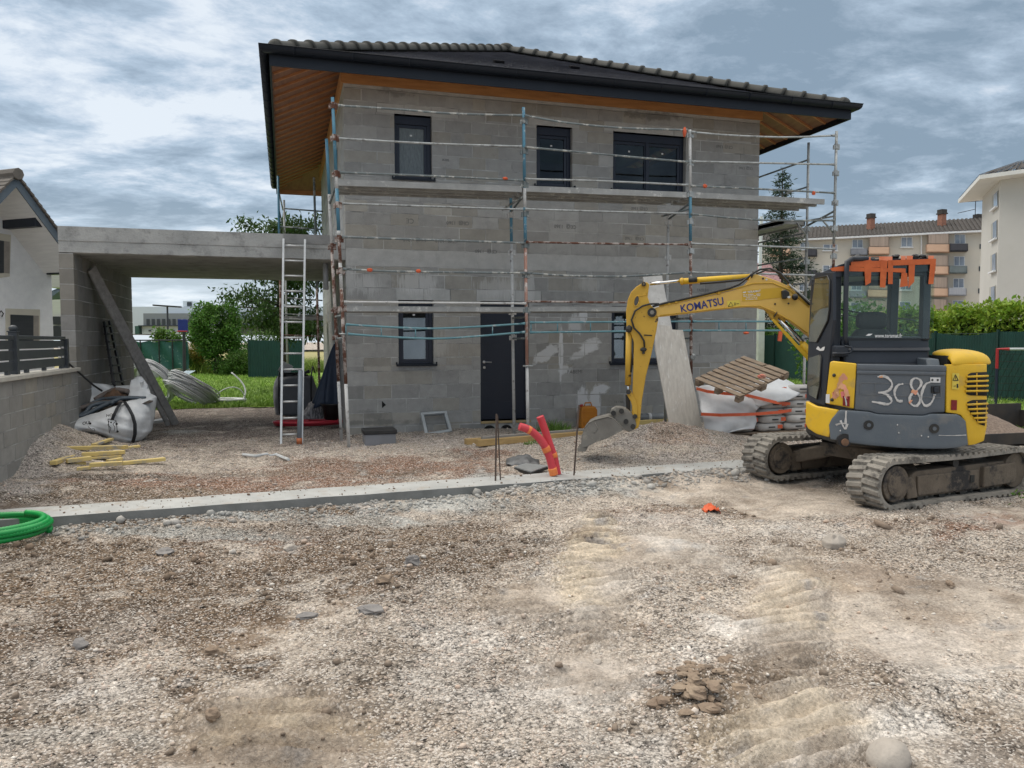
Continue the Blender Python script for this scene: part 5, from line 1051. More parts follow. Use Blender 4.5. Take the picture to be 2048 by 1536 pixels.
m=MB(); m.prism([lw(-.9,-.30,1.36),lw(-.3,-.30,1.36),lw(-.3,-.30,1.50),lw(-.85,-.30,1.47)],XL*.14); m.build('hood_top',CWG,EXC,bevel=.01); m=MB(); m.prism([lw(-.90,-.36,.95),lw(-.47,-.36,.95),lw(-.47,-.82,.95),lw(-.70,-.82,.95),lw(-.86,-.62,.95)],(0,0,.56)); m.build('radiator_box',DKM,EXC)
GRL=mat('grille_dark',(.012,.012,.013),rough=.9)
panel('grille_opening',z5((1560,258),(1590,242),(1725,236)),z5((1545,430),(1580,442),(1725,445)),-1.006,GRL,rpn,cols=12,rows=3,solid=.006,bevel=0)
panel('grille_opening',z5((1552,500),(1600,482),(1722,478)),z5((1560,560),(1650,690),(1705,708)),-1.006,GRL,rpn,cols=12,rows=3,solid=.006,bevel=0)
for y0,y1,xl,xr in ((278,270,1545,1728),(320,312,1535,1728),(362,356,1530,1728),(403,400,1532,1727),(522,512,1545,1724),(562,556,1555,1722),(600,594,1580,1720),(640,636,1605,1718),(676,672,1640,1712)):
    mb=MB(); a=z5((xl,y0),((xl+xr)/2,(y0+y1)/2),(xr,y1)); W_=[rc(u,v,-1.0)-XF*.012 for u,v in a]; mb.tube(W_,.013,6); mb.build('grille_slat',YELP,rpn,smooth=True)
for pts in (z5((1632,245),(1632,440)),z5((1632,490),(1640,680))): mb=MB(); mb.tube([rc(u,v,-1.0)-XF*.004 for u,v in pts],.008,6); mb.build('grille_stay',YELD,rpn)
WARN=mat('warning_yellow',(.72,.56,.08),rough=.5)
w_=quadmark('warning_sticker',z5((1418,245),(1478,247),(1474,390),(1414,386)),-1.0,WARN,rpn,.008)
stroke(z5((1447,258),(1425,310),(1470,310),(1447,258)),.004,BLKP,rpn,-1.008,name='warning_triangle',smooth=False); stroke(z5((1446,275),(1446,300)),.004,BLKP,rpn,-1.008,name='warning_triangle',smooth=False); stroke(z5((1432,360),(1450,358)),.004,BLKP,rpn,-1.008,name='pictogram',smooth=False); stroke(z5((1464,340),(1465,375)),.007,BLKP,rpn,-1.008,name='pictogram',smooth=False)
quadmark('reflector',z5((1408,480),(1460,482),(1457,570),(1405,568)),-1.0,REDR,rpn,.008)
# ---- cab
YL,YR,XB,XFr=.80,-.33,-.62,.31
cab=MB()
def bar(a,b,w=.06,h=.06,M_=None): (M_ or cab).beam(lw(*a),lw(*b),w,h)
zt=2.44; zb=1.38
# plinth below the rear glass
m=MB(); P=[(YL-.02),(YR)]; m.prism([lw(XB-.02,YL-.16,1.40),lw(XB-.02,YR+.03,1.40),lw(XB+.03,YR+.02,1.70),lw(XB+.03,YL-.12,1.70)],XF*1.0); cabin=m.build('cab',CABD,EXC,bevel=.025)
m=MB(); m.prism([lw(XB-.03,YL-.16,1.56),lw(XB-.03,YR+.03,1.56),lw(XB-.005,YR+.03,1.60),lw(XB-.005,YL-.16,1.60)],XF*.05); m.prism([lw(XB-.02,YR+.03,1.36),lw(XB-.02,YL-.1,1.36),lw(XB+.1,YL-.1,1.36),lw(XB+.1,YR+.03,1.36)],(0,0,.06)); m.build('cab_trim',CABD,cabin,bevel=.01)
m=MB(); m.tube([rp(u,v,-.72) for u,v in ((1665,707),(1690,707),(1701,705),(1705,699),(1702,694),(1690,692))],.012,8); m.build('grab_rail',CABD,cabin,smooth=True)
m=MB(); c=rp(1680,702,-.66); m.box(c,(.16,.12,.13),Matrix((XL,XF,Vector((0,0,1)))).transposed()); m.build('hinge_box',CABD,cabin,bevel=.02)
# roof slab with sloping left shoulder
m=MB(); ro=[(XB+.02,YR),(XFr,YR),(XFr,YL-.06),(XB+.02,YL-.06)]
R=[[lw(XB-.02,YL-.02,2.40),lw(XFr,YL-.02,2.36)],[lw(XB-.02,YL-.06,2.53),lw(XFr,YL-.06,2.48)],[lw(XB-.02,YL-.26,2.585),lw(XFr,YL-.26,2.53)],[lw(XB-.03,.2,2.60),lw(XFr,.2,2.55)],[lw(XB-.03,YR+.08,2.60),lw(XFr,YR+.08,2.55)],[lw(XB-.02,YR,2.54),lw(XFr,YR,2.49)],[lw(XB-.02,YR,2.46),lw(XFr,YR,2.44)]]
m.grid(R); m.poly([r[0] for r in R]); m.poly([r[1] for r in R][::-1]); m.poly([R[0][0],R[0][1],R[-1][1],R[-1][0]]); m.build('roof',CABD,cabin,bevel=.012)
# pillars
def pil(name,a,b,w,h,mm=CABD): m=MB(); m.beam(lw(*a),lw(*b),w,h,up=tuple(XF)); return m.build(name,mm,cabin,bevel=.012)
pil('rear_pillar',(XB+.07,YL-.07,1.38),(XB+.07,YL-.07,2.5),.10,.10); pil('rear_pillar',(XB+.06,YR+.07,1.68),(XB+.06,YR+.07,2.44),.085,.11); pil('front_pillar',(XFr-.05,YR+.10,1.2),(XFr-.08,YR+.10,2.44),.10,.12); pil('front_pillar',(XFr-.05,YL-.05,1.2),(XFr-.14,YL-.05,2.44),.06,.06)
pil('mid_rail',(XFr-.03,YR+.05,2.40),(XFr-.03,YL-.05,2.40),.08,.08); pil('mid_rail',(XFr-.02,YR+.05,1.62),(XFr-.02,YL-.05,1.62),.03,.03); pil('mid_rail',(XB+.06,YR+.05,1.70),(XB+.06,YL-.05,1.70),.05,.07); pil('mid_rail',(XB+.05,YR+.05,2.43),(XB+.05,YL-.05,2.43),.05,.08)
m=MB(); m.tube([lw(XB-.03,.42,2.60),lw(XB-.06,.60,2.60),lw(XB-.07,.66,2.56),lw(XB-.07,.665,2.4),lw(XB-.07,.66,1.72),lw(XB-.05,.63,1.60)],.028,10); m.build('hose_conduit',CABD,cabin,smooth=True)
CGL=glass('cab_glass',(.88,.94,.915),r0=.016); CGD=glass('cab_glass_dark',(.45,.56,.56))
m=MB(); m.prism([rp(1684,540,XB-.03),rp(1700,525,XB-.03),rp(1869,517,XB-.03),rp(1864,600,XB-.03),rp(1857,677,XB-.03),rp(1700,675,XB-.03),rp(1685,668,XB-.03)],XF*.008); rg=m.build('rear_window',CGL,cabin)
m=MB(); m.prism([lw(XB,YR-.004,1.70),lw(XFr-.05,YR-.004,1.70),lw(XFr-.1,YR-.004,2.44),lw(XB,YR-.004,2.44)],XL*.008); m.build('side_window',CGL,cabin)
m=MB(); m.prism([lw(XFr,YR+.05,1.64),lw(XFr,YL-.05,1.64),lw(XFr-.05,YL-.05,2.40),lw(XFr-.05,YR+.05,2.40)],XF*.008); m.build('windscreen',CGL,cabin)
# lettering on the rear window
p0=rp(1749.5,675.3,XB-.041); lettering('window_lettering','www.teramat.fr',p0,-XL,Vector((0,0,1)),.302,mat('white_letters',(.8,.8,.8),rough=.5),rg,.001,bold=.012,height=.045)
m=MB(); m.poly([rp(u,v,XB-.04) for u,v in ((1731,671.5),(1737,667.5),(1745.5,667.5),(1740,671.5))]); m.build('logo_mark',MATS['white_letters'],rg)
# orange tape over the top of the rear window and roof edge
def z4(*p): return [(1580+x/6.4,490+y/6.4) for x,y in p]
ORT2=mat('orange_duct_tape',(.56,.12,.025),(.46,.09,.018),scale=9,rough=.55,bump=.6,bscale=20)
k=0
for pts in (((510,300),(560,285),(690,270),(960,290),(1480,300),(1480,355),(1300,345),(690,335),(540,335)),((780,215),(960,205),(1240,200),(1240,285),(960,285),(700,275),(700,262),(780,262)),((945,190),(1045,195),(1035,480),(965,520)),((1160,190),(1250,200),(1220,545),(1150,540)),((1255,190),(1320,195),(1315,500),(1255,500)),((1430,345),(1500,360),(1510,525),(1405,540)),((1520,230),(1600,235),(1590,470),(1515,550)),((1300,195),(1870,175),(1865,245),(1320,262)),((1795,240),(1868,240),(1835,500),(1770,500)),((1040,285),(1160,290),(1160,345),(1040,345))):
    k+=1; m=MB(); mid=[rp(u,v,XB-.046-.0015*(k%5)) for u,v in z4(*pts)]; m.poly(mid); m.build('tape_strip',ORT2,rg,solid=.001)
for x0,x1,y0,y1 in ((890,1030,150,205),(1140,1310,145,200),(1420,1480,150,195),(1490,1570,140,190),(1770,1840,140,190)):
    a,b=rp(*z4((x0,y1))[0],XB-.045),rp(*z4((x1,y1))[0],XB-.045); h=.055; m=MB(); m.grid([[a,b],[a+Vector((0,0,.045)),b+Vector((0,0,.045))],[a+Vector((0,0,.072))+XF*.25,b+Vector((0,0,.072))+XF*.25]]); m.build('tape_strip',mat('pink_orange_tape',(.80,.26,.14),(.72,.18,.07),scale=8,rough=.5),cabin,solid=.002)
for u,v in z4((860,155),(1040,185),(1350,150),(1600,150),(1700,150),(1250,190)): m=MB(); m.ball(rp(u,v,XB+.02),(.05,.04,.028),8,6,jit=.4,seed=int(u)); m.build('roof_clip',BLKP,cabin)
# seat and controls
SEAT=mat('seat_black',(.018,.019,.019),(.028,.029,.029),scale=8,rough=.8)
hd=MB(); c=rp(1743,641,-.18); 
def rbox(mb,c,sx,sy,sz,e=4,n=20):
    R=[]
    for j in range(n//2+1):
        t=-1+2*j/(n//2); z=math.copysign(1-(1-abs(t))**1.6,t); k=(1-abs(z)**e)**(1/e) if abs(z)<1 else 0.02
        R.append([c+XL*math.copysign(abs(math.cos(a))**(2/e),math.cos(a))*sx*k+XF*math.copysign(abs(math.sin(a))**(2/e),math.sin(a))*sy*k+Vector((0,0,z*sz)) for a in np.linspace(0,2*math.pi,n*2+1)])
    mb.grid(R)
rbox(hd,c,.175,.07,.105); rbox(hd,c-Vector((0,0,.42)),.24,.09,.34); rbox(hd,c-Vector((0,0,.70))+XF*.2,.25,.25,.08); hd.build('seat',SEAT,cabin,smooth=True)
m=MB()
for s in (.08,-.08): m.tube([c+XL*s-Vector((0,0,.2)),c+XL*s],.012,6)
m.tube([lw(.15,.55,1.3),lw(.12,.52,1.75),lw(.10,.5,1.85)],.02,8); m.tube([lw(.15,-.1,1.3),lw(.12,-.1,1.75)],.02,8); m.box(lw(.1,.62,1.62),(.12,.3,.2)); m.tube([lw(-.1,.70,1.2),lw(-.15,.70,1.95)],.018,8)
m.build('controls',BLKP,cabin)
m=MB(); m.tube([lw(XFr-.06,-.15,1.75),lw(XFr-.06,.1,1.96),lw(XFr-.06,.35,2.0),lw(XFr-.06,.6,1.88)],.008,6); m.tube([lw(XFr-.06,.66,2.12),lw(XFr-.06,0,1.99),lw(XFr-.06,-.5,1.93)],.010,6); m.build('wiper',BLKP,cabin)
# door on the left flank
def door_pts(pts,c): return [lp(u,v,c) for u,v in pts]
m=MB(); outer_=[(1632,545),(1666,544),(1666,640),(1661,690),(1656,735),(1649,811),(1612,800),(1615,730),(1617,684),(1622,610),(1627,556)]
in1=[(1631,556),(1655,552),(1660,562),(1659,620),(1656,640),(1634,684),(1618,683),(1624,610)]; in2=[(1618,716),(1640,709),(1643,716),(1640,770),(1634,798),(1619,790),(1615,770)]
m.prism(door_pts(outer_,YL),-XL*.04); dr=m.build('door',CABD,cabin,bevel=.01)
for i_ in (in1,in2): m=MB(); m.prism(door_pts(i_,YL+.004),XL*.004); m.build('door_glass',mat('door_glass',(.10,.105,.075),(.03,.045,.045),scale=2.2,rough=.06,spec=.8,stretch=(1,1,.4),lo=.4,hi=.6),dr)
for pts in ([(1631,556),(1655,552),(1660,562),(1659,620),(1656,640),(1634,684)],[(1640,709),(1643,716),(1640,770),(1634,798)]):
    m=MB(); m.tube(door_pts(pts,YL+.008),.012,6); m.build('glass_seal',BLKP,dr,smooth=True)
m=MB(); q=door_pts([(1632,698),(1636,692),(1641,698),(1646,694),(1650,693),(1648,701),(1640,702)],YL+.006); m.poly(q); m.build('door_logo',STK,dr)
m=MB(); q=door_pts([(1640,775),(1642,775),(1641,795),(1638,795)],YL+.006); m.poly(q); m.build('door_handle',BLKP,dr)
# ---- boom group: it hangs from the swing post, turned far to the left
b0=Vector((6.32,-5.62,0)); b1=PZ(1165,893,.2); bd=(b1-b0); bd.z=0; bd.normalize(); bn=Vector((-bd.y,bd.x,0)); bn=bn if bn.y>0 else -bn   # bn points away from the viewer
def bp(u,v,o=0.): return Vector(onp(u,v,tuple(bn),bn.dot(b0)+o))
def plate(name,pts,o,th,m,par=EXC,bevel=.008): mb=MB(); mb.prism([bp(u,v,o) for u,v in pts],bn*th); return mb.build(name,m,par,bevel=bevel)
m=MB(); bs=b0-bd*.22; m.tube([bs+Vector((0,0,.45)),bs+Vector((0,0,1.1))],.10,16); m.box(bs+Vector((0,0,.75))-XF*.15,(.2,.3,.5)); m.build('swing_post',YELD,EXC,bevel=.02)
boomp=[(1316,614),(1330,610),(1370,603),(1430,589),(1470,579.5),(1488,572),(1497,562),(1503,549),(1512,548.5),(1526,552),(1542,557),(1560,563.5),(1580,574),(1600,590),(1622,612),(1660,655),(1680,700),(1672,716),(1617,671),(1600,657),(1578,641),(1560,632),(1545,625),(1530,618.5),(1516,615.5),(1500,614),(1478,615.5),(1430,620.5),(1370,628),(1316,634),(1309,630),(1307,622),(1309,616)]
boom=plate('boom',boomp,-.085,.17,YBOOM,bevel=.012)
stroke_b=lambda pts,r,m,par,o=-.09,name='paint_mark',**k: None
def bline(pts,r,m,name,par,o): mb=MB(); mb.tube([bp(u,v,o) for u,v in pts],r,8); return mb.build(name,m,par,smooth=True)
bline([(1318,612),(1370,601),(1430,587),(1475,576),(1505,567),(1545,566),(1580,580),(1618,614)],.010,YELD,'weld_edge',boom,-.088); bline([(1320,631),(1430,618),(1480,612.5),(1520,612),(1545,622),(1580,640),(1614,666)],.008,YELD,'weld_edge',boom,-.088)
# lower bracket and swing cylinder
plate('cylinder_bracket',[(1526,615),(1545,625),(1560,631),(1572,640),(1568,646),(1556,644),(1545,640),(1537,627)],-.05,.10,YELD,boom)
bline([(1550,629),(1551,629.5)],.045,DKM,'pivot_pin',boom,-.09)
bc=lambda a,b,r,m,n,o=-.02: bline([a,b],r,m,n,boom,o)
bc((1556,636),(1610,694),.028,CHR,'cylinder_rod',-.03); bc((1604,687),(1640,728),.05,YELP,'boom_cylinder',-.03); plate('cylinder_guard',[(1543,640),(1549,638),(1621,716),(1640,740),(1634,745),(1616,722)],-.09,.02,YELP,boom)
bc((1563,636),(1622,700),.014,HOSE,'hydraulic_hose',.03)
# arm cylinder on top
bc((1300,568),(1362,561.5),.022,CHR,'cylinder_rod',0); bc((1360,563),(1500,554),.042,YELP,'arm_cylinder',0); bline([(1362,563),(1366,562.6)],.05,YELD,'cylinder_cap',boom,0)
bline([(1377,560),(1394,559)],.036,DKM,'valve_block',boom,-.045); bline([(1400,567),(1440,564),(1480,560),(1494,556)],.016,HOSE,'hydraulic_hose',boom,-.05)
bline([(1503,549),(1506,550)],.05,DKM,'pivot_pin',boom,-.07)
bline([(1305,613),(1330,606),(1400,591),(1460,576),(1478,569),(1492,558),(1505,547),(1520,539),(1540,537),(1560,546),(1575,562),(1600,590),(1620,610)],.014,HOSE,'hydraulic_hose',boom,-.10); bline([(1512,548),(1530,541),(1552,543),(1572,560),(1598,588),(1622,610)],.012,HOSE,'hydraulic_hose',boom,-.03)
bline([(1330,607),(1400,592),(1455,579)],.009,mat('steel_line',(.35,.35,.34),rough=.4,metal=.6),'hydraulic_line',boom,-.075); bline([(1578,568),(1600,588),(1622,608)],.016,MATS['steel_line'],'hydraulic_line',boom,-.10)
for u,v in ((1338,607),(1352,603.5),(1437,585),(1580,571)): m=MB(); m.box(bp(u,v,-.08),(.04,.05,.04)); m.build('hose_clamp',YELD,boom)
# work lamp, stickers and lettering on the boom
m=MB(); m.prism([bp(u,v,-.16) for u,v in ((1564,581),(1572,579),(1579,584),(1580,592),(1572,598),(1565,597))],bn*.08); m.build('work_lamp',BLKP,boom,bevel=.012); m=MB(); m.ball(bp(1590,594,-.13),(.04,.04,.045),10,7); m.build('horn',BLKP,boom,smooth=True); m=MB(); m.prism([bp(u,v,-.165) for u,v in ((1574,594),(1579,591.5),(1582,594),(1578,597))],bn*.006); m.build('lamp_tag',STK,boom)
for u,v in ((1550,608),(1526,557),(1533,559),(1577,607)): m=MB(); q=bp(u,v,-.088); m.tube([q,q-bn*.006],.013,10); m.build('bolt',DKM if u!=1533 else STK,boom)
xd=(bp(1447,606)-bp(1363,622)).normalized(); xd0=Vector((-bd.x,-bd.y,0)); yd=Vector((0,0,1)); yd=(yd-xd*yd.dot(xd)).normalized()
NAVYP=mat('navy_lettering',(.012,.022,.15),(.016,.028,.18),scale=20,rough=.5)
wd=(bp(1447,606)-bp(1363,625)).length
lettering('maker_lettering','KOMATSU',bp(1363,625.5,-.089),xd,yd,wd,NAVYP,boom,.001,bold=.018,height=.105)
STY=mat('rental_sticker',(.60,.36,.02),(.55,.33,.02),scale=4,rough=.5); m=MB(); m.poly([bp(u,v,-.0885) for u,v in ((1484,581),(1563,575),(1563,595),(1525,599),(1525,600),(1484,603))]); m.build('sticker',STY,boom)
xd2=(bp(1521,580)-bp(1494,583)).normalized(); yd2=(Vector((0,0,1))-xd2*xd2.z).normalized()
lettering('sticker_lettering','TERAMAT',bp(1494.5,586.5,-.0905),xd2,yd2,(bp(1521,580)-bp(1494.5,583)).length,STK,boom,.0006,bold=.02,shear=.2)
m=MB(); m.poly([bp(u,v,-.0905) for u,v in ((1485,586),(1487,583.5),(1493,583),(1491,586))]); m.build('logo_mark',STK,boom)
for v,ua,ub in ((590.5,1486,1522),(593.5,1487,1521),(597.,1492,1515),(600.,1491,1516)):
    m=MB(); n_=int((ub-ua)/1.4)
    for i in range(n_):
        if random.random()<.85: u=ua+i*1.4; m.poly([bp(u,v-(u-1486)*.05,-.0905),bp(u+1.0,v-(u-1486)*.05,-.0905),bp(u+1.0,v-1.6-(u-1486)*.05,-.0905),bp(u,v-1.6-(u-1486)*.05,-.0905)])
    m.build('sticker_small_print',STK,boom)
m=MB(); m.poly([bp(u,v,-.0885) for u,v in ((1454,602),(1480,599.5),(1481,611.5),(1455,614.5))]); m.build('warning_sticker',WARN,boom)
bline([(1456.5,613),(1461.5,604),(1466.5,612),(1456.5,613)],.004,BLKP,'warning_triangle',boom,-.09); bline([(1470,605),(1470,610.5)],.006,BLKP,'pictogram',boom,-.09); bline([(1473,607.5),(1478,607)],.003,BLKP,'pictogram',boom,-.09)
# arm
armp=[(1284,566.5),(1294,564),(1299,569),(1297,580),(1295.5,594),(1300,608),(1308,617),(1317,630),(1316.5,640),(1312,666),(1302,712),(1292,752),(1284,800),(1280,842),(1277,855),(1269.5,859.5),(1265,852),(1263.5,832),(1265,781),(1267,726),(1267.5,685),(1262,668),(1253,655),(1252,622),(1256,598),(1262,584),(1273,573)]
arm=plate('arm',armp,-.075,.15,YELD,bevel=.012)
def ell_(cu,cv,a,b,ang,n=22): return [(cu+a*math.cos(t)*math.cos(ang)-b*math.sin(t)*math.sin(ang),cv+a*math.cos(t)*math.sin(ang)+b*math.sin(t)*math.cos(ang)) for t in np.linspace(0,2*math.pi,n)[:-1]]
m=MB(); m.prism([bp(u,v,-.077) for u,v in ell_(1273,602,5.2,11,.25)],bn*.002); m.build('lightening_hole',mat('hole_shadow',(.11,.11,.11),(.07,.07,.07),scale=8,rough=1),arm)
bline(ell_(1273,602,5.2,11,.25)+[ell_(1273,602,5.2,11,.25)[0]],.008,YELD,'hole_rim',arm,-.078)
bline([(1287,568),(1287.2,568)],.05,YELD,'pivot_boss',arm,-.10)
for u,v,r in ((1287.5,568.5,.03),(1304,625,.062)):
    m=MB(); q=bp(u,v,-.085); m.tube([q-bn*.03,q],r,16); m.build('pivot_pin',DKM,arm); m=MB(); m.tube([q-bn*.045,q],r*.5,6); m.build('pin_head',BKT,arm)
bline([(1318,607.5),(1300,608),(1285,612),(1270,622),(1263,640),(1268,656),(1280,668),(1288,682),(1289,694)],.0125,HOSE,'hydraulic_hose',arm,-.10)
m=MB(); q=bp(1287,699,-.09); m.ball(q,(.05,.03,.03),8,6,jit=.2); m.tube([q+Vector((0,0,.03)),q-Vector((0,0,.06))],.018,8); m.build('hose_fitting',DKM,arm)
bline([(1288,670),(1304,671)],.008,DKM,'weld_seam',arm,-.077)
for a,b in (((1278,592),(1292,590)),((1292,590),(1296,580))): bline([a,b],.006,YELD,'weld_seam',arm,-.078)
bline([(1258,664),(1256,770)],.045,YELD,'bucket_cylinder',arm,-.02); bline([(1256,768),(1257,788)],.022,CHR,'cylinder_rod',arm,-.02); bline([(1262,660),(1266,668),(1266,700),(1262,745)],.011,HOSE,'hydraulic_hose',arm,-.06); m=MB(); m.ball(bp(1258,658,-.08),(.05,.04,.05),8,6,jit=.25); m.build('cylinder_mount',DKM,arm)
lk=plate('bucket_link',[(1253,782),(1261,780),(1266,790),(1272,802),(1275,818),(1274,834),(1266,834),(1266,820),(1262,804),(1254,790)],-.11,.03,YELD,arm); plate('bucket_link',[(1251,790),(1260,786),(1261,838),(1253,838)],.03,.03,DKM,arm)
for u,v in ((1257,784),(1270,833)): m=MB(); q=bp(u,v,-.12); m.tube([q-bn*.015,q+bn*.2],.032,14); m.build('pivot_pin',DKM,arm)
cp_=plate('quick_coupler',[(1220,824),(1223,818),(1232,813.5),(1243,814.5),(1252,817),(1263,826),(1270,838),(1273,851),(1268,860),(1258,864),(1248,860),(1243,852),(1236,846),(1226,834)],-.11,.22,BKT,bevel=.01)
for u,v in ((1227,826),(1243,822),(1266,853),(1252,843)): m=MB(); q=bp(u,v,-.115); m.tube([q-bn*.03,q],.035,14); m.build('coupler_pin',DKM,cp_)
bkp=[(1162,897),(1163,874),(1168,857),(1177,846),(1189,840),(1216,833.5),(1226,837),(1238,848),(1247,859),(1240,864),(1230,869),(1212,878),(1193,884),(1176,893)]
w=.52; mb=MB(); n=len(bkp); 
A=[bp(u,v,-w/2) for u,v in bkp]; B=[p+bn*w for p in A]
for i in range(0,8): mb.prism([A[i],A[i+1],A[i+1]+Vector((0,0,-.016)),A[i]+Vector((0,0,-.016))],bn*w)
bk=mb.build('bucket',BKT,EXC,smooth=False)
for P in (A,B): mb=MB(); mb.prism(P,bn*(.02 if P is A else -.02)); mb.build('side_plate',BKT,bk,bevel=.004)
mb=MB()
for k in range(4): 
    q=A[0].lerp(A[13],.1)+bn*(.03+k*.13); mb.box(q+Vector((0,0,-.02)),(.1,.07,.05))
mb.build('tooth',BKT,bk)
bline([(1190,845),(1196,857),(1188,866)],.006,BKT,'weld_seam',bk,-w/2-.004); m=MB(); q=bp(1189,862,-w/2); m.tube([q-bn*.01,q],.02,8); m.build('bolt',BKT,bk)
# ================================================================ VEGETATION
def leaf_mat(name,c1,c2):
    m=bpy.data.materials.new(name); m.use_nodes=True; nt=m.node_tree; N=nt.nodes; L=nt.links; p=N['Principled BSDF']; p.inputs['Roughness'].default_value=.55; p.inputs['Specular IOR Level'].default_value=.35
    at=N.new('ShaderNodeAttribute'); at.attribute_name='tone'; tc=N.new('ShaderNodeTexCoord'); nz=N.new('ShaderNodeTexNoise'); nz.inputs['Scale'].default_value=1.3; L.new(tc.outputs['Object'],nz.inputs[0])
    mx=N.new('ShaderNodeMix'); mx.data_type='RGBA'; L.new(nz.outputs[0],mx.inputs[0]); mx.inputs[6].default_value=(*c1,1); mx.inputs[7].default_value=(*c2,1)
    xm=N.new('ShaderNodeMix'); xm.data_type='RGBA'; xm.blend_type='MULTIPLY'; xm.inputs[0].default_value=1; L.new(mx.outputs[2],xm.inputs[6]); L.new(at.outputs['Color'],xm.inputs[7]); L.new(xm.outputs[2],p.inputs['Base Color'])
    t=N.new('ShaderNodeBsdfTranslucent'); L.new(xm.outputs[2],t.inputs[0]); ms=N.new('ShaderNodeMixShader'); ms.inputs[0].default_value=.3; L.new(p.outputs[0],ms.inputs[1]); L.new(t.outputs[0],ms.inputs[2]); L.new(ms.outputs[0],N['Material Output'].inputs[0]); return m
def leaves(name,P,size,m,par=None,droop=.3,seed=0,asp=.5,out=None,at=None,tonev=(.6,1.35)):
    """P (n,3) leaf positions; each leaf two triangles folded along its midrib"""
    g=np.random.default_rng(seed+17); n=len(P); org=np.array(ORG[par.name] if par is not None else at)
    d=g.normal(0,1,(n,3)); 
    if out is not None: d=d*.75+out
    d[:,2]-=droop; d/=np.linalg.norm(d,axis=1)[:,None]+1e-9; u=g.normal(0,1,(n,3)); u-= (u*d).sum(1)[:,None]*d; u/=np.linalg.norm(u,axis=1)[:,None]+1e-9; w=np.cross(d,u)
    s=size*g.uniform(.6,1.3,(n,1)); A=P; B=P+d*s*.5+u*s*asp*.5+w*s*.08; C=P+d*s; D=P+d*s*.5-u*s*asp*.5+w*s*.08
    V=np.stack([A,B,C,D],1).reshape(-1,3)-org; i=np.arange(n)*4; F=np.concatenate([np.stack([i,i+1,i+2],-1),np.stack([i,i+2,i+3],-1)]); t=g.uniform(*tonev,(n,1))*np.array([[1,1,1.]]); t[:,0]*=g.uniform(.85,1.2,n)
    o=npmesh(name,V,F,m,np.concatenate([t,t]),'FACE',False,'tone'); o.location=(0,0,0) if par is not None else Vector(org); ORG[o.name]=Vector(org)
    if par is not None: o.parent=par
    return o
def crown_pts(n,c,r,seed,shell=.45,gap=.42,fr=1.6,flat=None):
    g=np.random.default_rng(seed); out=[]; c=np.array(c,float); r=np.array(r,float)
    while sum(map(len,out))<n:
        d=g.normal(0,1,(n,3)); d/=np.linalg.norm(d,axis=1)[:,None]; k=(shell+(1-shell)*g.random(n)**.7)[:,None]; lump=np.array([1+.42*mnoise.noise(Vector((q*fr*1.3+seed).tolist())) for q in d])[:,None]
        p=d*k*lump; q=c+p*r; nn=np.array([mnoise.noise(Vector((x*fr+seed*1.7).tolist())) for x in q]); out.append(q[nn>gap-.5-.25*g.random(n)])
    return np.concatenate(out)[:n]
BARK=mat('bark',(.09,.07,.055),(.05,.04,.032),scale=8,rough=.95,bump=1,bscale=25)
def trunk(pts,r,par,name='trunk'): m=MB(); m.tube(pts,r,8); return m.build(name,BARK,par,smooth=True)
LF1=leaf_mat('leaf_deep',(.065,.16,.026),(.11,.23,.036)); LF2=leaf_mat('leaf_cherry',(.035,.085,.018),(.07,.13,.028)); LF3=leaf_mat('leaf_hedge',(.16,.27,.028),(.27,.38,.045)); LFH=leaf_mat('leaf_hedge_dark',(.07,.15,.02),(.12,.21,.03)); LF4=leaf_mat('leaf_conifer',(.022,.052,.026),(.04,.075,.034)); LF5=leaf_mat('leaf_gold',(.30,.21,.03),(.16,.19,.03)); LF6=leaf_mat('leaf_weed',(.05,.13,.018),(.10,.19,.03))
# round bush
b=PZ(432,750); bush=thing('round_bush','large round dark green bush at the far edge of the lawn, seen under the carport','bush',b)
s_=29.5/FPX
trunk([b,b+Vector((.05,0,.8)),b+Vector((0,0,1.6))],[.12,.09,.05],bush)
cen=b+Vector((.06,0,2.35)); P=np.concatenate([crown_pts(15000,cen,(1.28,1.2,1.32),1,.55,.32,1.3),crown_pts(5000,b+Vector((.45,.1,1.1)),(.95,.9,1.05),2,.4,.3,1.3)]); leaves('foliage',P,.12,LF1,bush,.35,1,.62,tonev=(.45,1.45))
b2=PZ(400,748); sh=thing('golden_shrub','dried golden brown shrub in front of the round bush','shrub',b2); trunk([b2,b2+Vector((.15,0,.5)),b2+Vector((.1,0,1.1))],[.06,.05,.02],sh); trunk([b2,b2+Vector((-.1,.1,.6)),b2+Vector((-.3,0,1.2))],[.05,.04,.015],sh)
P=crown_pts(5200,b2+Vector((.0,0,1.15)),(.72,.6,.75),5,.3,.38,2.2); leaves('foliage',P,.08,LF5,sh,.1,5,.35)
P=crown_pts(4200,b2+Vector((-.35,.1,.55)),(.65,.5,.6),6,.2,.3,2.2); o=leaves('tall_weeds',P,.16,LF6,None,-.6,6,.2,at=b2+Vector((-.35,.1,0))); tag(o,'tall green weeds at the foot of the golden shrub','weeds')
P=crown_pts(5200,PZ(478,752)+Vector((.1,.3,.45)),(1.1,.6,.7),7,.2,.3,2.2); o=leaves('tall_weeds',P,.16,LF6,None,-.5,7,.25,at=PZ(478,752)); tag(o,'overgrown green weeds right of the round bush, before the fence','weeds')
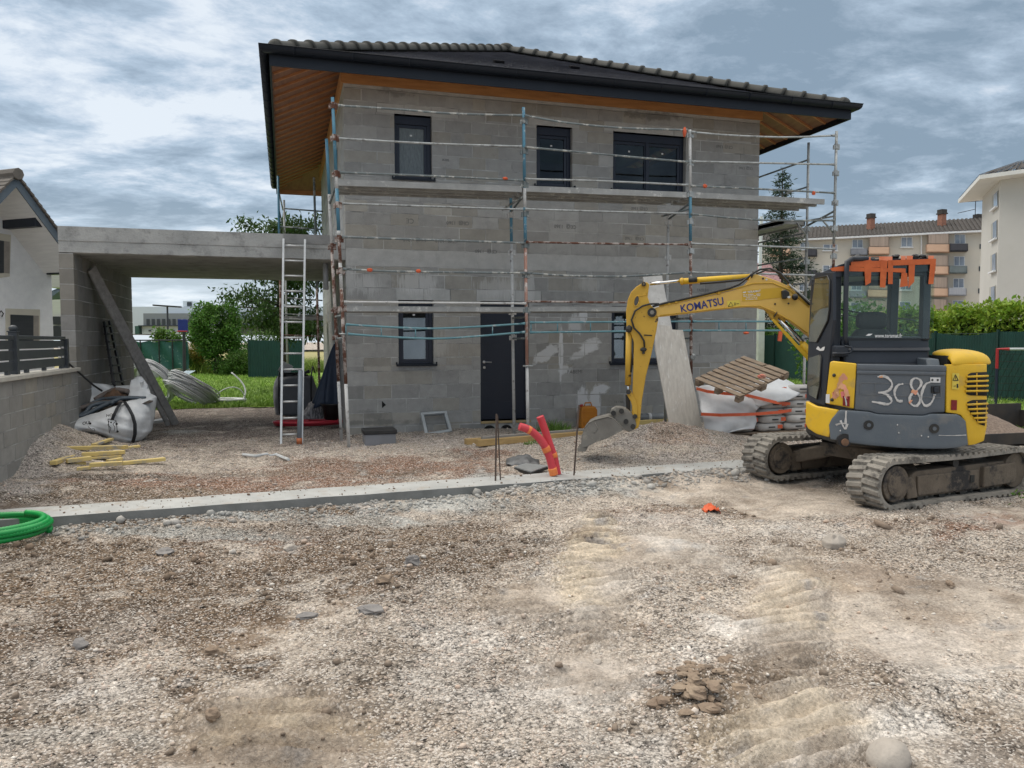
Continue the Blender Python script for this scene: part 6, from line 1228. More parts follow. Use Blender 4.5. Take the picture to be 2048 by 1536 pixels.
# cherry tree
tb_=Vector((-1.1,11.5,0)); cher=thing('cherry_tree','open crowned cherry tree with drooping leaves behind the carport','tree',tb_)
trunk([tb_,tb_+Vector((.05,0,1.4)),tb_+Vector((-.1,.1,2.6)),tb_+Vector((0,0,4.9)),tb_+Vector((.1,0,5.9))],[.14,.12,.10,.05,.02],cher)
g=np.random.default_rng(12); PP=[];OO=[]
for i in range(56):
    h=g.uniform(1.7,5.3); a=g.uniform(0,2*math.pi); L_b=g.uniform(.9,2.3)*(1-.12*abs(h-2.8)); st=np.array(tb_)+np.array([0,0,h]); di=np.array([math.cos(a),math.sin(a),g.uniform(.05,.45)]); e=st+di*L_b; mid=st+di*L_b*.55+np.array([0,0,.12])
    trunk([Vector(st),Vector(mid),Vector(e-np.array([0,0,.12]))],[.03,.02,.006],cher,'branch') if i<26 else None
    n=int(150*L_b); t=g.random(n)**.6; q=st+(e-st)*t[:,None]+g.normal(0,.13,(n,3))-np.array([0,0,.1])*t[:,None]**2; PP.append(q)
leaves('foliage',np.concatenate(PP),.155,LF2,cher,1.0,12,.38,tonev=(.5,1.4))
# low greens behind, seen through the ladder
o=leaves('leafy_shrub',crown_pts(5200,PZ(545,742)+Vector((-.2,1.2,1.3)),(1.6,.7,1.25),15,.3,.3,1.6),.14,LF6,None,.2,15,.5,at=PZ(545,742)); tag(o,'light green leafy shrub rising behind the left garden fence','shrub')
# conifer
cb_=PD(1562,500,44); cb_.z=0; con=thing('spruce_tree','tall dark spruce with sparse tip standing right of the house','tree',cb_); H_=11.4
trunk([cb_,cb_+Vector((0,0,6)),cb_+Vector((.02,0,H_))],[.22,.12,.015],con); g=np.random.default_rng(21); PP=[];OO=[]
zz=1.2
while zz<H_-.25:
    t=(H_-zz)/H_; R_=(3.3*t**.95+.06); nb=int(8+7*t)
    for k in range(nb):
        a=g.uniform(0,6.28); Lb=R_*g.uniform(.35,1.25); rise=g.uniform(-.12,.30); st=np.array(cb_)+np.array([0,0,zz+g.uniform(-.15,.15)]); e=st+np.array([math.cos(a)*Lb,math.sin(a)*Lb,rise*Lb]); n=int(30*Lb+6); s=g.random(n)**.65; q=st+(e-st)*s[:,None]; q[:,2]-=.18*np.sin(s*3.0)*Lb*.6; q+=g.normal(0,.05+.045*Lb,(n,3))*np.array([1,1,.6]); PP.append(q); OO.append(np.tile((e-st)/np.linalg.norm(e-st),(n,1)))
        if k%4==0 and zz<10: trunk([Vector(st),Vector((st+e)/2+np.array([0,0,-.1*Lb])),Vector(e)],[.03,.02,.006],con,'branch')
    zz+=.34
leaves('foliage',np.concatenate(PP),.24,LF4,con,.25,21,.22,np.concatenate(OO)*.9,tonev=(.5,1.35))
# clipped hedge beyond the right fence
hb0,hb1=Vector((21.6,15.5,0)),Vector((19.4,-3.5,0)); hd_=(hb1-hb0); hl=hd_.length; hd_.normalize(); hn=Vector((-hd_.y,hd_.x,0)); hn=hn if hn.x<0 else -hn
hedge=thing('laurel_hedge','bright green laurel hedge rising above the right hand green fence','hedge',(hb0+hb1)/2)
g=np.random.default_rng(31); n=36000; s=g.random(n)*hl; top=np.array([2.55+.38*mnoise.noise(Vector((x*.7,3,0)))+.22*mnoise.noise(Vector((x*2.3,9,0))) for x in s])-np.where(s<9,.45*(9-s)/9,0); face=g.random(n); d=np.where(face<.55,g.normal(.0,.10,n),g.random(n)*-1.0); z=np.where(face<.55,g.random(n)**.8*top,top+g.normal(0,.09,n)); z=np.where(g.random(n)<.06,top+g.random(n)*.32,z)
bul=np.array([.28*mnoise.noise(Vector((a*1.4,b*1.6,2))) for a,b in zip(s,z)]); P=np.array(hb0)+np.outer(s,np.array(hd_))+np.outer(d+bul,np.array(hn)); P[:,2]=z
k=z>1.75*1.0+.15*g.random(n)-.1; tp=z>top-.45-.3*g.random(n)
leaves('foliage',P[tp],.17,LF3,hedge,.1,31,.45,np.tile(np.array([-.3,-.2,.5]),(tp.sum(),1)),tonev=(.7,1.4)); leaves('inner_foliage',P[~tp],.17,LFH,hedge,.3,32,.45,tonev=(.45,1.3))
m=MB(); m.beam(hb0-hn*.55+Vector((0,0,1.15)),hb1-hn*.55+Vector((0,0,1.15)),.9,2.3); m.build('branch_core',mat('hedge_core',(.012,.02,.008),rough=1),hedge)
# trees far behind
for i,(u,v,w,h,d,lab,mm) in enumerate(((1700,690,2.4,2.0,27,'broad green shrub behind the fence, glimpsed through the cab glass',LF6),(1600,660,2.2,1.6,38,'dark shrub at the foot of the tall spruce',LF1),(1530,650,1.5,1.5,36,'low green shrub by the white post right of the house',LF6))):
    c=PD(u,v,d); base=Vector((c.x,c.y,0)); o=leaves('leafy_shrub',crown_pts(3600,base+Vector((0,0,h*.6)),(w,w*.6,h),40+i,.4,.3,1.2),.2,mm,None,.3,40+i,.5,at=base); tag(o,lab,'shrub')
# weeds and tufts
def tuft(u,v,n,rad,h,lab,z=0):
    g=np.random.default_rng(u); c=PZ(u,v,z); a=g.uniform(0,6.28,n); r=rad*np.sqrt(g.random(n)); x=c.x+np.cos(a)*r; y=c.y+np.sin(a)*r*.7; hh=h*(1-.6*(r/rad))*g.uniform(.5,1.2,n); zz=gheight(x,y); o=blades('grass_tuft',x,y,hh,np.full(n,.006),zz,np.tile(np.array([[.62,.72,.7]]),(n,1)),.6); tag(o,lab,'grass')
tuft(1108,868,420,.34,.30,'dark green grass tuft growing against the house wall behind the red conduits'); tuft(1066,892,90,.16,.12,'small grass tuft in front of the yellow timber beam'); 
o=leaves('weed_patch',np.stack([7.15+np.random.default_rng(1).normal(0,.28,700),-7.75+np.random.default_rng(2).normal(0,.12,700),-.06+np.random.default_rng(3).random(700)*.10],1),.05,LF6,None,-.2,50,.6,at=(7.15,-7.75,-.08)); tag(o,'low green weeds beside the near track of the excavator','weeds')
# ================================================================ FENCES AND FAR STRUCTURES
GFN=mat('green_fence',(.004,.036,.032),(.006,.048,.042),scale=2,rough=.55); GPOST=mat('green_post',(.004,.03,.027),rough=.5)
def ribbed(name,a,b,h,label,sag=(),post=2.5,step=.05):
    a=Vector(a);b=Vector(b);d=(b-a);Lf=d.length;d.normalize();n=Vector((-d.y,d.x,0)); th=thing(name,label,'fence',(a+b)/2)
    np_=int(Lf/post)
    for k in range(np_):
        m=MB(); R0=[];R1=[]; cnt=int(post/step)
        for i in range(cnt+1):
            s=k*post+post*i/cnt; t=i/cnt; hh=h-(.10*math.sin(math.pi*t) if k in sag else .012*math.sin(math.pi*t)); off=.014*(1 if i%2 else -1); p=a+d*s+n*off; R0.append(p); R1.append(p+Vector((0,0,hh)))
        m.grid([R0,R1]); m.build('panel',GFN,th)
        for z in (.55,1.1,h-.05): m=MB(); m.tube([a+d*(k*post)+n*.03+Vector((0,0,z)),a+d*((k+1)*post)+n*.03+Vector((0,0,z))],.006,4); m.build('wire',GPOST,th) if z>1.5 else None
        m=MB(); p=a+d*(k*post); m.box(p+Vector((0,0,h/2+.03)),(.06,.06,h+.06)); m.build('post',GPOST,th)
    return th
ribbed('garden_fence',(19.9,18.0,0),(17.6,-2.4,0),1.92,'dark green ribbed garden fence with posts running along the right side of the plot',sag=(4,5))
ribbed('garden_fence',PZ(498,757),PZ(690,752),1.72,'dark green ribbed fence at the back of the lawn, right of the round bush',step=.06)
# netted wire fence on the left
nf=thing('netted_fence','wire fence with torn green netting and dark posts at the left end of the lawn','fence',PZ(325,757)); a,b=PZ(262,757),PZ(378,756)
NET=mat('green_netting',(.012,.075,.062),(.02,.10,.085),scale=14,rough=.6,c3=(.18,.28,.25),c3scale=5,c3lo=.6,c3hi=.64)
m=MB(); R=[]
for z in np.linspace(.42,1.66,8): R.append([a.lerp(b,t)+Vector((.02*math.sin(t*30+z*3),.05*math.sin(t*17+z*5),z+.03*math.sin(t*25))) for t in np.linspace(0,1,50)])
m.grid(R); m.build('netting',NET,nf,smooth=True)
for t in (.18,.5,.73,.95): m=MB(); p=a.lerp(b,t)-Vector((0,.08,0)); m.tube([p,p+Vector((0,0,1.74))],.03,8); m.build('post',BLKP,nf)
m=MB(); m.tube([a+Vector((0,-.05,1.72)),b+Vector((0,-.05,1.72))],.035,6); m.build('top_rail',CABD,nf)
m=MB(); m.b2(a.x,b.x,a.y-.1,a.y+.1,0,.42); m.build('base_wall',CONC,nf)
# warehouse
WD=118
def wh(u,v,d=WD): return PD(u,v,d)
wa=thing('warehouse','long white warehouse with a grey office front far beyond the lawn','warehouse',wh(440,668)*1)
def wbox(u0,u1,v0,v1,d,dep,m,name,par):
    a,b=wh(u0,v1,d),wh(u1,v0,d); ax=Vector((b.x-a.x,b.y-a.y,0)); L=ax.length; ax.normalize(); n=Vector((-ax.y,ax.x,0)); q=MB(); z0,z1=a.z,b.z; q.prism([Vector((a.x,a.y,z0)),Vector((b.x,b.y,z0)),Vector((b.x,b.y,z1)),Vector((a.x,a.y,z1))],n*dep); return q.build(name,m,par)
WHC=mat('warehouse_white',(.58,.64,.68),(.52,.58,.63),scale=.1,rough=.6); WGR=mat('warehouse_grey',(.20,.225,.25),(.18,.20,.225),scale=.1,rough=.6); WDK=mat('warehouse_dark',(.035,.045,.055),rough=.4); 
wbox(150,700,613,668,WD+6,25,WHC,'hall',wa); off_=wbox(287,470,626.5,651,WD,5.8,WGR,'office_front',wa); wbox(284,470,651,668,WD+.5,5.3,WHC,'ground_floor',wa); wbox(276,640,650,652.5,WD-.3,6,WDK,'canopy',wa); wbox(470,700,640,668,WD+3,2,WGR,'side_wing',wa)
for i in range(10): wbox(293+i*10.4,298.6+i*10.4,638,650,WD-.15,.1,WDK,'window',wa)
for u in (297,322,344,362,380): wbox(u,u+5,660,663,WD+.2,.1,WDK,'ground_window',wa)
for u in (520,545,570,595): wbox(u,u+9,642,662,WD+2.8,.1,WDK,'window',wa)
wbox(366,385,602,613,WD+7,3,WHC,'roof_unit',wa); wbox(374,383,604,612,WD+6.8,.1,WDK,'vent',wa); wbox(270,277,652,668,WD-.5,2,mat('wall_green',(.03,.09,.07),rough=.6),'green_door',wa)
def lamp(u,v0,v1,d,lab):
    a=wh(u,v1,d); a.z=0; z=wh(u,v0,d).z; t=thing('street_lamp',lab,'street lamp',a,'solar lamps in front of the warehouse'); m=MB(); m.tube([a,Vector((a.x,a.y,z))],.11,8); m.build('pole',CABD,t); m=MB(); m.box((a.x,a.y,z+.1),(3.2,1.,.16),Matrix.Rotation(.06,3,'Y')); m.build('solar_head',BLKP,t)
lamp(336,614,668,96,'solar street lamp before the grey office front of the warehouse'); lamp(503,617,668,96,'solar street lamp just right of the round bush')
for u,v,h,lab in ((325,666,3.2,'small young tree left of the street lamp by the warehouse'),(351,666,2.6,'smallest young tree, right of the street lamp by the warehouse')):
    c=wh(u,v,92); c.z=0; t=thing('young_tree',lab,'tree',c,'young trees by the warehouse'); trunk([c,c+Vector((0,0,h*.5))],[.08,.05],t); leaves('crown',crown_pts(500,c+Vector((0,0,h*.62)),(1.3 if h>3 else .8,1.,h*.42),int(u),.2,.2,1.),.5,LF6,t,.2,int(u))
c=PD(366,660,33); c.z=0; hp=thing('basketball_hoop','blue basketball backboard with a red rim beside the round bush','basketball hoop',c); zt_=PD(366,640,33).z; m=MB(); m.tube([c,c+Vector((0,.3,2.2))],.06,8); m.build('pole',BLKP,hp); m=MB(); m.box((c.x,c.y,zt_-.25),(.42,.05,.55),Matrix.Rotation(.5,3,'Z')); m.build('backboard',mat('hoop_blue',(.015,.03,.22),rough=.5),hp,bevel=.02); m=MB(); m.tube([Vector((c.x+.18*math.cos(a),c.y-.25+.18*math.sin(a),zt_-.48)) for a in np.linspace(0,6.28,18)[:-1]],.03,6,closed=True); m.build('rim',mat('hoop_red',(.4,.02,.03),rough=.5),hp)
# ---- apartment block behind the spruce
CRM=mat('cream_render',(.56,.525,.455),(.52,.485,.42),scale=.4,rough=.9,c3=(.44,.42,.36),c3scale=.5,c3lo=.6,c3hi=.9); PEA=mat('peach_panel',(.66,.44,.31),(.60,.40,.28),scale=.6,rough=.85); SLT=mat('balcony_slats',(.42,.33,.27),(.30,.24,.20),scale=9,rough=.85,stretch=(1,1,.02)); WFR=mat('white_window_frame',(.74,.75,.76),rough=.6); PANE=mat('far_pane',(.13,.155,.20),(.28,.33,.39),scale=.6,rough=.15,spec=.7); RTL=mat('brown_roof_tiles',(.06,.052,.047),(.038,.034,.031),scale=1.2,rough=.9,c3=(.11,.09,.08),c3scale=2,c3lo=.55,c3hi=.75); BRK=mat('chimney_brick',(.33,.15,.10),(.25,.12,.085),scale=4,rough=.9)
A0,A1=PD(1600,478,104),PD(1962,462,96); ad=Vector((A1.x-A0.x,A1.y-A0.y,0)).normalized(); an=Vector((-ad.y,ad.x,0)); an=an if an.y>0 else -an; ac=an.dot(A0)
apt=thing('apartment_block','long cream apartment block with brown tiled roof and peach balconies in the background','apartment building',(A0.x,A0.y,0))
def ap(u,v,o=0.): return Vector(onp(u,v,tuple(an),ac+o))
def aslab(pts,o,th,m,name,par=apt,uv=True):
    q=MB(); q.prism([ap(u,v,o) for u,v in pts] if uv else pts,an*th); return q.build(name,m,par)
ZEV=ap(1962,462).z; SL=ap(1520,480); SR=ap(1990,462); 
q=MB(); q.prism([Vector((SL.x,SL.y,0)),Vector((SR.x,SR.y,0)),Vector((SR.x,SR.y,ZEV)),Vector((SL.x,SL.y,ZEV))],an*11); q.build('wall',CRM,apt)
q=MB(); e0=Vector((SL.x,SL.y,ZEV))-an*.9-ad*.6; e1=Vector((SR.x,SR.y,ZEV))-an*.9+ad*.6; r0=e0+an*6.4+Vector((0,0,2.3)); r1=e1+an*6.4+Vector((0,0,2.3)); b0_=e0+an*12.8; b1_=e1+an*12.8
nn_=60
for i in range(2*nn_):
    t0,t1=i/(2*nn_),(i+1)/(2*nn_); z=.10*(i%2); up=Vector((0,0,z)); q.prism([e0.lerp(e1,t0)+up,e0.lerp(e1,t1)+up,r0.lerp(r1,t1)+up,r0.lerp(r1,t0)+up],Vector((0,0,-.15)))
q.prism([b0_,b1_,r1,r0],(0,0,-.2)); q.prism([e0,r0,b0_],ad*.2); aro=q.build('roof',RTL,apt)
q=MB(); q.prism([e0-an*.05+Vector((0,0,-.22)),e1-an*.05+Vector((0,0,-.22)),e1-an*.05,e0-an*.05],an*.8); q.build('eaves',WFR,apt)
for u,v0,v1 in ((1741,470,437),(1883,462,429),(1955,446,431)):
    c=ap(u,v0,2.6 if u<1950 else 6.); h=ap(u,v1,5.2).z; q=MB(); q.b2(c.x-.36,c.x+.36,c.y-.36,c.y+.36,c.z-2.2,h-.35); cc=q.build('chimney',BRK,aro); q=MB(); q.b2(c.x-.48,c.x+.48,c.y-.48,c.y+.48,h-.35,h-.2); q.b2(c.x-.4,c.x+.4,c.y-.4,c.y+.4,h-.2,h+.25); q.build('chimney_cap',RTL,cc)
c=ap(1950,440,5.5); q=MB(); q.tube([c,c+Vector((0,0,2.6))],.05,5); q.tube([c+ad*-.9+Vector((0,0,2.4)),c+ad*.9+Vector((0,0,2.4))],.04,4); q.tube([c+ad*-2.+Vector((0,0,1.)),c+Vector((0,0,1.4))],.04,4); q.build('aerial',CABD,aro)
FL=ap(1915,487).z-ap(1915,531).z
def awin(u0,u1,v0,v1,k,par=apt):
    dz=Vector((0,0,-FL*k)); P=[ap(u,v,-.06)+dz for u,v in ((u0,v1),(u1,v1),(u1,v0),(u0,v0))]
    if P[2].z<.8: return
    q=MB(); q.prism(P,an*.06); f=q.build('window',WFR,par); ctr=sum(P,Vector())/4
    for s in (0,1):
        a,b=P[0].lerp(P[1],.06+.47*s),P[0].lerp(P[1],.47+.47*s); h=(P[3]-P[0]); q=MB(); q.poly([a+h*.07-an*.02,b+h*.07-an*.02,b+h*.94-an*.02,a+h*.94-an*.02]); q.build('pane',PANE,f)
    q=MB(); q.prism([P[0]-ad*.1,P[1]+ad*.1,P[1]+ad*.1-Vector((0,0,.12)),P[0]-ad*.1-Vector((0,0,.12))],-an*.15); q.build('sill',WFR,f)
DGB=mat('dark_balcony',(.055,.055,.065),(.035,.035,.045),scale=30,rough=.6,stretch=(1,1,.02)); GRB=mat('grey_balcony',(.23,.24,.27),(.18,.19,.215),scale=2,rough=.7); GLB=mat('glazed_balcony',(.10,.125,.13),(.16,.19,.19),scale=1,rough=.3); LTB=mat('light_balcony',(.40,.41,.44),(.30,.31,.34),scale=20,rough=.6,stretch=(1,1,.02))
def abal(u0,u1,v0,v1,k,o,m,name,par=apt):
    dz=Vector((0,0,-FL*k)); P=[ap(u,v,o)+dz for u,v in ((u0,v1),(u1,v1),(u1,v0),(u0,v0))]
    if P[2].z<.5: return None
    q=MB(); q.prism(P,an*.08); q.prism([P[0],P[1],P[1]-an*o,P[0]-an*o],(0,0,.12)); q.prism([P[0],P[3],P[3]-an*o,P[0]-an*o],ad*.08); q.prism([P[1],P[2],P[2]-an*o,P[1]-an*o],ad*-.08); return q.build(name,m,par)
for k in range(5):
    bm_=[DGB,GLB,LTB,DGB,GRB][k]
    awin(1909,1931,468.5,488,k); abal(1900,1936,487,502,k,-1.3,bm_,'balcony')
    lg=abal(1853,1899,488.6,504.6,k,-1.0,PEA,'loggia_parapet'); 
    if lg: abal(1856,1898,466.6,488.6,k,-.9,SLT,'slatted_screen')
    awin(1802,1825,474,494,k)
    lg=abal(1737,1779,494,508.6,k,-1.0,PEA,'loggia_parapet'); 
    if lg: abal(1739,1778,472.5,494,k,-.9,SLT,'slatted_screen')
    awin(1704,1726,479,496,k); abal(1701,1735,497,510,k,-1.2,[GRB,DGB,GRB,LTB,DGB][k],'balcony')
    awin(1646,1675,501-12,511-10,k); awin(1600,1618,484,499,k); abal(1610,1634,498,512,k,-1.2,DGB,'balcony')
    abal(1540,1580,496,512,k,-1.0,PEA,'loggia_parapet')
    q=MB(); P=[ap(u,v,-.05)+Vector((0,0,-FL*k)) for u,v in ((1959,498),(1963,498),(1963,488),(1959,488))]; q.poly(P); q.build('small_window',WDK,apt)
q=MB(); q.tube([ap(1843,468,-.2),ap(1842,640,-.2)],.09,6); q.build('downpipe',WFR,apt)
# ---- nearer tower at the right edge
tz=14.0; T0=PD(1965,396,67.3); T0.z=0; T1=PD(2001,361,60); T1.z=0; T2=PD(2130,365,57); T2.z=0
tw=thing('apartment_tower','taller cream apartment building with wide eaves at the right edge of the view','apartment building',T1)
back=T0+(T2-T1); q=MB(); q.prism([T0,T1,T2,back],(0,0,tz)); q.build('wall',mat('tower_render',(.53,.515,.48),(.49,.475,.44),scale=.3,rough=.9,c3=(.45,.435,.38),c3scale=.4,c3lo=.55,c3hi=.9),tw)
ld_=(T0-T1).normalized(); fd_=(T2-T1).normalized(); ln_=Vector((-ld_.y,ld_.x,0)); ln_=ln_ if ln_.x<0 else -ln_
cT=(T0+T1+T2+back)/4; ov=1.7; CR=[]
for p,sa,sb in ((T0,1,-1),(T1,-1,-1),(T2,-1,1),(back,1,1)): CR.append(p+ld_*ov*sa+fd_*ov*sb+Vector((0,0,tz)))
apx=cT+Vector((0,0,tz+1.9)); q=MB(); q.prism(CR,(0,0,.3)); q.build('eaves',mat('eaves_white',(.66,.66,.63),(.60,.60,.57),scale=.5,rough=.8),tw)
q=MB(); n_=90
for i in range(4):
    a,b=CR[i]+Vector((0,0,.31)),CR[(i+1)%4]+Vector((0,0,.31)); k_=int((b-a).length/.30)
    for j in range(k_):
        p,q2=a.lerp(b,j/k_),a.lerp(b,(j+1)/k_); up=Vector((0,0,.10 if j%2 else 0)); s=1-abs(2*(j+.5)/k_-1); q.poly([p+up,q2+up,apx.lerp((p+q2)/2,.02)+up])
q.build('roof',RTL,tw)
def tp_(u,v,o=0): nrm=ln_; return Vector(onp(u,v,tuple(nrm),nrm.dot(T0)+o))
for u0,u1,v0,v1 in ((1984,1996,381,411),(1982,1994.5,439,475),(1981,1992.5,505,540),(1978.5,1990.5,571,602)):
    P=[tp_(u0,v1+6,.05),tp_(u1,v1,.05),tp_(u1,v0,.05),tp_(u0,v0+6,.05)]; P[0].z=P[1].z; P[3].z=P[2].z; q=MB(); q.prism(P,-ln_*.04); f=q.build('window',mat('window_reveal',(.40,.39,.35),rough=.9),tw); a,b=P[0].lerp(P[1],.35),P[0].lerp(P[1],.95); h=P[3]-P[0]; q=MB(); q.poly([a+h*.03+ln_*.03,b+h*.03+ln_*.03,b+h*.97+ln_*.03,a+h*.97+ln_*.03]); q.build('pane',mat('tower_pane',(.20,.27,.36),(.32,.40,.50),scale=.8,rough=.2),f); q=MB(); q.prism([P[0],P[1],P[1]-Vector((0,0,.12)),P[0]-Vector((0,0,.12))],ln_*.2); q.build('sill',WFR,f)
# ---- small house with mauve tiles, white post and mast just right of the wall
gh=thing('garden_house','small house with mauve tiled roof, white post and thin white mast beside the spruce','house',(PD(1530,680,34).x,PD(1530,680,34).y,0)); D3=34
def g3(u,v,d=D3): return PD(u,v,d)
MAU=mat('mauve_tiles',(.30,.17,.17),(.22,.12,.125),scale=3,rough=.85); q=MB()
for r in range(7):
    v0=528+r*5.2; u1=1541+r*3.4; R=[[],[]]
    for i in range(25):
        u=1470+(u1-1470)*i/24; w=.9*math.sin(i*1.6); p=g3(u,v0+w,D3+1.6-r*.25); R[0].append(p); p2=g3(u,v0+5.6+w,D3+1.35-r*.25); R[1].append(p2)
    q.grid(R)
q.build('roof',MAU,gh,solid=.05); a,b=g3(1513,692),g3(1525,573); q=MB(); q.b2(a.x,b.x,a.y-.15,a.y+.15,0,b.z); q.build('corner_post',mat('white_post',(.66,.66,.63),(.55,.55,.52),scale=3,rough=.8),gh); a=g3(1519,560); a2=g3(1524,434); q=MB(); q.tube([Vector((a.x,a.y,a.z-.3)),Vector((a.x+.05,a.y,a2.z))],.07,8); q.build('mast',WFR,gh)
a=g3(1440,692); b=g3(1512,565); q=MB(); q.b2(a.x,b.x,a.y+.5,a.y+4,0,b.z); q.build('wall',CRM,gh)
# goal frame
p0=PZ(1991,812); gz=PD(1991,698,(p0-Vector(CAMP)).dot(Vector(_fw))).z; gf=thing('goal_frame','red and navy tubular goal frame with sagging net on the right lawn','goal frame',p0)
p1=p0+Vector((1.9,-.55,0)); RD=mat('goal_red',(.42,.02,.025),(.35,.015,.02),scale=3,rough=.5); NV=mat('goal_navy',(.012,.018,.045),rough=.5)
q=MB(); q.tube([p0,p0+Vector((0,0,gz*.66))],.035,10); q.build('post',NV,gf); q=MB(); q.tube([p0+Vector((0,0,gz*.66)),p0+Vector((0,0,gz)),p0.lerp(p1,.15)+Vector((0,0,gz))],.036,10); q.build('corner',RD,gf); q=MB(); q.tube([p0.lerp(p1,.15)+Vector((0,0,gz)),p1+Vector((0,0,gz))],.033,10); q.build('crossbar',mat('goal_white',(.6,.62,.63),rough=.5),gf); q=MB(); q.tube([p1,p1+Vector((0,0,gz))],.035,10); q.build('post',NV,gf)
q=MB(); bk_=Vector((.4,1.0,0))
for i in range(13): t=i/12; q.tube([p0.lerp(p1,t)+Vector((0,0,gz)),p0.lerp(p1,t)+bk_*.8+Vector((0,0,gz*.35)),p0.lerp(p1,t)+bk_+Vector((0,0,.05))],.006,4)
for s in np.linspace(.1,1,7): q.tube([p0+bk_*s+Vector((0,0,gz*(1-s*.9))),p1+bk_*s+Vector((0,0,gz*(1-s*.9)))],.006,4)
q.build('net',mat('net_black',(.02,.02,.02),rough=.9),gf)
# skip with gravel
sk=thing('steel_trough','dark low steel trough holding brown gravel behind the excavator','trough',(9.9,-3.9,0)); a=PZ(1940,898,.0); SKM=mat('trough_steel',(.028,.027,.026),(.055,.045,.035),scale=3,rough=.8)
X0,Y0=8.75,-4.55; q=MB()
for (x0,x1,y0,y1,z0,z1) in ((X0,X0+3.2,Y0,Y0+.04,0,.20),(X0,X0+3.2,Y0+1.5,Y0+1.54,0,.52),(X0,X0+.04,Y0+.04,Y0+1.5,0,.40),(X0+3.16,X0+3.2,Y0+.04,Y0+1.5,0,.4),(X0,X0+3.2,Y0,Y0+1.54,-.02,.02)): q.b2(x0,x1,y0,y1,z0,z1)
q.build('trough_shell',SKM,sk); R=[]
for i in range(30):
    row=[]
    for j in range(24):
        x=X0+.05+3.1*i/29; y=Y0+.05+1.44*j/23; dd=((x-X0-1.35)/.75)**2+((y-Y0-.75)/.6)**2; row.append((x,y,.05+.42*math.exp(-dd)+.03*mnoise.noise(Vector((x*9,y*9,0)))))
    R.append(row)
q=MB(); q.grid(R); q.build('gravel_heap',mat('brown_gravel',(.25,.19,.15),(.16,.12,.095),scale=30,rough=1,bump=1.5,bscale=60,lo=.4,hi=.6),sk,smooth=True)
# ================================================================ LEFT SIDE: neighbour, boundary wall, materials
nd=Vector((math.sin(math.radians(37)),math.cos(math.radians(37)),0)); nn2=Vector((nd.y,-nd.x,0)); K=PD(103,560,18.); kc=nn2.dot(K)
def nb(u,v,o=0.): return Vector(onp(u,v,tuple(nn2),kc+o))
nh=thing('neighbour_house','white rendered neighbouring house with grey fascia and tiled gable roof at the left edge','house',(K.x,K.y,0))
REN=mat('white_render',(.82,.83,.85),(.75,.76,.785),scale=6,rough=.95,bump=1,bscale=50); SOFW=mat('white_soffit',(.72,.73,.73),(.64,.65,.655),scale=2,rough=.8,stretch=(1,1,14)); FASG=mat('grey_fascia',(.085,.115,.145),(.11,.14,.17),scale=3,rough=.6); GTL=mat('grey_brown_tiles',(.15,.135,.12),(.10,.09,.08),scale=4,rough=.9,tone=True); CRF=mat('cream_surround',(.58,.55,.47),(.53,.50,.43),scale=4,rough=.9)
c0=nb(103,560); def_s=lambda p:(p-c0).dot(nd)
w0,w1=nb(0,426),nb(99,535); sl2=(w1.z-w0.z)/(def_s(w1)-def_s(w0))       # slope of the rake along the wall
AA=nb(31,362,1.15); sA=def_s(AA); zA=AA.z
ap_z=w0.z+sl2*(sA-def_s(w0))
def wp(s,z,o=0): return Vector((c0.x,c0.y,0))+nd*s+nn2*o+Vector((0,0,z))
q=MB(); q.prism([wp(0,0),wp(0,w1.z+sl2*(0-def_s(w1))),wp(sA,ap_z),wp(2*sA,w1.z+sl2*(0-def_s(w1))),wp(2*sA,0)],-nn2*.25); wal=q.build('wall',REN,nh)
q=MB(); q.prism([wp(0,0,-.25),wp(0,2.9,-.25),wp(0,2.9,-7),wp(0,0,-7)],nd*-.2); q.build('side_wall',REN,nh)
eA=def_s(nb(120,482,1.15)); zE=zA+ (zA-nb(120,482,1.15).z)/(sA-eA)*(eA-sA)
for sgn in (1,-1):
    sE=sA+sgn*(eA-sA+.5); zE=zA-abs(nb(120,482,1.15).z-zA)/(abs(eA-sA))*abs(sE-sA)
    q=MB(); q.prism([wp(sA,zA-.02,1.14),wp(sE,zE-.02,1.14),wp(sE,zE-.05,1.14),wp(sA,zA-.05,1.14)],-nn2*9); q.build('soffit',SOFW,nh)
    q=MB(); q.prism([wp(sA,zA+.10,1.17),wp(sE,zE+.10,1.17),wp(sE,zE-.12,1.17),wp(sA,zA-.12,1.17)],-nn2*.03)
    for t in (.28,.62): q.prism([wp(sA+(sE-sA)*t,zA+(zE-zA)*t+.10,1.175),wp(sA+(sE-sA)*(t+.004),zA+(zE-zA)*(t+.004)+.10,1.175),wp(sA+(sE-sA)*(t+.004),zA+(zE-zA)*(t+.004)-.12,1.175),wp(sA+(sE-sA)*t,zA+(zE-zA)*t-.12,1.175)],-nn2*.004)
    q.build('fascia',FASG,nh)
    q=MB(); nr=17
    for i in range(nr):
        t0,t1=i/nr,(i+1.15)/nr; a=lambda t,o,dz: wp(sA+(sE-sA)*t,zA+(zE-zA)*t+.11+dz,o)
        for j in range(22):
            o0=1.22-j*.4; o1=o0-.385; t=random.uniform(.8,1.15); q.tone=(t,t,t); q.prism([a(t0,o0,.045),a(t1,o0,.075),a(t1,o1,.075),a(t0,o1,.045)],(0,0,-.05))
    q.build('roof',GTL,nh)
q=MB(); q.tube([wp(sA,zA+.14,1.25),wp(sA,zA+.14,-7)],.12,8); q.build('ridge',GTL,nh)
for u,v in ((12,449),(99,541)):
    p=nb(u,v); q=MB(); q.beam(p-nn2*.1,p+nn2*1.0,.16,.20); q.build('purlin',mat('dark_beam',(.014,.02,.034),rough=.5),nh,bevel=.01)
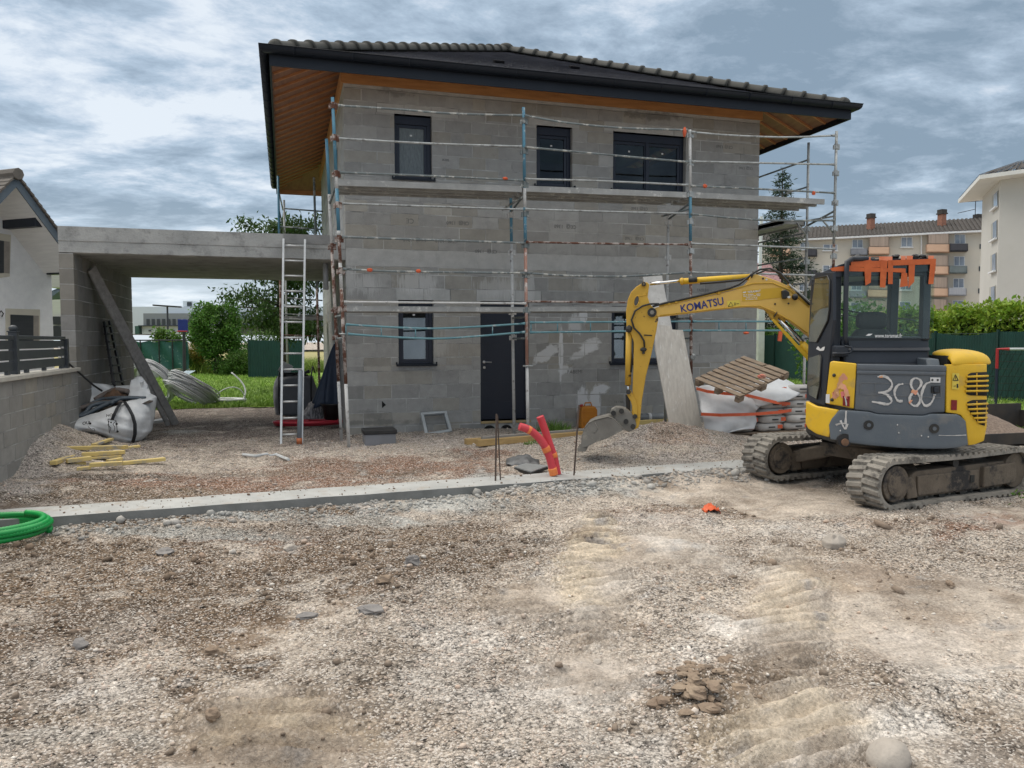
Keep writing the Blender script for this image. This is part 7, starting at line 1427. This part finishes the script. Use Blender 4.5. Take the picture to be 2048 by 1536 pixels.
def nwin(pf,pg):
    P=[nb(u,v,.02) for u,v in pf]; q=MB(); q.prism(P,-nn2*.06); f=q.build('window',CRF,nh); G=[nb(u,v,.03) for u,v in pg]; q=MB(); q.poly(G); q.build('pane',mat('shutter_dark',(.03,.035,.042),(.045,.05,.058),scale=2,rough=.5,stretch=(1,1,30)),f); j=MB(); j.poly([G[1],G[1]+nd*.13,G[2]+nd*.13,G[2]]); j.build('jamb',mat('jamb_beige',(.33,.30,.27),rough=.9),f)
nwin([(-30,560),(19.5,553),(22,470),(-30,462)],[(-30,548),(8,546),(8,482),(-30,476)]); nwin([(12,690),(80,690),(80,619),(12,617)],[(21,690),(67,690),(67,631),(21,629)])
q=MB(); p=nb(-2,627,.06); q.tube([p+nd*.0,p+nd*.05+Vector((0,0,.06)),p+nd*.1,p+nd*.06-Vector((0,0,.07))],.012,6); q.build('wall_hook',BLKP,nh)
ax=thing('garden_annex','pale siding annex with dark panes seen between the white house and the carport pillar','annex',(PD(112,672,27).x,PD(112,672,27).y,0))
def a7(u,v,d=27): return PD(u,v,d)
def quadbox(P,dep,m,name,par): q=MB(); q.prism(P,Vector((_fw[0],_fw[1],0))*dep); return q.build(name,m,par)
quadbox([a7(95,680),a7(140,680),a7(140,598),a7(95,600)],2,mat('pale_siding',(.56,.55,.50),(.46,.45,.41),scale=3,rough=.8,stretch=(.1,.1,9)),'wall',ax); quadbox([a7(95,585,28),a7(140,575,28),a7(140,566,28),a7(95,600,28)],2,FASG,'roof_verge',ax); quadbox([a7(95,575,24),a7(140,575,24),a7(140,548,24),a7(95,548,24)],.5,mat('pale_siding2',(.48,.47,.43),(.40,.39,.36),scale=3,rough=.8,stretch=(.1,.1,9)),'eaves_board',ax)
for v0,v1 in ((633,649),(652,676)): quadbox([a7(103,v1,26.9),a7(140,v1,26.9),a7(140,v0,26.9),a7(103,v0,26.9)],.05,BLKP,'pane',ax)
# boundary wall with coping and slatted fence
lw_=thing('boundary_wall','low grey block boundary wall with a pale stone coping at the left edge','wall',(-4.42,-3,0)); q=MB(); mj=MB()
WB=block_mat('boundary_block',(.30,.295,.28)); wall_blocks(q,mj,[(z,z+.2,.1 if k%2 else .35,.5) for k,z in enumerate(np.arange(-.2,1.15,.2))],8.0,[],lambda M,x0,x1,d0,d1,z0,z1:M.b2(-4.30-d0,-4.30-d1,-8.05+x0,-8.05+x1,z0,z1),random.Random(5),dep=.24); b_=q.build('wall',WB,lw_); mj.build('mortar',MORT,b_)
q=MB()
for y in np.arange(-8.05,-.1,1.0): q.b2(-4.58,-4.25,y+.003,min(y+.997,-.03),1.20,1.255)
q.build('coping',mat('coping_stone',(.50,.48,.43),(.42,.40,.36),scale=5,rough=.9,bump=.5,bscale=50,c3=(.30,.29,.26),c3scale=4,c3lo=.56,c3hi=.7),lw_,bevel=.006)
sf_=thing('slat_fence','anthracite horizontal slat fence panel standing on the low boundary wall','fence',(-4.42,-2,1.25)); FA=mat('anthracite_slat',(.028,.034,.042),(.04,.047,.055),scale=4,rough=.5)
for y0,y1 in ((-2.62,-.32),(-5.1,-2.78)):
    for z0,z1 in ((1.30,1.42),(1.44,1.56),(1.58,1.69)): q=MB(); q.b2(-4.435,-4.405,y0,y1,z0,z1); q.build('slat',FA,sf_,bevel=.004)
    q=MB(); q.b2(-4.45,-4.39,y0,y1,1.705,1.755); q.build('top_rail',FA,sf_,bevel=.008)
    for y in (y0+.35,y1-.25,(y0+y1)/2): q=MB(); q.b2(-4.44,-4.40,y,y+.1,1.25,1.31); q.build('foot',FA,sf_)
for y in (-2.70,-.27): q=MB(); q.b2(-4.47,-4.37,y-.05,y+.05,1.255,1.80 if y<-1 else 1.72); p_=q.build('post',FA,sf_,bevel=.006); 
q=MB(); q.ball((-4.42,-2.70,1.845),(.055,.055,.045),12,8); q.b2(-4.48,-4.36,-2.76,-2.64,1.80,1.815); q.build('finial',FA,sf_)
for z0,z1 in ((1.575,1.59),(1.43,1.445)):
    for y in (-.75,-.55): q=MB(); q.b2(-4.40,-4.396,y,y+.12,z0-.004,z1+.006); q.build('reflective_tag',STK,sf_)
q=MB(); q.tube([(-4.40,-.30,1.36),(-4.33,-.15,1.25),(-4.1,.1,.95),(-4.0,.2,.85)],.016,6); tag(q.build('cable',BLKP,smooth=True),'black cable hanging from the slat fence end down to the white bulk bag','cable')
# ---- white bulk bag full of hoses
BAGW=mat('white_bag_fabric',(.70,.715,.73),(.58,.60,.62),scale=4,rough=.7,bump=.6,bscale=25,c3=(.33,.28,.18),c3scale=2.2,c3lo=.63,c3hi=.78)
bb=thing('bulk_bag','slumped white bulk bag overflowing with hoses, printed OUI and NON, by the boundary wall','bulk bag',(-3.7,.3,.1))
def B(u,v,y): return PY(u,v,y)
drape([[B(134,849,.0),B(149,839,-.05),B(180,829,-.05),B(209,820,-.05),B(236,810,.0),B(252,803,.05),B(273,799,.1),B(292,797,.2),B(313,794,.45)],
 [B(131,854,-.15),B(148,850,-.28),B(178,843,-.32),B(208,836,-.35),B(236,829,-.36),B(256,823,-.34),B(277,820,-.24),B(297,817,.0),B(312,812,.4)],
 [B(131,858,-.2),B(147,860,-.34),B(176,856,-.38),B(206,853,-.42),B(234,853,-.45),B(258,848,-.44),B(280,845,-.30),B(298,840,-.05),B(309,835,.35)],
 [B(133,861,-.15),B(146,865,-.3),B(172,863,-.32),B(204,868,-.36),B(228,876,-.42),B(256,872,-.42),B(281,868,-.26),B(298,862,0),B(305,855,.35)],
 [B(136,862,.1),B(148,866,-.2),B(172,864,-.2),B(204,869,-.2),B(226,883,-.3),B(256,885,-.28),B(282,880,-.1),B(297,868,.1),B(303,862,.4)]],'fabric',.06,5.,BAGW,bb,n=9)
drape([[B(131,806,.55),B(148,784,.9),B(170,766,1.0),B(202,768,1.0),B(236,771,1.0),B(262,770,.95),B(283,765,.8),B(290,764,.65),B(300,784,.55),B(313,795,.45)],[B(133,822,.45),B(150,808,.8),B(170,796,.85),B(202,795,.85),B(236,793,.8),B(260,792,.75),B(276,785,.6),B(286,788,.5),B(298,795,.4),B(312,800,.42)],[B(134,850,.3),B(150,840,.6),B(170,830,.7),B(202,825,.7),B(236,818,.7),B(258,812,.6),B(274,808,.5),B(286,806,.4),B(298,806,.3),B(310,806,.4)]],'fabric',.06,5.,BAGW,bb,n=8)
drape([[B(126,838,.1),B(140,822,.3),B(156,810,.6),B(170,806,.7)],[B(108,850,-.1),B(128,842,-.05),B(146,836,.1),B(160,830,.3)],[B(100,862,-.25),B(118,862,-.3),B(136,862,-.25),B(150,858,-.1)]],'loose_flap',.07,6.,BAGW,bb,n=8)
drape([[B(262,760,.9),B(280,752,.95),B(296,770,.8)],[B(256,785,.6),B(280,780,.55),B(302,790,.45)],[B(262,800,.3),B(284,800,.2),B(306,803,.3)]],'loose_flap',.06,7.,BAGW,bb,n=8)
CNT=mat('dark_contents',(.045,.042,.042),(.09,.07,.055),scale=9,rough=.9); R=[]
for i in range(22):
    row=[]
    for j in range(12):
        t=i/21; s=j/11; u=138+168*t; p=B(u,842-46*t**.8+2,.0).lerp(B(u,815-22*t,.85),s); row.append(p+Vector((0,0,.05*mnoise.noise(Vector((t*14,s*9,1)))-.04)))
    R.append(row)
q=MB(); q.grid(R); q.build('contents',CNT,bb,smooth=True)
HS=mat('blue_grey_hose',(.055,.075,.095),(.075,.095,.115),scale=4,rough=.5); HB=mat('brown_hose',(.12,.10,.09),(.16,.13,.115),scale=5,rough=.7)
for pts,r,m_ in (([(99,829,.0),(130,829,.0),(158,832,.05),(172,829,.1),(205,812,.2),(235,800,.25),(252,796,.25),(292,797,.3)],.036,HS),([(134,826,.25),(150,815,.3),(170,811,.35),(180,813,.35)],.034,HS),([(150,828,.15),(158,818,.2),(175,812,.25),(200,806,.3),(230,804,.3),(245,806,.2)],.038,HB),([(160,830,.1),(172,824,.12),(182,812,.2),(205,806,.25),(228,806,.2)],.034,HS),([(175,812,.4),(200,800,.5),(230,796,.45),(255,796,.4)],.034,HS),([(190,800,.6),(210,788,.65),(232,780,.6),(256,783,.5)],.045,HB),([(127,847,.0),(150,838,.05),(165,830,.1)],.045,HS),([(95,860,.05),(120,845,.1),(140,832,.15)],.014,STK),([(120,858,.1),(130,842,.15),(135,830,.2)],.016,DKM)):
    Q=[B(*p) for p in pts]; t=MB()
    QQ=[]
    for i in range(len(Q)-1):
        p0,p1,p2,p3=Q[max(0,i-1)],Q[i],Q[i+1],Q[min(len(Q)-1,i+2)]
        for k in range(5): s=k/5; QQ.append(.5*((2*p1)+(p2-p0)*s+(2*p0-5*p1+4*p2-p3)*s*s+(3*p1-p0-3*p2+p3)*s**3))
    t.tube(QQ+[Q[-1]],r,10); t.build('hose',m_,bb,smooth=True)
R=[]
for i in range(14):
    row=[]
    for j in range(10):
        p=B(205+56*i/13,799-6*j/9,.45+.3*j/9); h=math.sin(math.pi*i/13)*math.sin(math.pi*(j+.5)/10); row.append(p+Vector((0,0,.17*h+.06*mnoise.noise(Vector((i*.6,j*.7,2))))))
    R.append(row)
q=MB(); q.grid(R); q.build('brown_scraps',mat('brown_cloth',(.13,.075,.045),(.07,.045,.03),scale=8,rough=.95,c3=(.35,.08,.03),c3scale=5,c3lo=.66,c3hi=.7),bb,smooth=True)
q=MB(); q.box(B(153,802,.5),(.16,.06,.16),Matrix.Rotation(.4,3,'Y')); q.build('carton',TIM,bb)
def bstrap(pts,w): 
    q=MB(); A=[B(*p)+Vector((0,-.035,0)) for p in pts]; R=[[a-Vector((w/2,0,0)) for a in A],[a+Vector((w/2,-.01,0)) for a in A]]; q.grid(R); q.build('strap',DARKS,bb,smooth=True,solid=.004)
bstrap([(250,803,-.0),(258,815,-.36),(266,830,-.43),(271,848,-.47),(271,868,-.45),(266,886,-.34)],.055); bstrap([(244,803,.0),(236,815,-.30),(229,830,-.41),(225,840,-.42)],.05)
for t,u,v,w in (('OUI',165,850,.11),('NON',213,834,.135)): lettering('printed_text',t,B(u,v,-.46),(1,0,.14),(0,0,1),w,BLKP,bb,.001,bold=.02)
for u,v,r in ((180,847,.018),(233,848,.018),(235,863,.018),(222,845,.012)): q=MB(); p=B(u,v,-.49); q.tube([p,p+Vector((0,.012,0))],r,12); q.build('printed_mark',BLKP,bb)
for pts in ([(218,842),(216,850),(222,856),(220,862),(228,862),(230,855),(226,848),(231,843)],[(216,838),(232,841),(235,865),(219,866),(216,838)],[(176,853),(182,858),(188,857),(190,862)]): q=MB(); q.tube([B(u,v,-.485) for u,v in pts],.005,4); q.build('printed_mark',BLKP,bb)
# ---- heap of offcut planks
PW=[((118,897),(254,894),.085,.05,.20,'long yellow and grey plank across the top of the heap'),((250,896),(279,892),.07,.03,.17,'pointed plank end poking out right of the top plank'),((187,890),(223,878),.07,.035,.20,'short plank leaning from the heap towards the white bag'),((164,909),(250,904),.08,.05,.15,'grey sided plank second from the top of the heap'),((106,926),(169,905),.085,.05,.13,'yellow plank pointing left towards the boundary wall'),((133,922),(182,916),.09,.05,.13,'short thick yellow plank in the middle left of the heap'),((166,917),(243,912),.10,.03,.10,'flat greyed plank in the middle of the heap'),((139,932),(170,927),.08,.05,.06,'yellow block under the middle left of the heap'),((180,930),(245,926),.09,.05,.09,'front yellow plank resting on the stone side of the heap'),((240,927),(330,918),.09,.045,.05,'longest pale plank stretching right from the heap'),((154,938),(182,935),.09,.04,.05,'lowest front plank end of the heap'),((215,922),(243,917),.07,.03,.12,'small yellow plank end tucked under the grey plank')]
for (a,b,w_,h_,z_,lab) in PW: plank('plank',PZ(*a,z_),PZ(*b,z_+.008),w_,h_,YEL,lab,'plank','offcut planks heaped left of the footing')
# plank leaning in the carport and black folding ladder
t0=PX(183,536,-4.27); t1=PZ(352,850); mdl=(t1-t0)
plank('leaning_plank',t0,t1,.17,.04,mat('grey_plank',(.36,.345,.33),(.25,.24,.23),scale=2,rough=.9,stretch=(1,6,6),c3=(.30,.29,.28),c3scale=3,c3lo=.56,c3hi=.7),'long grey scaffold plank leaning inside the carport against its side wall','plank',up=(.6,-.7,.4))
plank('leaning_plank',t0+Vector((-.0,-.12,-.05)),t1+Vector((-.13,-.09,0)),.09,.04,MATS['grey_plank'],'narrower grey plank tight beside the long scaffold plank in the carport','plank',up=(.6,-.7,.4))
fl=thing('folding_ladder','black paint spattered folding ladder leaning on the carport side wall','ladder',PX(225,765,-4.0)); BLS=mat('spattered_black',(.014,.014,.017),(.022,.022,.026),scale=6,rough=.6,c3=(.4,.4,.42),c3scale=22,c3lo=.66,c3hi=.69)
a0,a1=PX(209,646,-4.27),PX(228,770,-3.95); b0q,b1q=PX(219,644,-4.27),PX(246,770,-3.95)
for a,b in ((a0,a1),(b0q,b1q)): q=MB(); q.beam(a,b,.035,.09,up=(0,1,0)); q.build('stile',BLS,fl)
for t in np.linspace(.06,.95,8): q=MB(); q.beam(a0.lerp(a1,t),b0q.lerp(b1q,t),.07,.03); q.build('rung',BLS,fl)
# conduit coils at the lawn edge
CND=mat('grey_conduit',(.50,.515,.53),(.40,.415,.43),scale=4,rough=.45); CNW=mat('white_conduit',(.60,.62,.63),(.52,.54,.55),scale=4,rough=.45)
def bundle(name,c,R,r,n,T_,lab,m_,sq=1.,thick=.2,seed=1):
    g=random.Random(seed); mb=MB()
    for k in range(n):
        rr=R*(1-.16*g.random()); o=Vector((g.uniform(-.03,.03),g.uniform(-.03,.03),(k/(n-1)-.5)*thick)); w=g.uniform(0,6); pts=[T_@(Vector((math.cos(a)*rr*(1+.04*math.sin(2*a+w)),math.sin(a)*rr*sq*(1+.03*math.sin(3*a+w)),.03*math.sin(2*a+w)))+o)+Vector(c) for a in np.linspace(0,2*math.pi,40)[:-1]]; mb.tube(pts,r,6,closed=True)
    return tag(mb.build(name,m_,smooth=True),lab,'conduit')
c=PD(384,792,20.2); T_=Matrix.Rotation(math.radians(28),3,'Z')@Matrix.Rotation(math.radians(33),3,'Y'); bundle('conduit_coil',(c.x,c.y,.40),.68,.019,40,T_,'big thick coil of grey conduit lying tilted at the lawn edge',CND,.85,.42,2)
c=PD(305,775,20.6); T_=Matrix.Rotation(math.radians(60),3,'Z')@Matrix.Rotation(math.radians(58),3,'Y'); bundle('conduit_coil',(c.x,c.y,.58),.66,.018,26,T_,'coil of grey conduit propped up against the carport wall end behind the plank',CND,.9,.24,3)
c=PZ(452,806); coil('conduit_coil',c,.46,.021,9,CNW,'flat coil of thin white conduit with a loose end rising from the grass','conduit',sq=.9,h=.008,seed=6,wob=.10,tail=[(.42+.16*math.sin(math.pi*t*.8)-.40*t*t,.05+.6*t,.08+.72*t**1.2) for t in np.linspace(.05,1,22)]); 
q=MB(); q.tube([PZ(425,808)+Vector((.42-.42*math.cos(a),0,.03+.40*math.sin(a)*(1-.25*math.cos(a)))) for a in np.linspace(0,math.pi,24)],.014,8); tag(q.build('conduit_loop',CNW,smooth=True),'single loop of white conduit arching over the flat coil','conduit')
q=MB(); a=PZ(352,772); 
for k in range(5): q.beam(a+Vector((k*.07,0,.35)),a+Vector((.35+k*.07,.4,.55)),.05,.02)
tag(q.build('foil_strips',mat('light_blue_strip',(.45,.55,.62),rough=.5)),'pale blue foil strips lying behind the grey coils','strips')
plank('white_board',PZ(290,846),PZ(340,838),.25,.05,STK,'white board end on the ground behind the bulk bag','board')
# ---- things along the footing
RC=mat('coral_conduit',(.62,.055,.075),(.52,.045,.06),scale=3,rough=.5,c3=(.45,.20,.19),c3scale=4,c3lo=.6,c3hi=.8)
yk=kerb_y(2.15)+.28
def cond(pts,lab,y):
    Q=[PY(u,v,y) for u,v in pts]; QQ=[]
    for i in range(len(Q)-1):
        p0,p1,p2,p3=Q[max(0,i-1)],Q[i],Q[i+1],Q[min(len(Q)-1,i+2)]
        for k in range(14): s=k/14; QQ.append(.5*((2*p1)+(p2-p0)*s+(2*p0-5*p1+4*p2-p3)*s*s+(3*p1-p0-3*p2+p3)*s**3))
    QQ.append(Q[-1]); th=thing('conduit',lab,'conduit',Q[0],'coral conduits rising from the footing'); q=MB(); q.tube(QQ,[.047*(1.04 if i%2 else .97) for i in range(len(QQ))],14); q.build('tube',RC,th,smooth=True); return th,QQ
c1,Q1=cond([(1108,950),(1098,912),(1085,885),(1066,865),(1052,857),(1039,853)],'thick coral conduit bent over to the left with orange tape, rising from the footing',yk-.03); c2,Q2=cond([(1115,949),(1108,915),(1098,885),(1088,855),(1080,833)],'straighter coral conduit rising upright from the footing behind the bent one',yk+.07)
OT=mat('tape_orange_light',(.80,.24,.06),(.70,.18,.05),scale=10,rough=.5)
def ringtape(Q,i,n,r,par): q=MB(); q.tube(Q[i:i+n],r,14); q.build('tape_band',OT,par,smooth=True)
ringtape(Q1,47,6,.051,c1); ringtape(Q1,18,6,.053,c1); ringtape(Q2,14,5,.052,c2); ringtape(Q1,0,7,.054,c1)
REB=mat('rusty_rebar',(.10,.07,.055),(.065,.05,.042),scale=20,rough=.9)
for (u0,v0,u1,v1,lab,dy) in ((991,962,993,828,'thick steel rebar standing in the footing, left one of the close pair',0),(1001,962,995,831,'thin leaning rebar crossing the thick one at its tip',.03),(1148,951,1158,810,'single rebar standing in the footing right of the coral conduits',0)):
    y=kerb_y(PZ(u0,v0).x)+.22+dy; q=MB(); q.tube([PY(u0,v0,y),PY(u1,v1,y+.02)],.011 if u0!=1001 else .008,6); tag(q.build('rebar',REB),lab,'rebar',None)
GC=mat('green_corrugated',(.008,.36,.075),(.006,.27,.055),scale=3,rough=.35)
gc=PZ(-16,1080,-.11); coil('corrugated_pipe',(gc.x,gc.y,gc.z),.43,.029,5.2,GC,'coil of bright green corrugated pipe in front of the footing at the left edge','pipe',sq=.75,h=.022,seed=8,wob=.06,ribs=True)
q=MB(); P=[PZ(1028,936,.03),PZ(1052,929,.06),PZ(1096,934,.06),PZ(1062,946,.03)]; q.prism(P,(0,0,-.03)); gm=thing('drain_mat','black ribbed drain mat lying behind the footing beside the coral conduits','mat',P[0]); q.build('mat_sheet',BLKP,gm); 
for i in range(12): q=MB(); t=(i+.5)/12; q.beam(P[0].lerp(P[1],t)+Vector((0,0,.012)) if False else P[0].lerp(P[3],t)+Vector((0,0,.012)),P[1].lerp(P[2],t)+Vector((0,0,.012)),.022,.015); q.build('rib',mat('mat_rib',(.30,.31,.31),rough=.7),gm)
q=MB(); R=[]
for i in range(12): R.append([PZ(1012+i*6,918+j*3.2,.03)+Vector((0,0,.10*math.sin(math.pi*i/11)*math.sin(math.pi*j/4)+.05*mnoise.noise(Vector((i*.8,j*.9,4))))) for j in range(5)])
q.grid(R); tag(q.build('plastic_sheet',mat('grey_plastic_sheet',(.16,.165,.17),(.06,.06,.062),scale=7,rough=.4),smooth=True,solid=.004),'crumpled grey plastic sheet behind the ribbed drain mat','sheet')
for pts,lab in (([(486,909),(510,912),(535,908)],'straight piece of broken white trunking on the red soil'),([(538,911),(552,909),(566,915),(577,919)],'bent piece of broken white trunking beside the straight piece')): q=MB(); q.tube([PZ(u,v,.035) for u,v in pts],.022,6); tag(q.build('trunking_scrap',CNW),lab,'scrap')
q=MB(); R=[]
for i in range(12):
    row=[]
    for j in range(10):
        x=i/11-.5; y=j/9-.5; p=PZ(1421,1022,-.07)+Vector((x*.17,y*.12,.06*(1-4*x*x)*(1-3*y*y)+.05*mnoise.noise(Vector((x*9,y*9,7))))); row.append(p)
    R.append(row)
q.grid(R); tag(q.build('orange_rag',mat('orange_film',(.72,.12,.03),(.55,.08,.02),scale=9,rough=.45),smooth=True,solid=.003),'crumpled scrap of orange plastic on the gravel left of the excavator track','scrap')
for (a,b,lab) in (((1118,866),(1122,880),'') ,) if False else (): pass
plank('stick',PZ(1410,879,.12),PZ(1446,888,.05),.03,.02,BRD,'pale wooden stick at the foot of the notched leaning board','stick'); plank('stick',PZ(1420,876,.10),PZ(1434,884,.07),.05,.02,BRD,'short wooden chip crossing the pale stick by the boards','stick')
for k,(y,lab) in enumerate(((.4,'white pipe on the grass behind the cement bags, nearer one'),(.9,'white pipe on the grass behind the cement bags, farther one'))):
    q=MB(); q.tube([(9.2,-.6+y,.07+.06*k),(11.2,-.9+y,.07+.06*k)],.055,10); tag(q.build('white_pipe',CNW,smooth=True),lab,'pipe')
# stones one can tell apart
STN=mat('stone_grey',(.44,.395,.345),(.33,.295,.26),scale=6,rough=.9,bump=.8,bscale=30,c3=(.48,.46,.43),c3scale=4,c3lo=.55,c3hi=.75); STD=mat('stone_dark',(.17,.16,.155),(.26,.245,.235),scale=7,rough=.9,bump=.8,bscale=30); CLOD=mat('earth_clod',(.20,.145,.105),(.31,.24,.175),scale=9,rough=1,bump=1.5,bscale=30)
for (u,v,r,m_,lab,fl_,jt) in ((1778,1506,.105,STN,'large smooth rounded boulder at the bottom right of the gravel',.7,.08),(1670,1082,.105,STN,'pale angular stone on the clay below the excavator track',.8,.3),(160,1280,.055,STD,'dark grey stone on the left gravel below the brown soil',.8,.25),(235,928,.10,STN,'pale rounded stone against the front of the plank heap',.6,.1),(772,1157,.075,CLOD,'brown clod of earth in the middle of the yard',.6,.4),(426,1290,.05,CLOD,'small brown clod left of the middle of the gravel',.7,.4),(615,1222,.07,STD,'flat dark slab of asphalt in the middle left gravel',.35,.3),(740,1220,.08,STD,'flat grey slab right of the asphalt slab',.35,.3),(825,1120,.07,STD,'angular dark rock on the brown soil below the footing',.8,.35),(1900,1165,.035,CLOD,'lone brown clod on the pale gravel at the right',.7,.4),(330,1097,.09,STD,'long flat grey stone on the brown soil below the footing',.35,.25),(580,1090,.06,STN,'pale cobble on the brown soil under the footing',.6,.2),(1195,1305,.03,STN,'small pale pebble near the clay ruts',.6,.2),(425,1430,.04,CLOD,'dark round clod on the pale clay at the lower left',.8,.3)):
    p=PZ(u,v,-.08); p.z=float(gheight(np.array([p.x]),np.array([p.y]))[0]); q=MB(); q.ball(p+Vector((0,0,r*fl_*.22)),(r*1.1,r*.8,r*fl_),9 if jt>.15 else 16,7 if jt>.15 else 11,Matrix.Rotation(u*.7,3,'Z'),jit=jt*1.6,seed=u); tag(q.build('stone' if m_ is not CLOD else 'earth_clod',m_,smooth=jt<.2,bevel=0 if jt<.2 else r*.08),lab,'stone' if m_ is not CLOD else 'clod')
# churned lump of clay beside the ruts
q=MB()
g=random.Random(3)
for i in range(90):
    p=PZ(1390+g.gauss(0,36),1372+g.gauss(0,28),-.08); p.z=float(gheight(np.array([p.x]),np.array([p.y]))[0]); r=.008+.036*g.random()**3.5; q.ball(p+Vector((0,0,r*.25)),(r*1.5,r,r*.55),7,5,Matrix.Rotation(g.uniform(0,3),3,'Z'),jit=.6,seed=i)
tag(q.build('clay_lumps',CLOD),'churned clay lumps thrown up beside the deep ruts in the foreground',None,kind='stuff')
